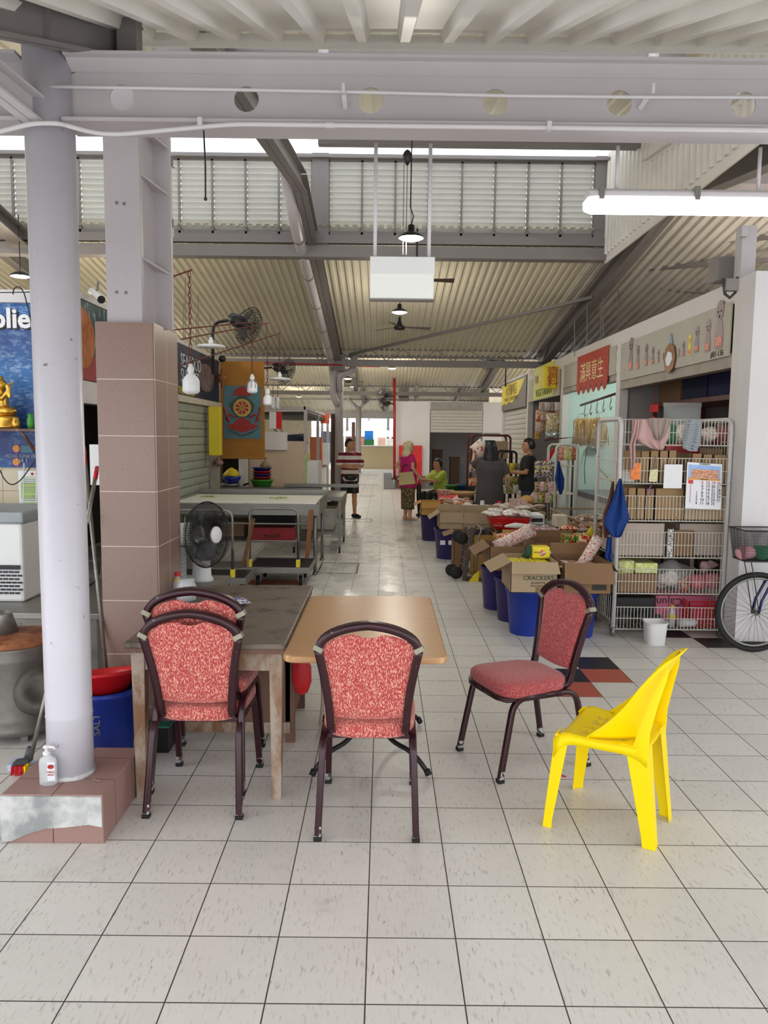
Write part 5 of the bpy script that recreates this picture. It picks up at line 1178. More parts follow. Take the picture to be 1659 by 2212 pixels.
a = at(1603,488,Y=6.4); b = at(1634,488,Y=6.4); obj('shaft', MB().box(a.x,b.x,6.38,6.5,3.0,a.z), m_beam, t); obj('clamp', MB().box(a.x-.03,a.x+.02,6.33,6.39,a.z-.1,a.z-.02), m_beam, t)
q = at(1576,600,Y=6.6); obj('roof_box', MB().box(q.x-.1,q.x+.12,6.6,6.8,3.06,3.25), m_grey, label='grey box on the stall roof beside the square post', cat='box')
# ceiling hanger rods
for i,(px,y0,y1) in enumerate(((1241,695,770),(1268,660,760),(1303,610,730),(1298,640,735),(1336,605,715))):
    obj('hanger_rod', MB().tube([at(px,y0,Y=11+i*.2),at(px,y1,Y=11+i*.2)],.006,4), m_grey, label='thin hanger rod dropping from the roof to the right stalls', cat='rod', group='hanger rods over the right stalls')
for i,(px,y0,y1) in enumerate(((396,655,740),(400,600,745),(428,638,750),(424,680,755),(454,678,760))):
    obj('hanger_rod', MB().tube([at(px,y0,Y=11+i*.2),at(px,y1,Y=11+i*.2)],.006,4), m_grey, label='thin hanger rod dropping from the roof to the left stall', cat='rod', group='hanger rods over the left stall')
# ================================================================== SCROLL, YELLOW BOX, CABINETS
a = at(475,780,Y=11.9); b = at(572,990,Y=11.9)
t = thing('painted_scroll','ochre cloth scroll with a blue panel of a red wheel emblem','scroll',((a.x+b.x)/2,11.9,b.z))
m_och = M('ochre_cloth',(172,118,48),.8,var=.08,vs=3); m_scb = M('scroll_blue',(92,128,140),.7,var=.12,vs=6); m_scr = M('scroll_red',(166,44,40),.6,var=.2,vs=20); m_scy = M('scroll_gold',(206,164,90),.6,var=.3,vs=30); m_scg = M('scroll_green',(60,84,70),.6,var=.3,vs=20)
obj('cloth', MB().box(a.x,b.x,11.9,11.915,b.z,a.z), m_och, t)
c0 = at(483,833,Y=11.89); c1 = at(564,948,Y=11.89); obj('painted_panel', MB().box(c0.x,c1.x,11.885,11.9,c1.z,c0.z), m_scb, t)
cx, cz = (c0.x+c1.x)/2, (c0.z+c1.z)/2+.02; fz = lambda u,v_,t_: V(cx+u,t_,cz+v_)
def ringpoly(r0,n=20): return [(r0*math.cos(2*PI*k/n),r0*math.sin(2*PI*k/n)) for k in range(n)]
obj('lotus', MB().prism([(-.26,-.22),(-.18,-.28),(0,-.34),(.18,-.28),(.26,-.22),(.14,-.2),(.1,-.14),(0,-.1),(-.1,-.14),(-.14,-.2)], fz, 11.88,11.885), m_scr, t)
obj('leaves', MB().prism([(-.27,-.26),(0,-.38),(.27,-.26),(.16,-.34),(0,-.4),(-.16,-.34)], fz, 11.878,11.884), m_scg, t)
obj('vase', MB().prism([(-.2,.1),(-.17,.0),(-.09,-.1),(.09,-.1),(.17,.0),(.2,.1),(.13,.18),(.06,.22),(.08,.3),(0,.36),(-.08,.3),(-.06,.22),(-.13,.18)], fz, 11.876,11.882), m_scg, t)
obj('wheel', MB().prism(ringpoly(.14), lambda u,v_,t_: fz(u,v_+.05,t_), 11.872,11.878), m_scy, t)
obj('wheel_centre', MB().prism(ringpoly(.10), lambda u,v_,t_: fz(u,v_+.05,t_), 11.868,11.874), m_scr, t)
mb = MB()
for k in range(8): a_ = PI*k/4; mb.bar(fz(.01*math.cos(a_),.05+.01*math.sin(a_),11.867),fz(.11*math.cos(a_),.05+.11*math.sin(a_),11.867),.018,.006,(0,1,0))
obj('spokes', mb, m_scy, t)
for s in (-1,1): obj('ribbon', MB().tube([fz(s*u,v_,11.88) for u,v_ in ((.12,-.1),(.2,-.05),(.26,-.12),(.2,-.18),(.27,-.02),(.28,.06))],.016,5), m_scr, t)
obj('crown_banner', MB().prism([(-.16,.24),(.16,.24),(.1,.3),(.12,.33),(0,.38),(-.12,.33),(-.1,.3)], fz, 11.87,11.876), m_scr, t)
obj('lower_roller', MB().tube([V(a.x-.03,11.9,b.z),V(b.x+.03,11.9,b.z)],.015,8), m_och, t)
for px,py,lb in ((472,998,'knotted bag of shells hanging at the left foot of the scroll'),(573,1003,'knotted bag of shells hanging at the right foot of the scroll')):
    q = at(px,py,Y=11.8); obj('shell_bag', MB().lathe([(.005,-.07),(.06,-.05),(.085,-.02),(.05,.03),(.012,.06),(.02,.08)], tuple(q), 12).jit(.012,20), M('net_bag',(150,120,100),.5,var=.4,vs=40), label=lb, cat='bag', smooth=True)
q = at(480,815,Y=11.6); obj('gourd', MB().lathe([(.002,-.16),(.03,-.14),(.02,-.1),(.075,-.04),(.08,.0),(.05,.04),(.025,.06),(.03,.1),(.005,.13)], tuple(q), 16), M('gourd_brown',(140,84,44),.5), label='brown dried gourd hanging at the left edge of the scroll', cat='gourd', smooth=True)
a = at(448,878,Y=10.9); b = at(476,984,Y=10.9)
obj('yellow_box', MB().box(a.x+.01,b.x,10.9,11.05,b.z,a.z), m_yelsign, label='plain yellow box sign left of the painted scroll', cat='sign', bevel=.01)
# white cabinet with bowl
t = thing('open_cabinet','open white cabinet behind the steel table with a bowl on it','cabinet',(-2.4,12.4,0))
a = at(462,985,Y=12.4); b = at(525,1052,Y=12.4)
obj('back_panel', MB().box(a.x,b.x,12.9,12.95,0,1.45), m_dark, t); obj('side', MB().box(b.x-.06,b.x,12.35,12.9,0,1.45), m_plast_w, t); obj('side', MB().box(a.x,a.x+.04,12.35,12.9,0,1.45), m_plast_w, t); obj('top', MB().box(a.x,b.x,12.35,12.9,1.42,1.46), m_plast_w, t); obj('shelf', MB().box(a.x,b.x,12.4,12.9,.84,.87), m_plast_w, t)
q = at(500,1035,Y=12.15)
# ================================================================== STEEL TABLES
t = thing('steel_table','long stainless prep table with white cutting boards on top','table',(-1.6,9.6,0)); zt = .86
obj('tray_top', MB().box(-2.52,-.78,9.0,10.25,zt-.03,zt).box(-2.52,-.78,8.985,9.0,zt-.13,zt+.005).box(-.78,-.765,9.0,10.25,zt-.13,zt+.05).box(-2.52,-.765,10.25,10.27,zt-.03,zt+.09), m_steel, t)
for x in (-2.4,-.82):
    for y in (9.03,10.1): obj('leg', MB().tube([V(x,y,0.02),V(x,y,zt-.03)],.022,10).lathe([(.03,0),(.03,.03)],(x,y,0),10), m_steel, t, smooth=True)
obj('lower_shelf', MB().box(-2.4,-.82,9.1,10.1,.38,.40), m_steeld, t); obj('front_rail', MB().tube([V(-2.4,9.03,.62),V(-.82,9.03,.62)],.012,8), m_steel, t)
for x0_,x1_,lb in ((-2.5,-2.2,'narrow white cutting board at the left end of the steel table'),(-2.19,-1.66,'middle white cutting board with green scraps'),(-1.65,-.80,'longest white cutting board at the right end of the steel table')):
    obj('cutting_board', MB().box(x0_,x1_,9.02,10.15,zt+.002,zt+.022), M('cutting_board_white',(232,230,216),.5,var=.05,vs=4,stain=(200,200,160),st=(.6,.75),ss=3), label=lb, cat='board', bevel=.005)
for (px,py),lb in zip(((450,1073),(597,1076)),('scatter of green leaf scraps on the middle cutting board','scatter of green leaf scraps on the right cutting board')):
    q = at(px,py,Z=zt+.024); mb = MB()
    for i in range(60): x = q.x+rnd.gauss(0,.06); y = q.y+rnd.gauss(0,.09); a_ = rnd.random()*3; mb.bar((x,y,zt+.026),(x+.03*math.cos(a_),y+.03*math.sin(a_),zt+.028),.006,.003)
    obj('leaf_scraps', mb, M('leaf_green',(150,160,60),.7,var=.3), label=lb, cat='scraps', kind='stuff')
t = thing('red_toolbox','flat red metal box with a handle on the shelf of the steel table','box',(-1.3,9.3,.4))
obj('case', MB().box(-1.62,-1.08,9.15,9.45,.402,.56), M('dark_red_metal',(140,22,26),.4,.2,var=.2), t, bevel=.01); obj('handle', MB().tube(fillet([V(-1.45,9.145,.47),V(-1.45,9.11,.46),V(-1.27,9.11,.46),V(-1.27,9.145,.47)],.02,3),.008,6), m_maroon, t); obj('base_board', MB().box(-1.62,-1.05,9.12,9.48,.40,.402), m_plast_w, t)
obj('black_crate', MB().hexa([(-1.6,9.5,.41),(-1.15,9.5,.41),(-1.15,9.9,.41),(-1.6,9.9,.41),(-1.66,9.46,.68),(-1.09,9.46,.68),(-1.09,9.94,.68),(-1.66,9.94,.68)]), m_black, label='black plastic crate on the shelf behind the red box', cat='crate', bevel=.02)
obj('timber_strip', MB().bar((-.93,8.95,.02),(-.86,8.97,.80),.05,.03,(0,1,0)), M('orange_timber',(140,84,48),.6), label='reddish timber strip leaning on the steel table leg', cat='strip')
obj('crate', MB().box(-2.3,-1.75,9.4,9.9,.41,.6), m_cardd, label='brown box on the lower shelf behind the fan', cat='box')
t = thing('steel_cart','stainless two-tier cart on castors beyond the steel table','cart',(-.95,11.3,0)); zc = .82
obj('top', MB().box(-1.32,-.58,10.7,11.95,zc-.06,zc), m_steel, t, bevel=.006); obj('lower_shelf', MB().box(-1.3,-.6,10.75,11.9,.27,.31), m_steel, t)
for x in (-1.28,-.62):
    for y in (10.74,11.9):
        obj('leg', MB().box(x-.02,x+.02,y-.02,y+.02,.09,zc-.06), m_steel, t); c = obj('caster', MB().lathe([(.04,-.013),(.045,-.008),(.045,.008),(.04,.013)],(x,y,.045),14,axis='x'), m_black, t, smooth=True)
t = thing('foam_box','grubby white foam box on the lower shelf of the steel cart','box',(-.95,11.2,.31))
obj('tub', MB().hexa([(-1.2,10.9,.312),(-.72,10.9,.312),(-.72,11.5,.312),(-1.2,11.5,.312),(-1.23,10.87,.64),(-.69,10.87,.64),(-.69,11.53,.64),(-1.23,11.53,.64)]), M('grubby_foam',(186,182,172),.7,var=.1,vs=5,stain=(110,92,70),st=(.6,.75)), t, bevel=.015); obj('lid', MB().box(-1.25,-.67,10.85,11.55,.64,.68), M('foam_lid',(120,104,84),.7,var=.2), t, bevel=.01)
q = at(700,1060,Y=12.3); obj('steel_tray', MB().box(-1.6,-.42,12.1,12.7,.86,.875).box(-1.6,-.42,12.09,12.1,.86,.91).box(-.42,-.41,12.09,12.7,.86,.91), m_steel, label='bright steel tray sticking out past the cart beside the striped man', cat='tray')
t = thing('display_counter','long stainless counter edge behind the steel table','counter',(-1.9,12.4,0)); obj('worktop', MB().box(-3.0,-1.0,12.02,12.34,.82,.85), m_steel, t); obj('body', MB().box(-2.9,-1.7,12.1,12.34,0,.82), m_steeld, t)
q = at(500,1040,Y=12.15)
t = thing('mixing_bowl','blue bowl holding a yellow heap left of the scroll foot','bowl',(q.x,12.15,.85)); 
obj('bowl', MB().lathe([(.08,.9),(.14,.97),(.155,1.02),(.15,1.02)],(q.x,12.18,0),20), m_blue, t, smooth=True); obj('heap', MB().lathe([(.14,1.02),(.12,1.07),(.07,1.12),(.002,1.15)],(q.x,12.18,0),16).jit(.03,9), m_yelsign, t, smooth=True)
obj('steel_basin', MB().lathe([(.1,.85),(.15,.86),(.165,.895),(.12,.9)],(q.x-.03,12.18,0),20), m_steel, label='shiny upturned steel basin under the blue bowl', cat='basin', smooth=True)
q = at(566,1045,Y=12.2); z = .85
for i,(mt,lb,dz,r_) in enumerate(((m_green,'green plastic basin at the bottom of the basin stack',.12,.185),(m_redp,'lower red basin in the stack above the green one',.045,.16),(m_blue,'lower blue basin in the stack of basins',.045,.16),(m_redp,'upper red basin in the stack of basins',.045,.16),(m_blue,'blue basin at the top of the basin stack',.06,.16))):
    obj('plastic_basin', MB().lathe([(r_*.75,z),(r_*.96,z+dz*.8),(r_*1.05,z+dz*.85),(r_*1.05,z+dz-.002),(r_*.98,z+dz-.002),(r_*.8,z+.02)],(q.x,12.2,0),24), mt, label=lb, cat='basin', group='stack of plastic basins', smooth=True); z += dz
t = thing('fridge_back','tall beige board back of a cabinet right of the scroll','cabinet',(-1.8,13,0))
a = at(530,952,Y=13.0); b = at(655,1052,Y=13.0); obj('board', MB().box(a.x,b.x,13.0,13.1,0.0,a.z), M('beige_board',(206,186,160),.6,var=.04), t); obj('side', MB().box(b.x,b.x+.25,13.05,13.8,0,a.z-.35), m_plast_w, t)
obj('white_panel', MB().box(a.x,at(620,940,Y=12.95).x,12.95,13.0,a.z-.15,at(600,933,Y=12.95).z), m_plast_w, t)
# stall frame beyond
t = thing('food_stall','steel-framed stall with dark canvas and shelves beyond the beige cabinet','stall',(-2.2,15,0))
fx0, fx1 = -3.2, -1.45; ztp = at(660,878,Y=14).z
for x in (fx0,fx1):
    for y in (14.0,16.6,19.5): obj('post', MB().box(x-.03,x+.03,y-.03,y+.03,0,ztp), m_beam, t)
obj('top_frame', MB().box(fx0,fx1,13.97,14.03,ztp-.06,ztp).box(fx1-.03,fx1+.03,14,22,ztp-.06,ztp).box(fx0,fx1,19.5,19.56,ztp-.06,ztp), m_beam, t)
obj('canvas', MB().box(fx0,fx1,14.1,19.4,ztp-.16,ztp-.1).jit(.05,2), m_dark, t)
obj('blue_tarpaulin', MB().tube([V(fx0,14.3,ztp-.55),V(-2.2,14.3,ztp-.65),V(fx1,14.3,ztp-.6)],.11,8).jit(.04,5), M('navy_tarpaulin',(24,34,66),.6), t, smooth=True)
obj('back_counter', MB().box(fx0,fx1-.1,14.2,19,0,.95), m_dim, t)
for i,(dx,y,h_,c_,lb) in enumerate(((-1.7,14.6,.5,(30,30,34),'black box on the far stall counter'),(-2.2,14.4,.3,(200,60,50),'red crate on the far stall counter'),(-1.55,17.4,.7,(190,110,70),'orange board hanging in the far stall'),(-1.5,19.0,.55,(220,220,225),'white carton on the far stall counter'))):
    obj('stall_box', MB().box(dx-.15,dx+.12,y,y+.3,.95,.95+h_), M('stallbox%d'%i,c_,.6), label=lb, cat='box')
a = at(693,893,Y=18.5); b = at(703,915,Y=18.5)
obj('orange_notice', MB().box(a.x,b.x+.1,18.4,18.42,b.z,a.z), M('orange_notice',(226,110,70),.6), label='orange notice hung on the far stall frame', cat='notice')
t = thing('chest_freezer','far white chest freezer left of the brown upright board','freezer',(-1.6,20,0)); obj('cabinet', MB().box(-2.3,-1.55,20,20.7,.08,.85), m_plast_w, t); obj('lid', MB().box(-2.32,-1.53,19.98,20.72,.85,.93), m_steel, t)
q = at(604,905,Y=13.2); t = thing('small_flag','small red and white flag leaning on the far stall','flag',q)
obj('white_half', MB().box(q.x-.18,q.x-.06,13.2,13.21,q.z-.17,q.z+.12), m_paper, t); obj('red_half', MB().box(q.x-.06,q.x+.04,13.2,13.21,q.z-.17,q.z+.12), m_redp, t)
t = thing('folded_ladder','pale folded frame leaning at the upper left of the beige cabinet','frame',q); obj('rail', MB().bar(at(582,915,Y=13.3),at(600,935,Y=13.3),.03,.03).bar(at(590,905,Y=13.3),at(612,935,Y=13.3),.03,.03), m_steel, t)
t = thing('hanging_cloth','pale green patterned cloth at the side of the beige cabinet','cloth',(-1.35,13.2,.9)); obj('cloth', MB().box(b.x*0+at(655,1000,Y=13.1).x,at(664,1000,Y=13.1).x,13.02,13.3,.55,1.35).jit(.05,5), M('green_pattern',(176,190,140),.7,var=.3,vs=20), t)
# ================================================================== PLATFORM TROLLEYS
def platform(x0,x1,y0,y1,label,h=.9,fold=False):
    t = thing('platform_trolley',label,'trolley',((x0+x1)/2,(y0+y1)/2,0))
    obj('deck', MB().box(x0,x1,y0,y1,.19,.215), m_black, t); obj('deck_rim', MB().box(x0-.015,x1+.015,y0-.015,y0,.16,.225).box(x0-.015,x1+.015,y1,y1+.015,.16,.225).box(x0-.015,x0,y0,y1,.16,.225).box(x1,x1+.015,y0,y1,.16,.225), m_steel, t, bevel=.004)
    for x in (x0+.1,x1-.1):
        for y in (y0+.1,y1-.1):
            obj('wheel', MB().lathe([(.05,-.016),(.058,-.01),(.058,.01),(.05,.016)],(x,y,.058),16,axis='x'), m_rubber, t, smooth=True); obj('caster_fork', MB().box(x-.03,x-.022,y-.02,y+.02,.05,.165).box(x+.022,x+.03,y-.02,y+.02,.05,.165), m_steel, t)
    xa, xb = x0+.02, x1-.12
    obj('handle', MB().tube(fillet([V(xa,y0+.03,.5),V(xa,y0+.03,h),V(xb,y0+.03,h),V(xb,y0+.03,.5)],.09,6),.014,8), m_steel, t, smooth=True)
    for x in (xa,xb): obj('handle_post', MB().tube([V(x,y0+.03,.24),V(x,y0+.03,.52)],.0142,8), m_maroon, t); obj('yellow_bracket', MB().box(x-.022,x+.022,y0+.0,y0+.06,.225,.31), m_yelsign, t, bevel=.004)
platform(-1.5,-.82,8.25,8.95,'platform trolley with yellow brackets in front of the steel table',.88)
platform(-2.15,-1.42,7.6,8.15,'nearer platform trolley mostly hidden behind the fan',.92)
t = thing('folded_trolley','rusty folded trolley handle frame between the two platform trolleys','trolley',(-1.4,7.9,.1)); obj('frame', MB().bar(at(548,1120,Y=8.0),at(525,1222,Y=7.8),.04,.012).bar(at(540,1125,Y=8.0),at(535,1225,Y=7.8),.02,.02), M('rusty_steel',(120,92,70),.5,.4,var=.3,vs=12), t)
obj('caster_block', MB().box(-1.50,-1.38,7.35,7.45,.0,.13), m_steel, label='loose steel castor bracket on the floor behind the worn table', cat='castor', bevel=.01)
# ================================================================== FAR MARKET BEYOND THE HALL
m_tan = M('tan_counter',(214,196,156),.6,var=.03)
t = thing('tan_counter','long tan counter wall across the far end of the aisle','counter',(0,38.6,0)); obj('body', MB().box(-1.2,3,38.5,38.7,0,1.15), m_tan, t); obj('ledge', MB().box(-1.2,3,38.3,38.8,1.15,1.2), m_plast_w, t)
for i,(x0_,x1_,z1_,c_,lb) in enumerate(((-1.0,-.55,1.95,(20,120,210),'bright blue plastic crate on the far counter'),(-1.02,-.5,1.5,(40,110,60),'green plastic crate on the far counter'),(-.3,.1,1.6,(232,190,180),'pink-white carton on the far counter'),(.15,.5,1.55,(236,236,238),'white carton on the far counter'),(.5,.85,2.1,(232,190,100),'tall yellow carton on the far counter'))):
    obj('far_crate', MB().box(x0_,x1_,39.2+.3*(i==0),39.45+.3*(i==0),1.2,z1_), M('farc%d'%i,c_,.6), label=lb, cat='crate')
t = thing('market_umbrella','wide white market umbrella beyond the far counter','umbrella',(-.9,45,0))
q = at(797,922,Y=44); obj('canopy', MB().lathe([(1.95,0),(1.9,.08),(.9,.45),(.15,.8),(.002,.95)],(q.x,44,at(797,943,Y=44).z),8,cap=False), m_plast_w, t); obj('pole', MB().tube([V(q.x,44,0),V(q.x,44,3)],.04,8), m_grey, t)
t = thing('market_shed','steel market shed frame with lamps far outside','shed',(0,48,0))
for x in (-4,-2.4,.2,1.8,3.4): obj('post', MB().box(x,x+.15,48,48.15,0,4.2), m_grey, t)
obj('roof', MB().box(-9,9,46,60,4.0,4.1), m_roof, t); obj('beam', MB().box(-9,9,47.9,48.1,3.2,3.4).box(-9,9,52,52.2,3.0,3.1), m_grey, t)
for x,y,c_,lb in ((-3.2,47,(60,64,76),'dark stall goods far outside, left'),(1.2,46.5,(90,84,80),'dark stall goods far outside, right'),(-1.8,49,(190,120,110),'reddish stall front far outside')):
    obj('far_stall', MB().box(x-.7,x+.7,y,y+.6,0,1.9).jit(.1,3), M('fs%s'%lb[-4:],c_,.7,var=.5,vs=6), label=lb, cat='stall')
struct('floor', MB().box(-14,12,52,75,-.02,-.001), m_tan)
struct('wall_back', MB().box(-14,12,64,64.2,0,2.4), m_plast_w)
# ================================================================== CARTONS, BINS AND GOODS ON THE RIGHT
def carton(label, x0,x1,y0,y1,z0,z1, mat, flaps=None, inner=True, th=.005, group=None, name='carton', rz=0):
    cx_,cy_ = (x0+x1)/2,(y0+y1)/2
    t = thing(name,label,'carton',(cx_,cy_,z0),rz,group); 
    X0_,X1_,Y0_,Y1_ = x0-cx_,x1-cx_,y0-cy_,y1-cy_; h = z1-z0
    mb = MB().box(X0_,X1_,Y0_,Y0_+th,0,h).box(X0_,X1_,Y1_-th,Y1_,0,h).box(X0_,X0_+th,Y0_,Y1_,0,h).box(X1_-th,X1_,Y0_,Y1_,0,h).box(X0_,X1_,Y0_,Y1_,0,th)
    obj('body', mb, mat, t, local=True)
    for side,(ang,ln) in (flaps or {}).items():
        a = math.radians(ang); o_ = math.sin(a)*ln; d_ = -math.cos(a)*ln; e=.004; sk = .03
        if side == 'front': p = [(X0_+e,Y0_,h),(X1_-e,Y0_,h),(X1_-e+sk*.6,Y0_-o_,h+d_),(X0_+e-sk*.2,Y0_-o_,h+d_)]; n_ = V(0,-math.cos(a),-math.sin(a))
        elif side == 'back': p = [(X1_-e,Y1_,h),(X0_+e,Y1_,h),(X0_+e,Y1_+o_,h+d_),(X1_-e,Y1_+o_,h+d_)]; n_ = V(0,math.cos(a),-math.sin(a))
        elif side == 'left': p = [(X0_,Y1_-e,h),(X0_,Y0_+e,h),(X0_-o_,Y0_+e,h+d_),(X0_-o_,Y1_-e,h+d_)]; n_ = V(-math.cos(a),0,-math.sin(a))
        else: p = [(X1_,Y0_+e,h),(X1_,Y1_-e,h),(X1_+o_,Y1_-e,h+d_),(X1_+o_,Y0_+e,h+d_)]; n_ = V(math.cos(a),0,-math.sin(a))
        q = [Vector(v_)-n_*.002 for v_ in p]+[Vector(v_)+n_*.002 for v_ in p]
        obj('flap', MB().hexa(q), mat, t, local=True)
    return t
def tbin(label, cx_, cy_, r, h, mat, group=None):
    t = thing('round_bin', label, 'bin', (cx_,cy_,0), 0, group)
    obj('tub', MB().lathe([(r*.78,0),(r*.8,.01),(r*.97,h*.93),(r*1.04,h*.935),(r*1.04,h),(r*.96,h),(r*.95,h*.9),(r*.76,.02)], (cx_,cy_,0), 36, cap=False).lathe([(.001,.012),(r*.78,.012)],(cx_,cy_,0),36,cap=False), mat, t, smooth=True); return t
tbin('blue round bin under the CRACKERS carton', 1.27,6.42,.19,.40,m_blue)
tbin('blue round bin behind the sideways red chair', 1.67,6.36,.19,.40,m_blue)
tbin('purple-blue bin wedged behind the front blue bin', 1.22,6.88,.17,.40,m_purple,)
tbin('purple bin standing third from the front under a brown carton', 1.16,7.36,.18,.42,m_purple)
b5 = tbin('purple bin with two white stickers behind the hand truck', .92,10.42,.2,.42,m_purple)
for px,py in ((956,1172),(974,1172)): q = at(px,py,Y=10.22); obj('sticker', MB().box(q.x-.035,q.x+.035,10.205,10.212,q.z-.03,q.z+.03), m_paper, b5)
tbin('farthest purple bin near the woman in the magenta top', .80,12.22,.19,.42,m_purple)
m_pk = packmat
P_yel = m_pk('yellow_cracker_pack',(236,210,40),(244,222,70),20,.3,(120,150,40)); P_red = m_pk('red_snack_pack',(206,30,36),(236,220,210),16,.3,(240,190,40))
P_rw = m_pk('red_white_pack',(222,214,204),(206,176,160),22,.35,(196,50,56)); P_gr = m_pk('green_pack',(90,170,40),(200,30,40),12,.35,(240,230,200)); P_or = m_pk('orange_pack',(220,96,40),(230,210,190),26,.35,(90,50,30))
P_cl = m_pk('clear_pack',(214,206,198),(240,240,240),12,.2,(226,180,170)); P_br = m_pk('brown_pack',(140,96,60),(210,190,160),24,.4,(60,40,30)); P_pu = m_pk('purple_pack',(70,50,130),(210,190,90),16,.35,(230,230,230))
P_lim = m_pk('lime_pack',(206,214,120),(226,228,180),14,.5)
# ---- front carton CRACKERS
t = carton('open carton printed CRACKERS full of yellow biscuit packs on the front blue bin',1.07,1.46,6.15,6.62,.405,.665,m_cardg,{'front':(24,.10),'left':(62,.19),'back':(20,.12),'right':(12,.1)})
obj('print_text', MB().text('CRACKERS', .052, (1.30,6.147,.53), depth=.001), m_inkg, t); obj('small_print', MB().text('KUANTZE', .026, (1.30,6.147,.49), depth=.001), m_ink, t); obj('small_print', MB().text('Golden Millefeuille', .018, (1.30,6.147,.466), depth=.001), m_ink, t)
obj('tape', MB().box(1.28,1.33,6.146,6.149,.41,.455), m_cardd, t)
bi = 0
for i in range(3):
    for j in range(4):
        x = 1.14+.115*i; y = 6.2+.1*j; o = obj('biscuit_pack', MB().box(x-.052,x+.052,y-.045,y+.045,.56,.64).jit(.004,30), P_yel, label='yellow biscuit pack lying in the CRACKERS carton', cat='packet', group='yellow biscuit packs in the CRACKERS carton', bevel=.006)
t = thing('biscuit_box','upright yellow biscuit pack with dark ends on top of the CRACKERS carton','packet',(1.33,6.45,.64)); a = at(1147,1206,Y=6.5); b = at(1186,1180,Y=6.5)
obj('pack', MB().box(a.x,b.x,6.45,6.58,.645,.645+.105), m_pk('yellow_pack_plain',(238,214,36),(240,216,44),5,.3), t, bevel=.012); obj('print_text', MB().text('CRACKER', .022, (a.x+.045,6.448,.70), depth=.001, sx=.8), m_ink, t); obj('picture', MB().lathe([(.028,0),(.028,.002)],((a.x+b.x)/2+.01,6.446,.695),8,axis='y'), P_or, t)
obj('dark_pack', pillow(.07,.12,.05).xf(Matrix.Translation((a.x-.03,6.48,.70)) @ Matrix.Rotation(.5,4,'Y')), m_inkg, label='dark green pack left of the upright yellow biscuit pack', cat='packet', smooth=True)
# ---- right brown carton
t = carton('wide brown carton with a long front flap behind the sideways red chair',1.50,1.90,6.12,6.62,.405,.665,m_cardd,{'front':(24,.175),'right':(35,.1),'back':(160,.1)})
obj('barcode', MB().box(1.74,1.86,6.117,6.119,.44,.485), m_ink, t)
for i in range(9): obj('noodle_pack', pillow(.11,.15,.04).xf(Matrix.Translation((1.56+.1*(i%3)+rnd.uniform(-.01,.01),6.22+.12*(i//3),.61)) @ Matrix.Rotation(rnd.uniform(0,3),4,'Z') @ Matrix.Rotation(PI/2+rnd.uniform(-.2,.2),4,'X')), P_br if i%2 else P_rw, label='small snack packet lying in the wide brown carton', cat='packet', group='packets in the wide brown carton', smooth=True)
a = at(1283,1215,Y=6.4); b = at(1318,1160,Y=6.5); obj('long_noodle_bag', pillow(.11,.30,.05).xf(Matrix.Translation((1.80,6.42,.72)) @ Matrix.Rotation(.5,4,'Y')), P_rw, label='long red and white bag sticking up from the wide brown carton', cat='bag', smooth=True)
# ---- second row cartons
carton('brown carton with raised left flap on the third bin',1.02,1.36,7.05,7.55,.425,.66,m_cardd,{'left':(60,.17),'right':(0,.1)})
obj('long_bag', pillow(.14,.42,.08).xf(Matrix.Translation((1.28,7.2,.72)) @ Matrix.Rotation(1.1,4,'Y')), P_rw, label='long white bag with red tip lying across the brown carton', cat='bag', smooth=True)
carton('pale carton with back flap raised behind the yellow biscuit pack',1.47,1.96,7.15,7.65,.42,.69,m_cardd,{'front':(175,.0),'back':(170,.06)})
obj('low_crate', MB().box(1.42,2.0,6.85,7.7,.0,.42), m_dark, label='dark crate supporting the second-row cartons', cat='crate')
obj('white_tin', MB().box(1.46,1.66,6.72,6.9,.62,.65), m_paper, label='flat white and blue box behind the CRACKERS carton', cat='box', bevel=.008)
obj('white_tin_support', MB().box(1.47,1.65,6.73,6.89,.0,.62), m_cardd, label='tall narrow carton under the flat white box', cat='carton')
# ---- COARSE GRAIN carton + neighbours
a = at(1028,1250,Y=8.9); b = at(1078,1250,Y=8.9)
t = carton('tall tan carton printed COARSE GRAIN behind the hand truck',1.10,1.38,8.9,9.3,0,.475,m_cardy,{'front':(8,.13),'left':(70,.12),'right':(160,.06)})
obj('print_band', MB().box(1.12,1.36,8.896,8.899,.30,.335), m_inkg, t); obj('print_text', MB().text('COARSE GRAIN', .03, (1.24,8.893,.317), depth=.001), m_cardy, t)
carton('narrow brown carton left of the hand truck',.90,1.08,9.3,9.7,0,.5,m_cardd,{'left':(70,.14)})
carton('pale open carton on the purple stickered bin',.78,1.12,10.22,10.7,.425,.66,m_cardg,{'front':(10,.14),'left':(55,.17),'back':(170,.07)})
carton('wide pale carton behind the hand truck',1.10,1.68,10.2,10.7,.425,.66,m_cardg,{'front':(6,.15),'back':(170,.06)})
obj('low_crate', MB().box(1.12,1.66,10.2,10.7,0,.42), m_dark, label='dark crate under the wide pale carton', cat='crate')
carton('tan carton on the farthest purple bin',.62,.93,12.05,12.5,.425,.64,m_cardy,{'front':(8,.1),'left':(60,.13)})
carton('open tan carton right of the COARSE GRAIN carton',1.44,1.86,9.0,9.6,.2,.50,m_cardy,{'left':(140,.12),'right':(140,.1)})
carton('open tan carton with splayed flaps in front of the spring-onion bags',1.40,1.80,8.2,8.7,.2,.52,m_cardy,{'left':(120,.16),'front':(20,.08),'back':(160,.1)})
obj('low_crate', MB().box(1.42,2.0,8.22,9.45,0,.2), m_dark, label='low dark pallet under the tan cartons', cat='pallet')
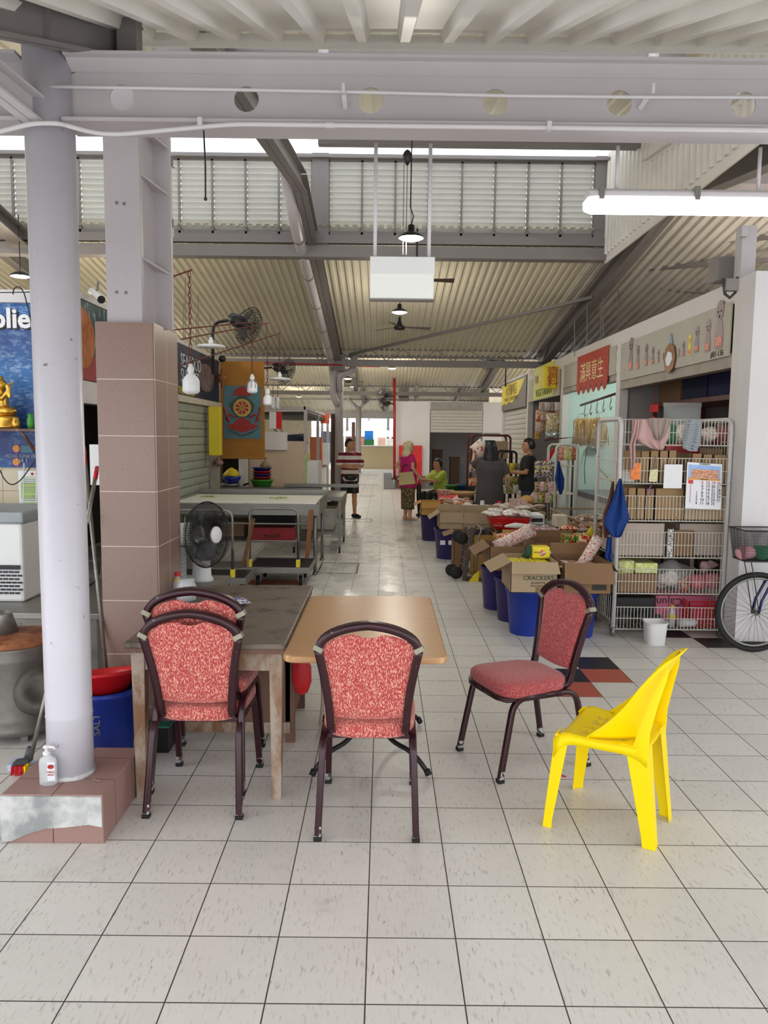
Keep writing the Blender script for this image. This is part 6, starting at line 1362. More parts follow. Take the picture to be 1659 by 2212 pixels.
# ---- hand truck
t = thing('hand_truck','grey folding hand truck with four black wheels standing beside the cartons','hand truck',(1.02,8.75,0))
A = at(1008,1248,Y=8.75); B = at(1018,1125,Y=8.75); m_htg = M('hand_truck_grey',(74,68,64),.5)
obj('frame_rail', MB().bar((.97,8.75,.01),(1.05,8.72,.64),.045,.05,(0,1,0)), m_htg, t, bevel=.006); obj('frame_rail', MB().bar((.93,8.98,.01),(1.0,8.95,.62),.03,.04,(0,1,0)), m_htg, t, bevel=.006)
for k in range(7): z = .1+k*.08; obj('crossbar', MB().tube([V(.97+.0125*k*.9,8.75,z),V(.93+.0125*k*.9,8.97,z)],.006,6), m_steel, t)
obj('handle', MB().tube(fillet([V(1.10,8.72,.05),V(1.11,8.72,.45),V(1.16,8.72,.62),V(1.12,8.9,.65),V(1.08,8.95,.45)],.04,5),.013,8), m_steel, t, smooth=True)
for x,y,z in ((.88,8.8,.085),(.84,8.98,.085),(.94,8.8,.50),(.91,8.98,.50)): obj('wheel', MB().lathe([(.03,-.02),(.065,-.018),(.075,-.008),(.075,.008),(.065,.018),(.03,.02)],(x,y,z),18,axis='x' if z>1 else 'y'), m_rubber, t, smooth=True)
obj('toe_bracket', MB().prism([(1.02,0),(1.13,0),(1.14,.13),(1.08,.09)], lambda a_,b_,t_: V(a_,t_,b_), 8.68,8.70), m_yelsign, t)
obj('toe_plate', MB().box(.99,1.2,8.7,8.98,0,.01), m_htg, t)
# ---- goods table
t = thing('goods_table','low trestle table carrying packets in front of the grey dress','table',(1.9,11,0))
obj('top', MB().box(1.15,2.35,10.75,11.5,.58,.62), m_cardg, t)
for x in (1.2,2.3):
    for y in (10.8,11.45): obj('leg', MB().box(x-.02,x+.02,y-.02,y+.02,0,.58), m_steeld, t)
def heap(n, xr, yr, z, mats, label, group, sx=.13, sy=.17, st=.05, cat='packet', name='snack_packet', layers=1):
    base = None
    for i in range(n):
        x = rnd.uniform(*xr); y = rnd.uniform(*yr); mt = mats[i % len(mats)]
        Mx = Matrix.Translation((0,0,0)) @ Matrix.Rotation(rnd.uniform(0,3),4,'Z') @ Matrix.Rotation(PI/2+rnd.uniform(-.35,.35),4,'X')
        o = obj(name, pillow(sx*rnd.uniform(.85,1.1), sy*rnd.uniform(.85,1.1), st, n=8).xf(Matrix.Translation((x,y,z+st*.5+rnd.random()*.03*layers)) @ Mx), mt, label=label, cat=cat, group=group, smooth=True)
t = thing('display_crate','red plastic crate with white lettering in the middle of the goods','crate',(1.9,9.9,.62))
a = at(1062,1120,Y=9.6); b = at(1142,1120,Y=9.6)
obj('tub', MB().hexa([(1.44,9.62,.50),(1.84,9.62,.50),(1.84,9.95,.50),(1.44,9.95,.50),(1.38,9.56,.66),(1.90,9.56,.66),(1.90,10.0,.66),(1.38,10.0,.66)]), m_redp, t, bevel=.01); obj('white_print', MB().text('IMPORT',.035,(1.49,9.585,.60),depth=.002).text('IMPORT',.035,(1.49,9.595,.56),depth=.002), m_paper, t)
heap(10,(1.42,1.86),(9.65,9.95),.66,[P_cl,P_cl],'glossy clear bag of pale noodles piled in the red crate','clear noodle bags in the red crate',.16,.2,.07)
heap(14,(1.25,1.75),(10.85,11.4),.62,[P_cl,P_rw,P_or],'small bright packet spread on the goods table','packets spread on the goods table',.12,.15,.04)
heap(12,(1.75,2.3),(10.85,11.35),.62,[P_cl,P_rw,P_cl],'clear bag heaped at the right of the goods table','clear bags at the right of the goods table',.16,.2,.07)
t = thing('goods_table','second small low table of dried food left of the grey dress','table',(1.2,12,0)); obj('top', MB().box(.98,1.43,11.6,12.42,.58,.62), m_cardg, t); obj('base', MB().box(1.0,1.41,11.62,12.4,0,.58), m_dark, t)
heap(10,(1.02,1.38),(11.7,12.35),.62,[P_br,P_or,P_cl],'brown and white dried-food packet on the far half of the goods table','dried-food packets on the far goods table',.13,.16,.05)
obj('egg_trays', MB().box(1.9,2.12,10.95,11.3,.62,.78).jit(.01,20), P_rw, label='red and white stacked carton of small packs above the clear bags', cat='carton')
t = thing('white_carton','white carton with printed side right of the red crate','carton',(2.1,9.7,.5)); a = at(1133,1130,Y=9.7); b = at(1176,1130,Y=9.7)
obj('body', MB().box(a.x,b.x,9.7,10.1,.50,.69), m_paper, t, bevel=.004); obj('printed_panel', MB().box(a.x+.09,b.x-.02,9.697,9.7,.6,.65).box(a.x+.03,b.x-.02,9.697,9.7,.53,.54).box(a.x+.03,b.x-.02,9.697,9.7,.56,.57), m_ink, t)
obj('support_crate', MB().box(1.36,2.3,9.5,9.88,0,.5), m_dark, label='dark crates under the red crate and white carton', cat='crate')
for i,(px,lb,mt) in enumerate(((1042,'small white-labelled jar standing on the goods table left of the grey dress',m_paper),(1079,'small red-labelled jar standing on the goods table right of centre',P_rw))):
    q = at(px,1083,Y=11.3); t = thing('small_jar',lb,'jar',(q.x,11.3,.62)); obj('glass', MB().lathe([(.032,.62),(.034,.63),(.034,.70),(.028,.71)],(q.x,11.3,0),14), mt, t, smooth=True); obj('lid', MB().lathe([(.032,.71),(.032,.735)],(q.x,11.3,0),14), m_paper if i==0 else m_redp, t)
# red display boxes at the far left of the goods
t = thing('snack_display_box','slanted red display box of red-wrapped snacks','box',(1.1,12.8,.4)); a = at(950,1112,Y=12.6); b = at(992,1112,Y=12.6)
obj('box', MB().hexa([(a.x,12.5,.38),(b.x,12.5,.38),(b.x,13.0,.38),(a.x,13.0,.38),(a.x,12.5,.46),(b.x,12.5,.58),(b.x,13.0,.70),(a.x,13.0,.66)]), m_redp, t); obj('stand', MB().box(a.x+.02,b.x-.02,12.52,12.98,0,.38), m_dark, t); obj('price_tag', MB().box(b.x-.1,b.x-.03,12.495,12.5,.46,.54), m_paper, t)
heap(14,(a.x+.04,b.x-.05),(12.6,12.95),.60,[P_red,P_rw],'thin red-wrapped snack in the slanted red display box','red-wrapped snacks in the display box',.05,.18,.03)
for i,(px0,px1,py,Y_,mt,lb) in enumerate(((945,985,1070,14.4,m_redp,'red tray of garlic in front of the seated woman'),(948,990,1082,13.6,m_redp,'second red tray of brown goods nearer than the garlic tray'))):
    a = at(px0,py,Y=Y_); b = at(px1,py,Y=Y_); t = thing('goods_tray',lb,'tray',(a.x,Y_,.6)); obj('tray', MB().hexa([(a.x+.02,Y_,.56),(b.x-.02,Y_,.56),(b.x-.02,Y_+.4,.56),(a.x+.02,Y_+.4,.56),(a.x,Y_-.02,.63),(b.x,Y_-.02,.63),(b.x,Y_+.42,.63),(a.x,Y_+.42,.63)]), mt, t); obj('stand', MB().box(a.x+.03,b.x-.03,Y_+.02,Y_+.38,0,.56), m_dark, t)
    mb = MB()
    for k in range(30): mb.sph((rnd.uniform(a.x+.03,b.x-.03),Y_+rnd.uniform(.03,.37),.64),.025,6)
    obj('garlic_bulbs' if i == 0 else 'dried_goods', mb, P_rw if i == 0 else P_br, label='loose '+('red and white garlic' if i == 0 else 'brown dried goods')+' heaped in the '+('farther' if i == 0 else 'nearer')+' red tray', cat='food', kind='stuff', smooth=True)
for i,(px,py,Y_,r_,h_,mt,lb) in enumerate(((978,1060,14.9,.16,.14,m_green,'green tub right of the seated woman'),(1008,1058,14.6,.2,.17,M('teal_blue_tub',(20,84,130),.4),'large teal-blue tub behind the dried goods'))):
    q = at(px,py,Y=Y_); t = thing('goods_tub',lb,'tub',(q.x,Y_,.5)); obj('tub', MB().lathe([(r_*.75,.58),(r_*.95,.58+h_),(r_*1.05,.58+h_),(r_*1.05,.6+h_),(r_*.9,.6+h_),(r_*.7,.6)],(q.x,Y_,0),20), mt, t, smooth=True); obj('stand', MB().box(q.x-.14,q.x+.14,Y_-.14,Y_+.14,0,.58), m_dark, t)
q = at(1000,1080,Y=13.2); obj('support_crate', MB().box(q.x-.15,q.x+.15,13.05,13.35,0,.62), m_dark, label='dark crate under the round woven basket', cat='crate'); obj('woven_basket', MB().lathe([(.14,.62),(.22,.70),(.24,.73),(.2,.73),(.1,.66)],(q.x,13.2,0),20), M('woven_tan',(200,160,110),.8,var=.2,vs=40), label='round woven basket on the goods table before the tubs', cat='basket', smooth=True)
# middle-right bright packs
t = thing('egg_roll_pack','large clear-wrapped pack of orange and grey rolls, lower of two','packet',(1.75,8.1,.55)); 
def rollpack(z, lb, dx=0):
    a = at(1148,1165,Y=7.9); o_ = []; mb = MB()
    for k in range(5): x = 1.63+dx+k*.062; mb.tube([V(x,7.85,z+.045),V(x,8.15,z+.045)],.04,10)
    return mb
bpy.data.objects.remove(t)
m_roll = m_pk('orange_grey_rolls',(196,110,100),(120,130,150),20,.25,(200,205,215))
obj('roll_pack', rollpack(.56,''), m_roll, label='lower clear-wrapped pack of orange and grey rolls', cat='packet', smooth=True); obj('roll_pack', rollpack(.65,'',-.03), m_roll, label='upper clear-wrapped pack of orange and grey rolls', cat='packet', smooth=True)
obj('support_crate', MB().box(1.55,2.12,7.75,8.2,0,.555), m_cardd, label='brown carton under the orange and grey roll packs', cat='carton')
for k in range(3): obj('instant_noodle_pack', MB().box(1.83+k*.115,1.935+k*.115,7.45,7.7,.62,.72).jit(.008,20), P_gr, label='green and red multipack standing in a row behind the brown carton', cat='packet', group='green and red multipacks in a row', bevel=.012)
obj('support_crate', MB().box(1.82,2.18,7.44,7.72,0,.62), m_cardd, label='brown carton under the green and red multipacks', cat='carton')
obj('red_pack', pillow(.22,.2,.1).xf(Matrix.Translation((2.05,8.25,.68)) @ Matrix.Rotation(PI/2-.2,4,'X')), P_red, label='puffy red pack lying behind the green multipacks', cat='packet', smooth=True)
t = thing('red_yellow_bag','crumpled red and yellow crisp bag standing at the right end of the goods','bag',(2.05,7.35,.66)); q = at(1262,1175,Y=7.35)
obj('bag', pillow(.16,.22,.09).xf(Matrix.Translation((q.x-.01,7.3,q.z-.01)) @ Matrix.Rotation(.25,4,'Y')), P_red, t, smooth=True); obj('bag_top', pillow(.1,.1,.03).xf(Matrix.Translation((q.x+.06,7.3,q.z+.12)) @ Matrix.Rotation(.6,4,'Y')), m_yelsign, t, smooth=True)
q = at(1207,1120,Y=8.9); obj('tofu_block', MB().box(q.x-.05,q.x+.1,8.85,9.05,q.z-.1,q.z+.04), M('cream_block',(216,204,178),.6), label='cream block pack in front of the wire basket', cat='packet', bevel=.01); obj('tofu_support', MB().box(q.x-.08,q.x+.12,8.86,9.06,0,q.z-.1), m_dark, label='dark carton under the cream block pack', cat='carton')
heap(5,(2.0,2.25),(9.1,9.5),.50,[P_cl],'crumpled clear bag between the white carton and wire basket','clear bags beside the wire basket',.18,.2,.08); obj('support_crate', MB().box(1.96,2.34,9.1,9.48,0,.50), m_dark, label='dark crate under the crumpled clear bags', cat='crate')
heap(3,(1.42,1.6),(8.3,8.6),.50,[P_cl,P_or],'clear bag with orange ends in the splayed tan carton','bags in the splayed tan carton',.18,.24,.08)
q = at(1112,1137,Y=8.9); obj('spring_onion_bag', MB().tube([q+V(-.12,0,0),q+V(0,0,.01),q+V(.25,0,-.02)],[.012,.035,.04],8), m_pk('white_green_bag',(236,236,230),(226,226,216),8,.3), label='long white packet with green tip lying over the tan cartons', cat='packet', smooth=True)
# ---- wire roll cage basket (mid right) 
def wiregrid(mb, p00, p10, p11, p01, nu, nv, r):
    p00,p10,p11,p01 = map(Vector,(p00,p10,p11,p01))
    for i in range(nu+1): u = i/nu; mb.tube([p00.lerp(p10,u), p01.lerp(p11,u)], r, 4)
    for j in range(nv+1): v = j/nv; mb.tube([p00.lerp(p01,v), p10.lerp(p11,v)], r*1.25, 4)
    return mb
m_wire = M('white_wire', (206,202,190), .5, var=.1, stain=(140,96,60), st=(.66,.72), ss=20); m_wired = M('brown_wire',(150,128,104),.5)
t = thing('wire_basket_trolley','low wire basket trolley full of orange packets left of the tall roll cage','trolley',(2.3,8,.3))
c_ = [(2.25,9.6),(2.75,9.6),(2.75,7.5),(2.25,7.5)]
obj('left_side', wiregrid(MB(),(2.2,7.5,.45),(2.2,9.8,.45),(2.2,9.8,.76),(2.2,7.5,.76),22,7,.003), m_wired, t); obj('near_side', wiregrid(MB(),(2.2,7.5,.45),(2.85,7.5,.45),(2.85,7.5,.76),(2.2,7.5,.76),8,7,.003), m_wired, t)
obj('base', MB().box(2.2,2.85,7.5,9.8,.43,.45), m_steel, t); obj('rim', MB().tube([V(2.2,7.5,.77),V(2.85,7.5,.77),V(2.85,9.8,.77),V(2.2,9.8,.77)],.012,6,closed=True), m_wired, t)
for x in (2.23,2.8):
    for y in (7.6,9.7): obj('leg', MB().box(x-.015,x+.015,y-.015,y+.015,0,.43), m_steel, t)
obj('black_handle', MB().tube(fillet([V(2.22,7.42,.45),V(2.22,7.42,.68),V(2.8,7.42,.68),V(2.8,7.42,.45)],.08,5),.016,8), m_black, t, smooth=True)
heap(26,(2.32,2.74),(7.7,9.6),.60,[P_or,P_br,P_rw],'orange and brown packet heaped in the low wire basket','packets in the low wire basket',.14,.17,.05,layers=4)
obj('packet_bed', MB().box(2.24,2.82,7.55,9.75,.452,.60), m_cardd, label='layer of brown cartons filling the bottom of the low wire basket', cat='carton')
# ================================================================== TALL ROLL CAGE (front right)
t = thing('roll_cage','tall white rusty roll cage with six wire shelves beside the white wall','trolley',(2.45,6.6,0)); RX0,RX1,RY0,RY1 = 1.985,2.905,6.3,6.95
m_cagep = M('chipped_white_steel',(206,202,200),.5,var=.05,stain=(110,66,44),st=(.66,.7),ss=16)
def tt(z): return RX0+.0*z
for side,x in (('left',RX0),('right',RX1)):
    fr = [V(x,RY0,.09),V(x,RY0,1.86),V(x,RY1,1.86),V(x,RY1,.09)]
    obj('side_frame', MB().tube(fillet(fr,.09,6),.019,8), m_cagep, t, smooth=True)
    obj('side_mesh', wiregrid(MB(),(x,RY0,.12),(x,RY1,.12),(x,RY1,.5),(x,RY0,.5),12,1,.003), m_wire, t)
    obj('side_mesh', wiregrid(MB(),(x,RY0,1.0),(x,RY1,1.0),(x,RY1,1.84),(x,RY0,1.84),12,5,.003), m_wire, t)
    for y in (RY0+.02,RY1-.02):
        obj('caster', MB().lathe([(.03,-.014),(.042,-.01),(.042,.01),(.03,.014)],(x,y,.042),16,axis='x'), m_steel, t, smooth=True); obj('caster_fork', MB().box(x-.022,x+.022,y-.02,y+.02,.075,.1), m_steeld, t)
tiers = [(907,962),(990,1045),(1072,1126),(1150,1205),(1230,1283),(1312,1360)]; TZ = []
for k,(ya,yb) in enumerate(tiers):
    za = at(1460,ya,Y=RY0).z; zb = at(1460,yb,Y=RY0).z; TZ.append((za,zb))
    obj('shelf_front', wiregrid(MB(),(RX0,RY0-.01,zb),(RX1,RY0-.01,zb),(RX1,RY0-.01,za),(RX0,RY0-.01,za),32,2,.0027), m_wire, t)
    sm = MB()
    for i in range(17): sm.tube([V(RX0+.0575*i,RY0,zb),V(RX0+.0575*i,RY1,zb)],.003,4)
    sm.tube([V(RX0,RY1,zb),V(RX1,RY1,zb)],.005,4).tube([V(RX0,RY0,zb),V(RX1,RY0,zb)],.005,4); obj('wire_shelf', sm, m_wire, t)
# contents
def incarton(k, px0, px1, pytop, mat, lab, y0=.04, y1=.5, grp=None):
    a = at(px0,pytop,Y=RY0+y0); b = at(px1,pytop,Y=RY0+y0); zb = TZ[k][1]+.006
    t_ = carton(lab, a.x, b.x, RY0+y0, RY0+y1, zb, a.z, mat, {}, group=grp); return t_
for i,(a,b,yt) in enumerate(((1385,1404,975),(1405,1424,974),(1425,1444,974),(1445,1463,973))): incarton(1,a,b,yt,m_card,'narrow upright brown carton in a row of four on the second cage shelf',grp='row of four narrow cartons on the second cage shelf')
for i,(a,b,yt) in enumerate(((1495,1517,980),(1519,1540,982),(1542,1578,983))): incarton(1,a,b,yt,m_card,'brown carton behind the wall calendar on the second cage shelf',grp='cartons behind the calendar on the second cage shelf')
for i,(a,b,yt) in enumerate(((1357,1375,1054),(1376,1395,1055),(1396,1414,1056))): incarton(2,a,b,yt,m_card,'narrow brown carton at the left of the third cage shelf',grp='three narrow cartons on the third cage shelf')
incarton(2,1416,1478,1055,m_card,'broad brown carton in the middle of the third cage shelf'); incarton(2,1480,1572,1050,m_cardg,'large greyish carton at the right of the third cage shelf')
m_ow = M('kraft_grey_carton',(176,160,148),.8,var=.06)
incarton(3,1333,1437,1130,m_ow,'large scuffed grey carton at the left of the fourth cage shelf',.03,.45); incarton(3,1467,1570,1131,m_ow,'large grey carton at the right of the fourth cage shelf',.09,.5); incarton(3,1456,1500,1146,m_cardd,'small brown folded carton in the middle of the fourth cage shelf',.04,.08)
a = at(1440,1203,Y=RY0+.02); b = at(1455,1143,Y=RY0+.02); t_ = thing('white_plank','white strip with vertical handwriting MCAGRO on the fourth cage shelf','board',(a.x,RY0+.02,a.z)); obj('board', MB().box(a.x,b.x,RY0+.015,RY0+.025,a.z,b.z), m_paper, t_)
obj('lettering', MB().text('MC AGRO', .055, ((a.x+b.x)/2,RY0+.012,(a.z+b.z)/2), (0,0,1), (-1,0,0), .002), m_ink, t_)
# shelf 1 contents
z = TZ[0][1]+.005
for i,(px,r_,mt,lb) in enumerate(((1400,.09,m_dark,'dark bundle on the top cage shelf behind the pink cloth'),(1440,.08,M('green_bundle',(60,130,90),.6),'green bundle in a clear bag on the top cage shelf'),(1470,.085,P_cl,'crumpled clear bag on the top cage shelf'),(1530,.08,P_cl,'second crumpled clear bag on the top cage shelf'),(1562,.09,M('dusky_pink_bundle',(150,80,90),.6),'dark pink bundle at the right end of the top cage shelf'))):
    q = at(px,930,Y=RY0+.25); obj('bundle', MB().sph((q.x,RY0+.25,z+r_),(r_*1.1,r_*1.2,r_),14).jit(.05,8), mt, label=lb, cat='bundle', smooth=True)
a = at(1448,905,Y=RY0+.3); obj('clear_bag', pillow(.34,.30,.2).xf(Matrix.Translation((a.x+.1,RY0+.3,1.86))), m_clear, label='large upright clear plastic bag above the top cage shelf', cat='bag', smooth=True)
z = TZ[1][1]+.005; a = at(1465,960,Y=RY0+.3); b = at(1530,1040,Y=RY0+.3); obj('red_crate', MB().box(a.x+.02,b.x,RY0+.52,RY0+.62,z,a.z), m_redp, label='bright red crate standing behind the cartons on the second cage shelf', cat='crate')
obj('enamel_pot', MB().lathe([(.06,z),(.065,z+.01),(.065,z+.08),(.07,z+.085)],(at(1357,1040,Y=RY0+.15).x,RY0+.15,0),16), m_plast_w, label='white pot at the left of the second cage shelf', cat='pot', smooth=True)
a = at(1372,1023,Y=RY0-.02); obj('orange_tag', MB().box(a.x-.04,a.x+.04,RY0-.03,RY0-.024,a.z-.05,a.z+.09), M('orange_wrapper',(236,120,40),.4,var=.4,vs=30), label='orange and yellow wrapper hanging at the left of the second cage shelf', cat='wrapper')
# shelf 5
z = TZ[4][1]+.005
obj('lime_cloths', MB().box(at(1333,1220,Y=RY0+.1).x,at(1365,1220,Y=RY0+.1).x,RY0+.05,RY0+.35,z+.16,z+.26).jit(.02,12), P_lim, label='folded lime cloths at the left of the fifth cage shelf', cat='cloth', smooth=True); obj('lime_box', MB().box(at(1369,1220,Y=RY0+.1).x,at(1417,1220,Y=RY0+.1).x,RY0+.05,RY0+.3,z+.16,z+.25), P_lim, label='pale green printed box on the fifth cage shelf', cat='box', bevel=.01)
obj('under_carton', MB().box(at(1333,1220,Y=RY0+.1).x,at(1415,1220,Y=RY0+.1).x,RY0+.04,RY0+.4,z,z+.155), m_cardd, label='brown carton under the lime cloths on the fifth cage shelf', cat='carton')
for i,(px,py,r_,mt,lb) in enumerate(((1455,1240,.13,m_clear,'big crumpled clear bag on the fifth cage shelf'),(1440,1262,.08,P_cl,'smaller clear bag low on the fifth cage shelf'),(1480,1268,.06,P_or,'orange pack on the fifth cage shelf'),(1533,1225,.06,m_pk('pink_tied_bag',(200,170,170),(190,150,150),10,.3),'small tied pinkish bag at the upper right of the fifth cage shelf'),(1510,1262,.075,M('pink_bag',(232,130,146),.4),'left bright pink bag on the fifth cage shelf'),(1542,1260,.065,M('pink_bag2',(236,130,146),.4),'right bright pink bag on the fifth cage shelf'),(1360,1265,.06,m_redp,'red and white packs low at the left of the fifth cage shelf'),(1400,1255,.07,m_dark,'dark bundle in the fifth cage shelf'))):
    q = at(px,py,Y=RY0+.2); zz = max(q.z, z+r_*.9); obj('plastic_bundle', MB().sph((q.x,RY0+.2+.02*i,zz),(r_*1.2,r_,r_*.9),16).jit(.06,9), mt, label=lb, cat='bag', smooth=True)
# shelf 6
z = TZ[5][1]+.005
a = at(1332,1290,Y=RY0+.2); b = at(1414,1355,Y=RY0+.2); obj('black_box', MB().box(a.x,b.x,RY0+.2,RY0+.5,z,a.z), m_black, label='black box at the left of the lowest cage shelf', cat='box', bevel=.01)
a = at(1417,1287,Y=RY0+.25); b = at(1545,1345,Y=RY0+.25); t_ = thing('pink_box','pink printed box with dark script on the lowest cage shelf','box',(a.x,RY0+.25,z)); obj('box', MB().box(a.x,b.x,RY0+.25,RY0+.5,z,a.z), M('pink_print',(206,110,140),.5,var=.2), t_, bevel=.005); obj('lettering', MB().text('Cajun', .1, (a.x+.12,RY0+.245,a.z-.05), (-1,0,0), (0,0,-1), .002), m_ink, t_)
a = at(1490,1295,Y=RY0+.1); b = at(1552,1348,Y=RY0+.1); obj('red_basket', wiregrid(wiregrid(MB(),(a.x,RY0+.1,z),(b.x,RY0+.1,z),(b.x,RY0+.1,a.z-.02),(a.x,RY0+.1,a.z-.02),12,6,.004),(a.x,RY0+.1,z),(a.x,RY0+.24,z),(a.x,RY0+.24,a.z-.02),(a.x,RY0+.1,a.z-.02),5,6,.004), m_redp, label='red plastic basket at the right of the lowest cage shelf', cat='basket')
q = at(1453,1330,Y=RY0+.06); t_ = thing('drink_bottle','small bottle with a yellow cap on the lowest cage shelf','bottle',(q.x,RY0+.08,z)); obj('body', MB().lathe([(.028,z),(.03,z+.1),(.014,z+.16),(.014,z+.17)],(q.x,RY0+.08,0),14), m_clear2, t_, smooth=True); obj('cap', MB().lathe([(.016,z+.17),(.016,z+.19)],(q.x,RY0+.08,0),12), m_yelsign, t_); obj('label', MB().lathe([(.031,z+.07),(.031,z+.11)],(q.x,RY0+.08,0),14,cap=False), m_yelsign, t_)
q = at(1480,1345,Y=RY0+.08); obj('clear_bottle', MB().tube([V(q.x-.07,RY0+.05,z+.04),V(q.x+.06,RY0+.05,z+.045),V(q.x+.09,RY0+.05,z+.05)],[.036,.036,.014],12), m_clear2, label='clear bottle lying on its side on the lowest cage shelf', cat='bottle', smooth=True)
for i,px in enumerate((1350,1385,1410)): q = at(px,1345,Y=RY0+.1); obj('dark_bundle', MB().sph((q.x,RY0+.12,z+.05),(.08,.06,.05),12).jit(.04,10), m_dark, label='dark bundle in front of the black box on the lowest cage shelf', cat='bundle', group='dark bundles on the lowest cage shelf', smooth=True)
# ---- hanging paper: calendar, sheet, tag
t_ = thing('wall_calendar','paper calendar with a village picture and big dates hung on the roll cage','calendar',(at(1520,1100,Y=RY0-.04).x,RY0-.04,at(1520,1100,Y=RY0-.04).z))
c0,c1,c2,c3 = at(1485,998,Y=RY0-.04),at(1560,1003,Y=RY0-.04),at(1557,1101,Y=RY0-.04),at(1480,1098,Y=RY0-.04)
YC = RY0-.035
def cal(u,v_,d): # u 0..1, v 0..1 from top
    return c0.lerp(c1,u).lerp(c3.lerp(c2,u),v_)-V(0,d,0)
def cq(u0,u1,v0,v1,d,mb,dd=.001):
    return mb.hexa([cal(u0,v1,d-dd),cal(u1,v1,d-dd),cal(u1,v1,d),cal(u0,v1,d),cal(u0,v0,d-dd),cal(u1,v0,d-dd),cal(u1,v0,d),cal(u0,v0,d)])
obj('sheets', cq(0,1,0,1,0,MB(),.006), m_paper, t_); obj('sky_picture', cq(.04,.96,.05,.36,.002,MB()), M('cal_sky',(150,180,226),.6,var=.15), t_)
obj('village_picture', cq(.12,.9,.14,.32,.004,MB()).jit(.004,40), m_pk('village_print',(190,130,90),(230,200,170),60,.6,(190,60,50)), t_); obj('orange_band', cq(.04,.96,.33,.37,.005,MB()), M('cal_orange',(220,150,60),.6), t_)
obj('red_block', cq(.05,.19,.38,.46,.003,MB()), m_redp, t_)
nums = [['', '5','12','19','26'],['','6','13','20','27'],['','7','14','21','28'],['1','8','15','22','29'],['2','9','16','23','30'],['3','10','17','24','31'],['4','11','18','25','']]
mr, mk = MB(), MB(); ud = (c1-c0).normalized(); vd = (c0-c3).normalized()
for r_ in range(7):
    for c_ in range(5):
        if nums[r_][c_]: (mr if r_ == 0 else mk).text(nums[r_][c_], .034, cal(.30+.155*c_,.425+.075*r_,.003), tuple(ud), tuple(vd), .001)
obj('red_dates', mr, m_redink, t_); obj('black_dates', mk, m_ink, t_); obj('day_names', MB().text('Sun Mon Tue Wed Thu Fri Sat', .014, cal(.12,.64,.003), (0,0,-1), (1,0,0), .001), m_redink, t_); obj('title_text', MB().text('SEPT 2021', .014, cal(.5,.355,.007), tuple(ud), tuple(vd), .001).text('宏茂橋理事会', .016, cal(.5,.025,.003), tuple(ud), tuple(vd), .001), m_ink, t_)
a = at(1435,1003,Y=RY0-.03); b = at(1472,1055,Y=RY0-.03); obj('blank_paper', MB().box(a.x,b.x,RY0-.034,RY0-.03,b.z,a.z), m_paper, label='plain white paper sheet hung left of the calendar on the roll cage', cat='paper')
a = at(1404,1015,Y=RY0-.03); b = at(1420,1041,Y=RY0-.03); t_ = thing('price_tag','small cream tag hung with purple string on the roll cage','tag',(a.x,RY0-.03,b.z)); obj('card', MB().prism([(a.x,a.z-.0),(b.x,a.z+.008),(b.x-.006,b.z),(a.x-.006,b.z+.004)], lambda u,v_,t2: V(u,t2,v_), RY0-.034,RY0-.03), M('cream_card',(214,206,160),.6,var=.2,vs=80), t_); obj('string', MB().tube([V((a.x+b.x)/2,RY0-.03,a.z+.0),V((a.x+b.x)/2+.01,RY0-.02,a.z+.12)],.003,4), m_purple, t_)
obj('purple_ribbon', MB().tube([at(1407,1048,Y=RY0-.02),at(1399,1062,Y=RY0-.03),at(1410,1057,Y=RY0-.03),at(1404,1070,Y=RY0-.02)],.006,5), M('violet_ribbon',(140,90,170),.5), label='violet ribbon tied under the small tag on the roll cage', cat='ribbon', smooth=True)
# ---- cloths
def cloth(name,label,outline,Y,mat,fold=.02,nf=3,parent=None):
    # outline: list of (pxL,pxR,py) rows from top to bottom
    mb = MB(); NU = 14; rows = []
    dense = []
    for i in range(len(outline)-1):
        for k in range(5): q = k/5; dense.append(tuple(outline[i][m_]*(1-q)+outline[i+1][m_]*q for m_ in range(3)))
    dense.append(outline[-1])
    vs = []
    for i,(xl,xr,py) in enumerate(dense):
        for j in range(NU+1):
            u = j/NU; px = xl+(xr-xl)*u; d = fold*math.sin(u*PI*2*nf+i*.12)+fold*.6*math.sin(u*9+i*.3); vs.append(at(px,py,Y=Y+d))
    fs = [[i*(NU+1)+j,i*(NU+1)+j+1,(i+1)*(NU+1)+j+1,(i+1)*(NU+1)+j] for i in range(len(dense)-1) for j in range(NU)]
    return obj(name, MB().add(vs,fs), mat, label=label, cat='cloth', smooth=True, solid=.004)
m_bluecl = M('blue_towel',(18,58,128),.9,var=.12,vs=20,bump=.3,bs=120,sheen=.5); m_brcl = M('brown_towel',(96,56,42),.9,var=.1); m_pinkcl = M('faded_pink_cloth',(196,160,156),.9,var=.06); m_greycl = M('faded_brown_cloth',(160,142,134),.9,var=.08)
cloth('blue_towel','large bright blue towel hanging at the left post of the roll cage',[(1338,1342,1034),(1330,1346,1055),(1318,1353,1090),(1306,1360,1120),(1306,1352,1135),(1320,1342,1158),(1332,1338,1161)],RY0-.06,m_bluecl,.018,2)
cloth('brown_towel','brown towel hanging behind the blue towel on the roll cage',[(1322,1326,1040),(1314,1326,1080),(1303,1320,1110),(1303,1318,1150),(1306,1312,1162)],RY0-.02,m_brcl,.012,2)
cloth('navy_towel','dark blue towel end hanging low below the blue towel',[(1312,1322,1160),(1308,1322,1190),(1306,1322,1205),(1318,1324,1214)],RY0-.02,m_bluecl,.01,2)
cloth('pink_cloth','faded pink and brown cloth draped over the top of the roll cage',[(1372,1444,905),(1368,1447,925),(1368,1446,945),(1385,1438,958),(1405,1434,968),(1425,1432,972)],RY0-.05,m_pinkcl,.014,3)
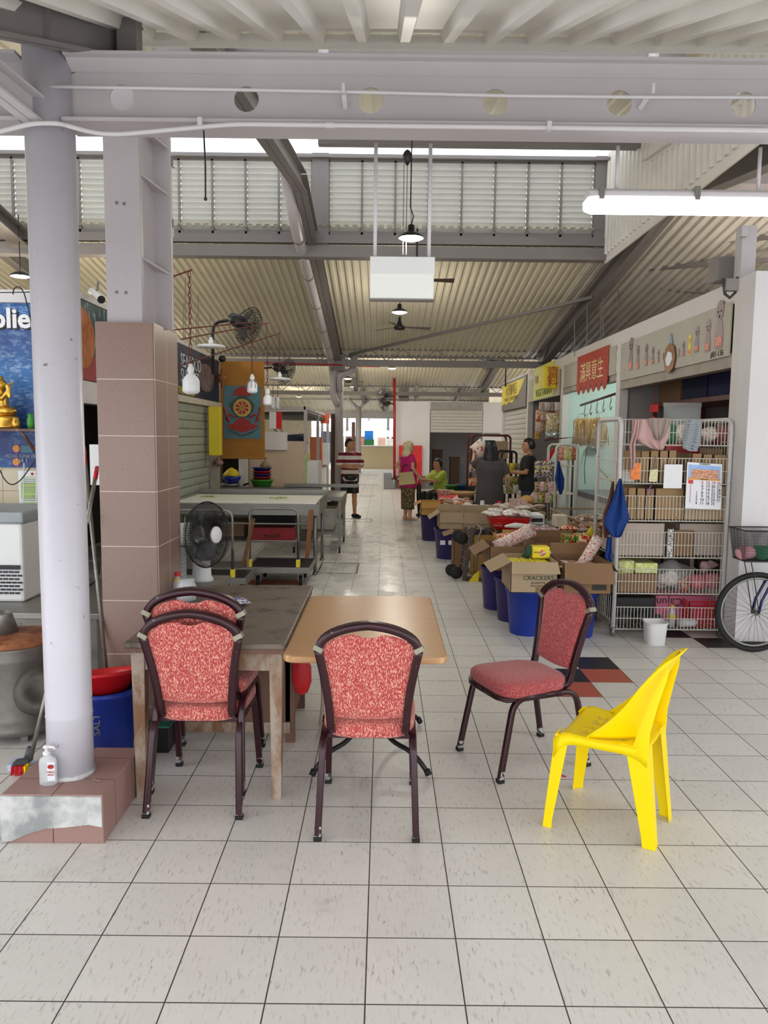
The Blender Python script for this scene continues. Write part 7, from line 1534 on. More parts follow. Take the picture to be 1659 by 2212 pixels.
cloth('pink_rag','thin twisted pink rag hanging down at the left of the top cage shelf',[(1368,1382,907),(1366,1378,935),(1360,1372,960),(1362,1373,990),(1364,1370,1013)],RY0-.07,m_pinkcl,.012,2)
cloth('brown_cloth','faded brown fold lying on the pink cloth at the top of the roll cage',[(1402,1446,903),(1404,1444,920),(1412,1438,938),(1420,1428,950)],RY0-.08,m_greycl,.01,3)
m_,nt,b_ = newmat('checked_cloth'); ck = nt.nodes.new('ShaderNodeTexChecker'); nt.links.new(coords(nt,'Object'),ck.inputs[0]); ck.inputs['Scale'].default_value = 110; ck.inputs[1].default_value = (*lin((92,104,116)),1); ck.inputs[2].default_value = (*lin((180,184,186)),1); nt.links.new(ck.outputs[0],b_.inputs['Base Color']); b_.inputs['Roughness'].default_value = .9
cloth('checked_cloth','blue-grey checked cloth hanging over the top of the roll cage',[(1483,1516,905),(1480,1516,920),(1475,1513,955),(1475,1508,968),(1490,1507,975)],RY0-.04,m_,.008,2)
# ---- white bucket
t = thing('white_bucket','small white plastic bucket on the floor in front of the roll cage','bucket',(2.27,6.08,0)); bx_,by_=2.272,6.1
def rr(rx,ry,z,e=.6): return [V(bx_+math.copysign(abs(math.cos(a))**e,math.cos(a))*rx, by_+math.copysign(abs(math.sin(a))**e,math.sin(a))*ry, z) for a in [2*PI*k/32 for k in range(32)]]
obj('tub', MB().loft([rr(.07,.07,0),rr(.075,.075,.006),rr(.088,.088,.175),rr(.088,.088,.185),rr(.085,.085,.185),rr(.072,.072,.01)],cap=False).loft([rr(.072,.072,.01),rr(.001,.001,.01)],cap=False), m_plast_w, t, smooth=True)
obj('rim', MB().tube(rr(.092,.092,.185)[::1],.005,6,closed=True), m_plast_w, t, smooth=True)
# ================================================================== BICYCLE
t = thing('bicycle','bicycle with a black wire basket leaning by the white wall, front wheel only in view','bicycle',(3.0,5.85,0))
wc = V(2.985,5.88,.325); R = .325
obj('tyre', MB().tube(arc(tuple(wc),R-.02,0,2*PI,48,'xz')[:-1],.021,10,closed=True), m_rubber, t, smooth=True); obj('rim', MB().tube(arc(tuple(wc),R-.05,0,2*PI,48,'xz')[:-1],.010,8,closed=True), m_steel, t, smooth=True)
sp = MB()
for k in range(36):
    a = 2*PI*k/36; b2 = a+(.6 if k%2 else -.6); s_ = .02 if (k//2)%2 else -.02
    sp.tube([wc+V(.02*math.cos(b2),s_,.02*math.sin(b2)),wc+V((R-.05)*math.cos(a),0,(R-.05)*math.sin(a))],.0012,3)
obj('spokes', sp, m_black, t); obj('hub', MB().lathe([(.012,-.05),(.022,-.03),(.016,-.02),(.016,.02),(.022,.03),(.012,.05)],tuple(wc),14,axis='y'), m_steeld, t, smooth=True)
for s_ in (-.05,.05): obj('fork_blade', MB().tube([wc+V(0,s_,0),wc+V(.02,s_,.1),wc+V(.17,s_*.8,.42)],.011,8), M('navy_fork',(20,34,90),.35), t, smooth=True)
obj('head_tube', MB().tube([wc+V(.17,0,.42),wc+V(.23,0,.62)],.02,10), M('navy_frame',(20,34,90),.35), t, smooth=True); obj('handlebar', MB().tube([wc+V(.2,-.25,.66),wc+V(.23,0,.62),wc+V(.2,.15,.66)],.012,8), m_steel, t, smooth=True)
for s_ in (-.06,.06): obj('basket_stay', MB().tube([wc+V(0,s_,0),wc+V(-.07,s_,.35),wc+V(-.09,s_,.42)],.004,5), m_black, t)
obj('down_tube', MB().tube([wc+V(.18,0,.45),wc+V(.55,0,.1)],.016,8), bpy.data.materials['navy_frame'], t, smooth=True)
obj('mudguard', MB().tube(arc(tuple(wc),R+.01,1.3,2.3,10,'xz'),.012,6), m_black, t, smooth=True) if False else None
bk = MB(); bx0,bx1 = at(1603,1145,Y=5.8).x, at(1603,1145,Y=5.8).x+.32; zt_,zb_ = at(1603,1145,Y=5.8).z, at(1610,1212,Y=5.8).z
tp = [(bx0,5.74),(bx1,5.74),(bx1,6.02),(bx0,6.02)]; bt = [(bx0+.03,5.77),(bx1-.03,5.77),(bx1-.03,5.99),(bx0+.03,5.99)]
for k in range(4): a_,b2 = tp[k],tp[(k+1)%4]; c_,d_ = bt[k],bt[(k+1)%4]; wiregrid(bk,(c_[0],c_[1],zb_),(d_[0],d_[1],zb_),(b2[0],b2[1],zt_),(a_[0],a_[1],zt_),26,18,.0011)
wiregrid(bk,(bt[0][0],bt[0][1],zb_),(bt[1][0],bt[1][1],zb_),(bt[2][0],bt[2][1],zb_),(bt[3][0],bt[3][1],zb_),12,10,.0015)
obj('wire_basket', bk, m_black, t); obj('basket_rim', MB().tube([V(x,y,zt_) for x,y in tp],.006,6,closed=True).tube([V(x,y,zb_) for x,y in bt],.005,6,closed=True), m_black, t)
for i,(dx,mt,lb) in enumerate(((.08,M('pale_pink_cloth',(220,160,170),.8),'pale pink cloth bundle in the bicycle basket'),(.2,M('green_cloth',(60,130,100),.8),'green cloth bundle in the bicycle basket'))):
    obj('cloth_bundle', MB().sph((bx0+dx,5.88,zb_+.055),(.07,.08,.05),14).jit(.04,12), mt, label=lb, cat='cloth', smooth=True)
# ================================================================== INSIDE THE STALLS
# S1: brown slotted rack with boxes
t = thing('slotted_rack','dark brown slotted-angle rack inside the nearest stall','rack',(3.6,8.6,0)); m_rack = M('brown_rack',(92,48,40),.5)
for y in (7.2,9.35):
    for x in (3.35,3.95): obj('upright', MB().box(x-.02,x+.02,y-.02,y+.02,0,2.12), m_rack, t)
for z in (.5,1.3,2.08): obj('shelf', MB().box(3.33,3.97,7.18,9.37,z,z+.05), m_rack, t)
for i,(y0,y1,z0_,z1_,mt,lb) in enumerate(((7.3,7.9,2.135,2.5,M('navy_carton',(28,34,80),.7,var=.3,vs=9),'navy printed carton nearest on the brown rack'),(7.95,8.6,2.135,2.45,M('navy_carton2',(30,36,70),.7,var=.3,vs=9),'navy carton in the middle on the brown rack'),(8.65,9.3,2.135,2.36,m_cardd,'brown carton farthest on the brown rack'),(7.5,8.3,1.355,1.6,m_cardd,'brown carton on the middle shelf of the brown rack'))):
    obj('stored_carton', MB().box(3.38,3.92,y0,y1,z0_,z1_), mt, label=lb, cat='carton')
q = at(1412,890,X=3.2); t = thing('lucky_tag','red hanging paper ornament inside the nearest stall','ornament',q); obj('header', MB().box(q.x,q.x+.01,q.y-.14,q.y+.14,q.z-.0,q.z+.09), m_redp, t); obj('drop', MB().lathe([(.09,0),(.09,.01)],(q.x,q.y,q.z-.14),16,axis='x'), m_ban, t); obj('cord', MB().tube([q,V(q.x,q.y,2.4)],.003,4), m_redp, t)
# S2: rod with hooks, bean-curd stick bags, box, freezer
t = thing('hook_rail','dark rail with wire hooks across the second stall opening','rail',(3.1,11,2.3)); zr = 2.27
obj('rail', MB().tube([V(3.12,9.62,zr+.05),V(3.12,12.0,zr-.06)],.018,8), m_rack, t, smooth=True)
for k in range(7): y = 9.75+k*.33; z_ = zr+.04-(y-9.62)*.045; obj('hook', MB().tube([V(3.12,y,z_),V(3.12,y,z_-.07),V(3.12,y+.05,z_-.14),V(3.12,y,z_-.19),V(3.12,y-.05,z_-.15)],.007,5), m_steel, t, smooth=True)
m_stick = M('bean_curd_stick',(206,170,104),.6,var=.2,vs=20)
for i,(px,w_,lb) in enumerate(((1250,.10,'leftmost clear bag of long tan bean-curd sticks hanging in the second stall'),(1268,.13,'middle clear bag of long tan bean-curd sticks hanging in the second stall'),(1292,.13,'rightmost clear bag of long tan bean-curd sticks hanging in the second stall'))):
    q = at(px,930,X=3.05); t = thing('stick_bag',lb,'bag',q); mb = MB(); fan = .24
    for k in range(70):
        y = q.y+rnd.gauss(0,.1); x = q.x+rnd.gauss(0,.03); y2 = q.y+(y-q.y)*1.9; mb.tube([V(x,y,q.z+.16+rnd.uniform(-.02,.03)),V(x+.01,(y+y2)/2,q.z),V(x,y2,q.z-.2+rnd.uniform(-.03,.05))],.008,4)
    o = obj('sticks', mb, m_stick, t, smooth=True); o['kind'] = 'stuff'; obj('clear_wrap', MB().lathe([(.02,.25),(.1,.18),(.2,-.1),(.22,-.22),(.15,-.26)],tuple(q),14,sx=.45,cap=False), m_clear, t, smooth=True); obj('hanging_string', MB().tube([q+V(0,0,.25),V(3.12,q.y,zr-.2)],.003,4), m_steel, t)
q = at(1268,960,X=3.4); obj('meter_box', MB().box(3.4,3.55,q.y-.3,q.y+.3,q.z-.05,q.z+.05), M('box_grey',(140,140,130),.5), label='small grey box on the green wall below the stick bags', cat='box')
t = thing('chest_freezer','pale chest freezer with a dark lid inside the second stall','freezer',(3.6,11.2,0)); obj('cabinet', MB().box(3.15,3.75,9.7,12.2,.05,.78), M('pale_freezer',(190,198,196),.4), t, bevel=.02); obj('lid', MB().box(3.12,3.78,9.68,12.22,.78,.86), M('lid_grey',(96,98,110),.4), t, bevel=.01)
for dy in (0,.12): obj('power_cable', MB().tube(fillet([at(1268+dy*150,965,X=3.35),at(1262+dy*250,1010,X=3.3),at(1264+dy*500,1045,X=3.2)],.05,4),.006,5), m_black, label='black cable hanging down the pale green wall, '+('left' if dy == 0 else 'right')+' of two', cat='cable', smooth=True)
# S3 hanging snacks curtain + racks
def hangrow(lab, grp, px0, px1, n, py0, py1, Y, mats, w_=.12, h_=.18):
    for i in range(n):
        for j in range(max(1,int((py1-py0)/ (h_*1620/Y)))):
            px = px0+(px1-px0)*(i+.5)/n; q = at(px,py0,Y=Y+rnd.uniform(-.06,.06)); z_ = q.z-h_*(j+.5)
            obj('hanging_packet', pillow(w_,h_*.95,.035,n=6).xf(Matrix.Translation((q.x,q.y,z_)) @ Matrix.Rotation(rnd.uniform(-.4,.4),4,'Z')), mats[(i+j)%len(mats)], label=lab, cat='packet', group=grp, smooth=True)
hangrow('snack packet hanging in the dark third stall opening','snack packets hanging in the third stall',1160,1212,5,885,940,13.2,[P_red,P_rw,P_br,P_or],.13,.2)
hangrow('red and white snack packet hanging high in the third stall','high red and white packets in the third stall',1165,1212,4,868,890,13.0,[P_rw,P_cl],.12,.16)
q = at(1196,915,Y=12.8); obj('nut_bag', pillow(.3,.36,.14).xf(Matrix.Translation((q.x,12.75,q.z))), m_pk('tan_nut_bag',(200,180,130),(226,226,210),10,.2,(150,110,60)), label='big clear bag of tan fried snacks hanging beside the stall post', cat='bag', smooth=True)
q = at(1161,905,Y=13.4); obj('yellow_strip', MB().box(q.x-.03,q.x+.03,13.4,13.43,q.z-.35,q.z+.15), M('amber_strip',(226,160,30),.4,var=.3,vs=20), label='long amber packet strip hanging at the far side of the third stall', cat='packet')
q = at(1190,940,Y=12.3); t = thing('kitchen_scale','silver wrapped box on a bar in front of the third stall','box',q); obj('case', pillow(.2,.13,.1).xf(Matrix.Translation((q.x,12.3,q.z))), M('crinkled_foil',(170,170,172),.25,.6,bump=.6,bs=20), t, smooth=True); obj('bar', MB().tube([V(q.x-.1,12.3,q.z-.08),V(q.x+.35,12.2,q.z-.03),V(q.x+.35,12.2,0)],.018,8), m_rack, t)
# arch-top white racks
def archrack(px0,px1,pyt,Y,lab,mat,depth=.5):
    a = at(px0,pyt,Y=Y); b = at(px1,pyt,Y=Y); t = thing('display_rack',lab,'rack',((a.x+b.x)/2,Y,0))
    obj('arch_frame', MB().tube(fillet([V(a.x,Y,0),V(a.x,Y,a.z),V(b.x,Y,a.z),V(b.x,Y,0)],.08,6),.02,8), mat, t, smooth=True); obj('back_frame', MB().tube(fillet([V(a.x,Y+depth,0),V(a.x,Y+depth,a.z),V(b.x,Y+depth,a.z),V(b.x,Y+depth,0)],.08,6),.02,8), mat, t, smooth=True)
    for z_ in (.45,.9,a.z-.3): obj('wire_shelf', wiregrid(MB(),(a.x,Y,z_),(b.x,Y,z_),(b.x,Y+depth,z_),(a.x,Y+depth,z_),6,4,.005), mat, t)
    return a,b
A_,B_ = archrack(1202,1248,961,10.6,'white arch-topped rack with a blue cloth behind the wire basket',m_wire)
archrack(1018,1103,940,13.8,'maroon arch-topped rack behind the grey dress',m_rack)
archrack(1084,1116,975,13.4,'short black wire rack right of the grey dress',m_black)
q = at(1222,975,Y=10.7); hangrow('orange and yellow noodle bag hanging in the white arch rack','noodle bags in the white arch rack',1210,1245,3,965,1005,10.8,[P_or,m_pk('straw_bag',(206,196,110),(230,226,190),12,.3)],.12,.2)
cloth('blue_cloth','blue cloth hanging on the white arch-topped rack',[(1205,1208,996),(1202,1213,1015),(1198,1219,1035),(1204,1218,1055),(1209,1213,1068)],10.5,m_bluecl,.015,2)
hangrow('purple garden-glove packet hanging on the small rack in front of the man in black','purple packets hanging beside the man in black',1158,1190,4,995,1040,11.0,[P_pu],.1,.26)
hangrow('brown and red packet strip hanging low in front of the man in black','brown packet strips below the purple packets',1158,1195,5,1040,1090,11.0,[P_br,P_rw,P_gr],.1,.16)
hangrow('small yellow-topped packet on the black rack','yellow-topped packets on the black rack',1084,1120,4,1000,1025,13.3,[P_yel,P_br],.1,.17); hangrow('green and white packet on the black rack','green packets on the black rack',1084,1120,4,1028,1070,13.3,[P_gr,P_cl,m_pk('olive_pack',(150,160,70),(210,210,150),14,.4)],.11,.16)
hangrow('navy packet on the maroon rack','navy packets on the maroon rack',1016,1040,3,1002,1022,13.7,[P_pu],.13,.18); hangrow('red packet on the maroon rack','red packets on the maroon rack',1016,1045,4,1032,1060,13.7,[P_red,P_or],.12,.16)
q = at(1186,985,Y=11.2); t = thing('small_flag','small red and white flag bag above the purple packets','flag',q)
obj('red_half', MB().prism([(-.1,-.12),(.06,.12),(.1,.1),(-.02,-.14)], lambda u,v_,t_: V(q.x+u,t_,q.z+v_), 11.2,11.21), m_redp, t); obj('white_half', MB().prism([(-.02,-.14),(.1,.1),(.14,.06),(.05,-.16)], lambda u,v_,t_: V(q.x+u,t_,q.z+v_), 11.2,11.21), m_paper, t); obj('pole', MB().tube([q+V(.05,.01,.12),q+V(.05,.01,-1)],.006,5), m_wire, t)
obj('rack_pole', MB().tube([at(1176,1002,Y=11.05),at(1180,1120,Y=11.05)],.015,6).tube([at(1155,998,Y=11.05),at(1195,1000,Y=11.05)],.012,6), m_rack, label='thin stand carrying the purple packets', cat='stand')
q = at(1060,950,Y=13.9); t = thing('stacked_cartons','beige carton and green box on top of the maroon rack','carton',q); obj('green_box', MB().box(at(1050,952,Y=13.9).x,at(1070,952,Y=13.9).x,13.9,14.1,at(1050,960,Y=13.9).z,at(1050,951,Y=13.9).z), m_inkg, t); obj('beige_box', MB().box(at(1070,950,Y=13.9).x,at(1098,950,Y=13.9).x,13.9,14.2,at(1070,990,Y=13.9).z,at(1070,953,Y=13.9).z), m_cardg, t)
q = at(1138,1078,Y=11.4); t = thing('bread_bag','clear bag of golden buns on a brown box in front of the man in black','bag',q); obj('buns', MB().sph((q.x,11.4,.74),(.11,.1,.07),12).jit(.03,9), M('golden_buns',(206,160,90),.5), t, smooth=True); obj('box', MB().box(q.x-.22,q.x-.02,11.3,11.5,.62,.74), m_cardd, t); obj('bag_neck', pillow(.14,.14,.04).xf(Matrix.Translation((q.x+.12,11.4,.80)) @ Matrix.Rotation(.7,4,'Y')), P_rw, t, smooth=True)
q = at(1121,1072,Y=11.9); obj('spray_bottle', MB().lathe([(.03,.62),(.032,.72),(.012,.76),(.012,.80),(.025,.80),(.02,.83)],(q.x,11.9,0),12), P_rw, label='small white spray bottle with red top on the goods table', cat='bottle', smooth=True)
# ================================================================== PEOPLE
def limb(mb, pts, rs, n=12, sx=1, sy=1):
    # tapered rounded chain with extra rings
    P = [Vector(p) for p in pts]; out = []; rr_ = []
    for i in range(len(P)-1):
        for k in range(5): q = k/5; out.append(P[i].lerp(P[i+1], q)); rr_.append(rs[i]*(1-q)+rs[i+1]*q)
    out.append(P[-1]); rr_.append(rs[-1])
    mb.tube(out, rr_, n); mb.sph(P[0], rs[0], 10); mb.sph(P[-1], rs[-1], 10)
    for p,r in zip(P[1:-1], rs[1:-1]): mb.sph(p, r, 10)
    return mb
def ell(c, rx, ry, n=20, yaw=0):
    return [Vector(c)+V(rx*math.cos(a)*math.cos(yaw)-ry*math.sin(a)*math.sin(yaw), rx*math.cos(a)*math.sin(yaw)+ry*math.sin(a)*math.cos(yaw), 0) for a in [2*PI*k/n for k in range(n)]]
def hand(mb, wrist, d, nrm, curl=.5, s=1):
    d = Vector(d).normalized(); nrm = Vector(nrm).normalized(); sd = d.cross(nrm).normalized()
    mb.tube([wrist-d*.01, wrist+d*.04*s, wrist+d*.085*s], [.024,.030,.030], 10)
    mb.sph(wrist+d*.05*s, (.034,.034,.024), 10)
    for k,(o,l) in enumerate(((-.029,.062),(-.010,.072),(.010,.068),(.028,.052))):
        b = wrist+d*.085*s+sd*o; p1 = b+d*l*.4; p2 = p1+(d*(1-curl)-nrm*curl).normalized()*l*.35; p3 = p2+(d*(1-curl*1.6)-nrm*curl*1.4).normalized()*l*.3
        mb.tube([b-d*.02,b,p1,p2,p3],[.0105,.0105,.010,.009,.0075],8)
    b = wrist+d*.03-sd*.024; mb.tube([b,b+(d*.6-sd*.8)*.035,b+(d*.9-sd*.6)*.062],[.013,.012,.009],8)
def human(label, loc, rz_, P, skin, hair, group=None, h=1.0):
    t = thing('person', label, 'person', loc, rz_)
    g = lambda k: V(*P[k])*h
    B = MB()
    hipc, chest, neck, head = g('hip'), g('chest'), g('neck'), g('head')
    fw_ = V(*P.get('torso_fwd',(0,1,0)))
    yaw = math.atan2(-fw_.x, fw_.y); hyaw = P.get('head_yaw',0)+yaw
    w_ = P.get('w',1.0)
    wa = hipc.lerp(chest,.45)
    B.loft([ell(hipc-V(0,0,.09),.11*w_,.09*w_,yaw=yaw), ell(hipc,.165*w_,.115*w_,yaw=yaw), ell(wa,.145*w_,.105*w_,yaw=yaw), ell(chest,.17*w_,.115*w_,yaw=yaw), ell(chest+(neck-chest)*.62,.165*w_,.09*w_,yaw=yaw), ell(chest+(neck-chest)*.92,.08,.065,yaw=yaw), ell(neck,.055,.058,yaw=yaw)])
    limb(B, [neck-V(0,0,.03), head-V(0,0,.06)], [.056,.052])
    # head
    hr = lambda z,rx,ry,dy=0: ell(head+V(-math.sin(hyaw)*dy, math.cos(hyaw)*dy, z), rx, ry, yaw=hyaw)
    B.loft([hr(-.115,.022,.03,.045), hr(-.10,.042,.052,.028), hr(-.07,.058,.075,.012), hr(-.03,.068,.088,.004), hr(.01,.073,.095), hr(.05,.073,.097,-.004), hr(.085,.062,.085,-.006), hr(.108,.038,.055,-.006), hr(.116,.01,.015,-.006)])
    hf = V(-math.sin(hyaw), math.cos(hyaw), 0); hs = V(math.cos(hyaw), math.sin(hyaw), 0)
    B.tube([head+hf*.09+V(0,0,.012), head+hf*.108+V(0,0,-.018), head+hf*.112+V(0,0,-.028), head+hf*.09+V(0,0,-.036)],[.008,.012,.015,.010],8)
    for s in (-1,1):
        B.sph(head+hs*s*.076+V(0,0,-.01)-hf*.005,(.010,.016,.028),8); 
    B.sph(head+hf*.082+V(0,0,-.062),(.026,.014,.011),8)
    for s,k in ((1,'R'),(-1,'L')):
        sh,el,wr = g('sh'+k),g('el'+k),g('wr'+k); limb(B,[sh,el,wr],[.05,.038,.025]); hand(B,wr,V(*P.get('hd'+k,tuple((wr-el).normalized()))),V(*P.get('hn'+k,(0,0,1))),P.get('curl',.5))
        hp,kn,an = g('hp'+k),g('kn'+k),g('an'+k); limb(B,[hp,kn,an],[.085,.055,.036]); limb(B,[kn+(an-kn)*.3,kn+(an-kn)*.55],[.056,.048])
        ft = V(*P.get('ft'+k,(0,1,0))); limb(B,[an-V(0,0,.02)-ft*.03, an+ft*.07-V(0,0,.045), an+ft*.155-V(0,0,.055)],[.036,.034,.024])
    body = obj('body', B, skin, t, local=True, remesh=.011)
    for s in (-1,1):
        obj('eye', MB().sph(head+hf*.089+hs*s*.031+V(0,0,.012),(.011,.008,.006),8), m_ink, t, local=True); obj('eyebrow', MB().tube([head+hf*.091+hs*s*.018+V(0,0,.032),head+hf*.086+hs*s*.046+V(0,0,.033)],.0035,5), hair, t, local=True)
    obj('mouth', MB().tube([head+hf*.093-hs*.02+V(0,0,-.062),head+hf*.099+V(0,0,-.064),head+hf*.093+hs*.02+V(0,0,-.062)],.004,5), M('lip',(150,80,74),.5), t, local=True)
    # hair
    H_ = MB(); hk = P.get('hair','short')
    vs=[];n1,n2=16,12
    for i in range(n2+1):
        th = PI*.62*i/n2
        for j in range(n1+1):
            ph = 2*PI*j/n1; f = math.cos(ph); lim = PI*(.33 if f>.3 else (.62 if f<-.0 else .45)); tt_ = th*lim/(PI*.62)
            r_ = 1+.04*noise.noise(V(f*3,math.sin(ph)*3,tt_*3+len(label)))
            vs.append(head+hf*(.106*math.sin(tt_)*f*r_-.008)+hs*(.084*math.sin(tt_)*math.sin(ph)*r_)+V(0,0,.128*math.cos(tt_)*r_-.0))
    H_.add(vs,[[i*(n1+1)+j,i*(n1+1)+j+1,(i+1)*(n1+1)+j+1,(i+1)*(n1+1)+j] for i in range(n2) for j in range(n1)])
    if hk == 'long':
        L = P.get('hair_len',.32); wv = P.get('wavy',0); H2 = MB().sph(head-hf*.028+V(0,0,.025),(.098,.098,.115),16); rings = []
        for k in range(12):
            q = k/11; m_ = 1+.10*wv*math.sin(q*13); rings.append(ell(head-hf*(.045+.015*q)+V(0,0,.05-q*L),(.098+.022*math.sin(q*2.6))*m_*(1-.45*max(0,q-.85)/.15),(.075+.0*q)*m_*(1-.4*max(0,q-.85)/.15),yaw=hyaw))
        H2.loft(rings).jit(.012 if wv else .006, 22); obj('long_hair', H2, hair, t, local=True, remesh=.011)
    obj('hair', H_, hair, t, local=True, smooth=True, solid=.02 if hk=='short' else .025)
    return t
def garment(t, P, name, mat, hem, hem_r, sleeve=1.0, h=1.0, parts=('top',), puff=1.12, flare=0, neck_drop=.0, sleeve_r=.062):
    g = lambda k: V(*P[k])*h
    fw_ = V(*P.get('torso_fwd',(0,1,0))); yaw = math.atan2(-fw_.x, fw_.y); w_ = P.get('w',1.0)*puff
    hipc, chest, neck = g('hip'), g('chest'), g('neck'); wa = hipc.lerp(chest,.45); B = MB()
    hm = hipc+(V(0,0,0)-V(0,0,0)); hm = V(hipc.x,hipc.y,hem)+ (V(*P.get('hem_off',(0,0,0))))
    B.loft([ell(hm,hem_r[0],hem_r[1],yaw=yaw), ell(hm.lerp(hipc,.6),(hem_r[0]+.165*w_)/2,(hem_r[1]+.12*w_)/2,yaw=yaw), ell(hipc+V(0,0,.02),.165*w_,.125*w_,yaw=yaw), ell(wa,.155*w_,.118*w_,yaw=yaw), ell(chest,.172*w_,.12*w_,yaw=yaw), ell(chest+(neck-chest)*.62,.165*w_,.096*w_,yaw=yaw), ell(chest+(neck-chest)*.9,.085,.075,yaw=yaw)])
    for k in 'RL':
        sh,el,wr = g('sh'+k),g('el'+k),g('wr'+k)
        if sleeve <= 1: e = sh.lerp(el,sleeve); B.tube([sh+(neck-sh)*.3,sh,sh.lerp(e,.5),e],[.055,sleeve_r,sleeve_r+.002,sleeve_r+.006],12)
        else: e = el.lerp(wr,sleeve-1); B.tube([sh+(neck-sh)*.3,sh,el,e],[.055,sleeve_r,sleeve_r-.004,sleeve_r-.01],12)
    B.jit(.008,9)
    return obj(name, B, mat, t, local=True, remesh=.012)
def bottoms(t, P, name, mat, q, r0=.1, r1=.075, h=1.0):
    g = lambda k: V(*P[k])*h; B = MB(); hipc = g('hip'); B.loft([ell(hipc-V(0,0,.1),.15,.12), ell(hipc,.178,.13), ell(hipc+V(0,0,.09),.165,.12)])
    for k in 'RL':
        hp,kn,an = g('hp'+k),g('kn'+k),g('an'+k)
        if q <= 1: B.tube([hp+V(0,0,.03),hp.lerp(kn,q*.5),hp.lerp(kn,q)],[r0,(r0+r1)/2,r1],12); B.sph(hp,r0,10)
        else: B.tube([hp+V(0,0,.03),hp.lerp(kn,.5),kn,kn.lerp(an,q-1)],[r0,(r0+r1)/2,r1,r1*.9],12); B.sph(hp,r0,10); B.sph(kn,r1,10)
    return obj(name, B.jit(.006,9), mat, t, local=True, remesh=.012)
def shoes(t, P, mat, name='shoe', h=1.0, flip=False):
    for k in 'RL':
        an = V(*P['an'+k])*h; ft = V(*P.get('ft'+k,(0,1,0))); sd = V(ft.y,-ft.x,0); o = V(an.x,an.y,0)
        if flip: B = MB().prism([(-.07,-.035),(.08,-.042),(.19,-.03),(.2,0),(.19,.03),(.08,.042),(-.07,.035)], lambda a,b,z: o+ft*a+sd*b+V(0,0,z), 0, .015); obj(name, B, mat, t, local=True); obj('strap', MB().tube([o+ft*.06-sd*.04+V(0,0,.015),o+ft*.13+V(0,0,.055),o+ft*.06+sd*.04+V(0,0,.015)],.006,6), mat, t, local=True)
        else: B = MB(); limb(B,[o-ft*.04+V(0,0,.045),o+ft*.07+V(0,0,.045),o+ft*.16+V(0,0,.035)],[.046,.047,.036]); obj(name, B.jit(.003,20), mat, t, local=True, remesh=.01)
BASE = dict(hip=(0,0,.93),chest=(0,0,1.25),neck=(0,-.01,1.46),head=(0,.01,1.60),hpR=(.09,0,.90),knR=(.1,.01,.49),anR=(.11,-.01,.085),hpL=(-.09,0,.90),knL=(-.1,.01,.49),anL=(-.11,-.01,.085),
  shR=(.185,-.01,1.40),elR=(.23,-.03,1.13),wrR=(.24,.05,.89),shL=(-.185,-.01,1.40),elL=(-.23,-.03,1.13),wrL=(-.24,.05,.89))
def stripes():
    m_,nt,b = newmat('maroon_white_stripes'); sp = nt.nodes.new('ShaderNodeSeparateXYZ'); nt.links.new(coords(nt,'Object'),sp.inputs[0])
    fr = mathn(nt,'FRACT',mathn(nt,'DIVIDE',mathn(nt,'ADD',sp.outputs[2],.02),.145)); out = mix(nt, mathn(nt,'LESS_THAN',fr,.45), lin((226,222,216)), lin((120,28,44))); nt.links.new(out,b.inputs['Base Color']); b.inputs['Roughness'].default_value=.8; return m_
# 1 striped man, arms crossed
P = dict(BASE); k = .945
P.update(elR=(.26,.05,1.14),wrR=(-.02,.20,1.10),hdR=(-1,.1,.15),hnR=(0,1,0),elL=(-.26,.05,1.14),wrL=(.03,.165,1.15),hdL=(1,.15,.1),hnL=(0,1,0),head_yaw=-.75 if False else .75,anR=(.16,-.02,.085),knR=(.12,.02,.49),ftR=(.5,.85,0),ftL=(-.55,.83,0),hair='short',w=1.02)
t = human('man in a maroon and white striped shirt with arms crossed beside the round column', (-.685,15.42,0), 3.30, P, m_skin, m_hairb, h=k)
garment(t,P,'shirt',stripes(),.80*k,(.185,.14),.98,k,puff=1.1); bottoms(t,P,'shorts',m_black,.88,.105,.095,k); shoes(t,P,m_black,h=k)
obj('waist_bag', MB().sph((0,.165,.90*k),(.13,.05,.07),14), m_black, t, local=True, smooth=True); obj('waist_strap', MB().tube([V(.19*math.cos(a),.145*math.sin(a),.92*k) for a in [2*PI*i/24 for i in range(24)]],.012,6,closed=True), m_black, t, local=True)
# 2 woman in magenta top
P = dict(BASE); k = .92
P.update(elL=(-.27,-.16,1.2),wrL=(-.18,.0,1.05),elR=(.22,.0,1.15),wrR=(.2,.14,1.0),hair='long',hair_len=.30,wavy=1,head_yaw=-.1,w=1.05,anR=(.07,.02,.085),anL=(-.08,-.02,.085))
t = human('woman with wavy blonde hair in a magenta blouse carrying a beige bag', (.50,15.02,0), -1.15, P, m_skinl, m_hairw, h=k)
m_mag = M('magenta_cloth',(206,20,120),.7,var=.12,vs=8); garment(t,P,'blouse',m_mag,.74*k,(.215,.17),.42,k,puff=1.22)
m_leo = m_pk('leopard_cloth',(60,48,32),(176,156,110),24,.8,(30,24,18))
B = MB().loft([ell((0,0,.24),.155,.13),ell((0,0,.5),.165,.135),ell((0,0,.75),.175,.135),ell((0,0,.9),.17,.13)]).jit(.01,8); obj('long_skirt', B, m_leo, t, local=True, smooth=True); shoes(t,P,M('blue_white_flipflop',(180,190,206),.5),'flip_flop',k,True)
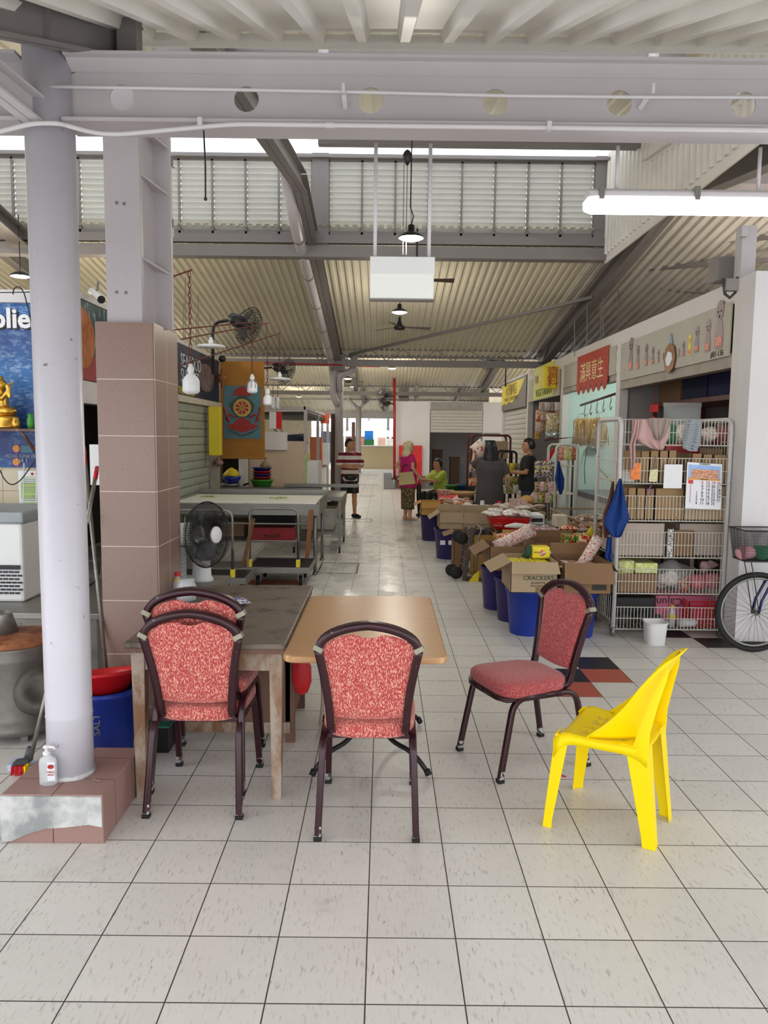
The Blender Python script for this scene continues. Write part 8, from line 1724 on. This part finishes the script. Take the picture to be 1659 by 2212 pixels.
t2 = thing('shoulder_bag','beige cloth bag hanging at the hip of the woman in magenta','bag',(.36,14.83,.72)); obj('bag_body', MB().hexa([(.33,14.72,.72),(.64,14.78,.76),(.64,14.84,.76),(.33,14.78,.72),(.31,14.70,.97),(.59,14.78,1.0),(.59,14.84,1.0),(.31,14.76,.97)]).jit(.02,8), M('beige_canvas',(206,188,140),.85,var=.08), t2, bevel=.02); obj('handle', MB().tube(fillet([V(.36,14.76,.96),V(.38,14.8,1.13),V(.52,14.85,1.13),V(.56,14.81,.98)],.05,4),.012,6), m_dark, t2, smooth=True)
q = at(903,1120,Y=15.1); obj('folded_umbrella', MB().lathe([(.006,0),(.012,.06),(.05,.45),(.045,.7),(.012,.74),(.01,.85)],(q.x+.01,15.1,.02),12), m_black, label='closed black umbrella held point down by the woman in magenta', cat='umbrella', smooth=True)
# 3 seated woman in green
P = dict(BASE); k = .93
P.update(hip=(0,0,.52),chest=(0,.06,.84),neck=(0,.09,1.05),head=(0,.12,1.19),hpR=(.09,.02,.50),knR=(.12,.42,.50),anR=(.12,.40,.085),hpL=(-.09,.02,.50),knL=(-.12,.42,.50),anL=(-.12,.40,.085),
  shR=(.19,.08,.99),elR=(.22,.26,.80),wrR=(.12,.47,.86),shL=(-.19,.08,.99),elL=(-.2,.3,.82),wrL=(-.02,.52,.85),hdR=(-.2,1,.1),hdL=(.3,1,-.1),hair='short',w=1.0,head_yaw=-.0)
t = human('seated woman in a lime green shirt reaching her arms forward', (1.25,15.95,0), 2.1, P, m_skin, m_hairb, h=k)
garment(t,P,'shirt',M('lime_green_cloth',(170,190,70),.75,var=.08),.42*k,(.19,.16),.95,k,puff=1.16,sleeve_r=.075); bottoms(t,P,'trousers',m_black,1.9,.1,.085,k); shoes(t,P,m_black,h=k)
s_ = thing('plastic_stool','dark plastic stool under the seated woman in green','stool',(1.25,15.98,0)); obj('seat', MB().box(1.08,1.42,15.8,16.14,.36,.39), m_dark, s_)
for dx in (-.14,.14):
    for dy in (-.14,.14): obj('leg', MB().box(1.25+dx-.02,1.25+dx+.02,15.97+dy-.02,15.97+dy+.02,0,.36), m_dark, s_)
# 4 woman in grey dress seen from behind
P = dict(BASE); k = .94
P.update(elL=(-.30,.06,1.30),wrL=(-.27,.16,1.50),hdL=(.0,.3,1),hnL=(0,1,0),elR=(.30,-.02,1.14),wrR=(.32,.17,.99),hair='long',hair_len=.34,w=1.08,head_yaw=.1)
t = human('woman with black shoulder-length hair in a dark grey dress seen from behind', (1.70,11.95,0), -.12, P, m_skinl, m_hairb, h=k)
m_dress = M('charcoal_cloth',(74,68,70),.8,var=.08); garment(t,P,'dress',m_dress,.45,(.245,.19),.85,k,puff=1.22); shoes(t,P,m_black,h=k)
q = at(1030,972,Y=12.1); obj('snack_bag', pillow(.22,.3,.1).xf(Matrix.Translation((q.x+.06,12.1,q.z)) @ Matrix.Rotation(-.7,4,'Y')), m_pk('clear_red_print_bag',(220,206,190),(226,214,206),5,.25,(210,80,80)), label='clear bag with red print held up by the woman in the grey dress', cat='bag', smooth=True)
# 5 man in black t-shirt
P = dict(BASE); k = .97
P.update(elL=(-.22,.05,1.14),wrL=(-.14,.30,1.14),elR=(.22,.03,1.14),wrR=(.12,.30,1.12),hair='short',w=1.12,head_yaw=.15)
t = human('man in a black t-shirt holding a phone in front of the snack stall', (2.46,12.75,0), 1.45, P, m_skin, m_hairb, h=k)
garment(t,P,'t_shirt',M('black_cotton',(34,34,36),.85),.82*k,(.2,.15),.75,k,puff=1.15); bottoms(t,P,'shorts',M('dark_shorts',(40,46,60),.8),.9,.11,.1,k); shoes(t,P,m_black,h=k)
q = at(1114,1017,Y=12.8); obj('mobile_phone', MB().box(q.x-.02,q.x+.12,12.84,12.9,q.z-.004,q.z+.006), m_plast_w, label='white mobile phone held by the man in the black t-shirt', cat='phone', bevel=.003)
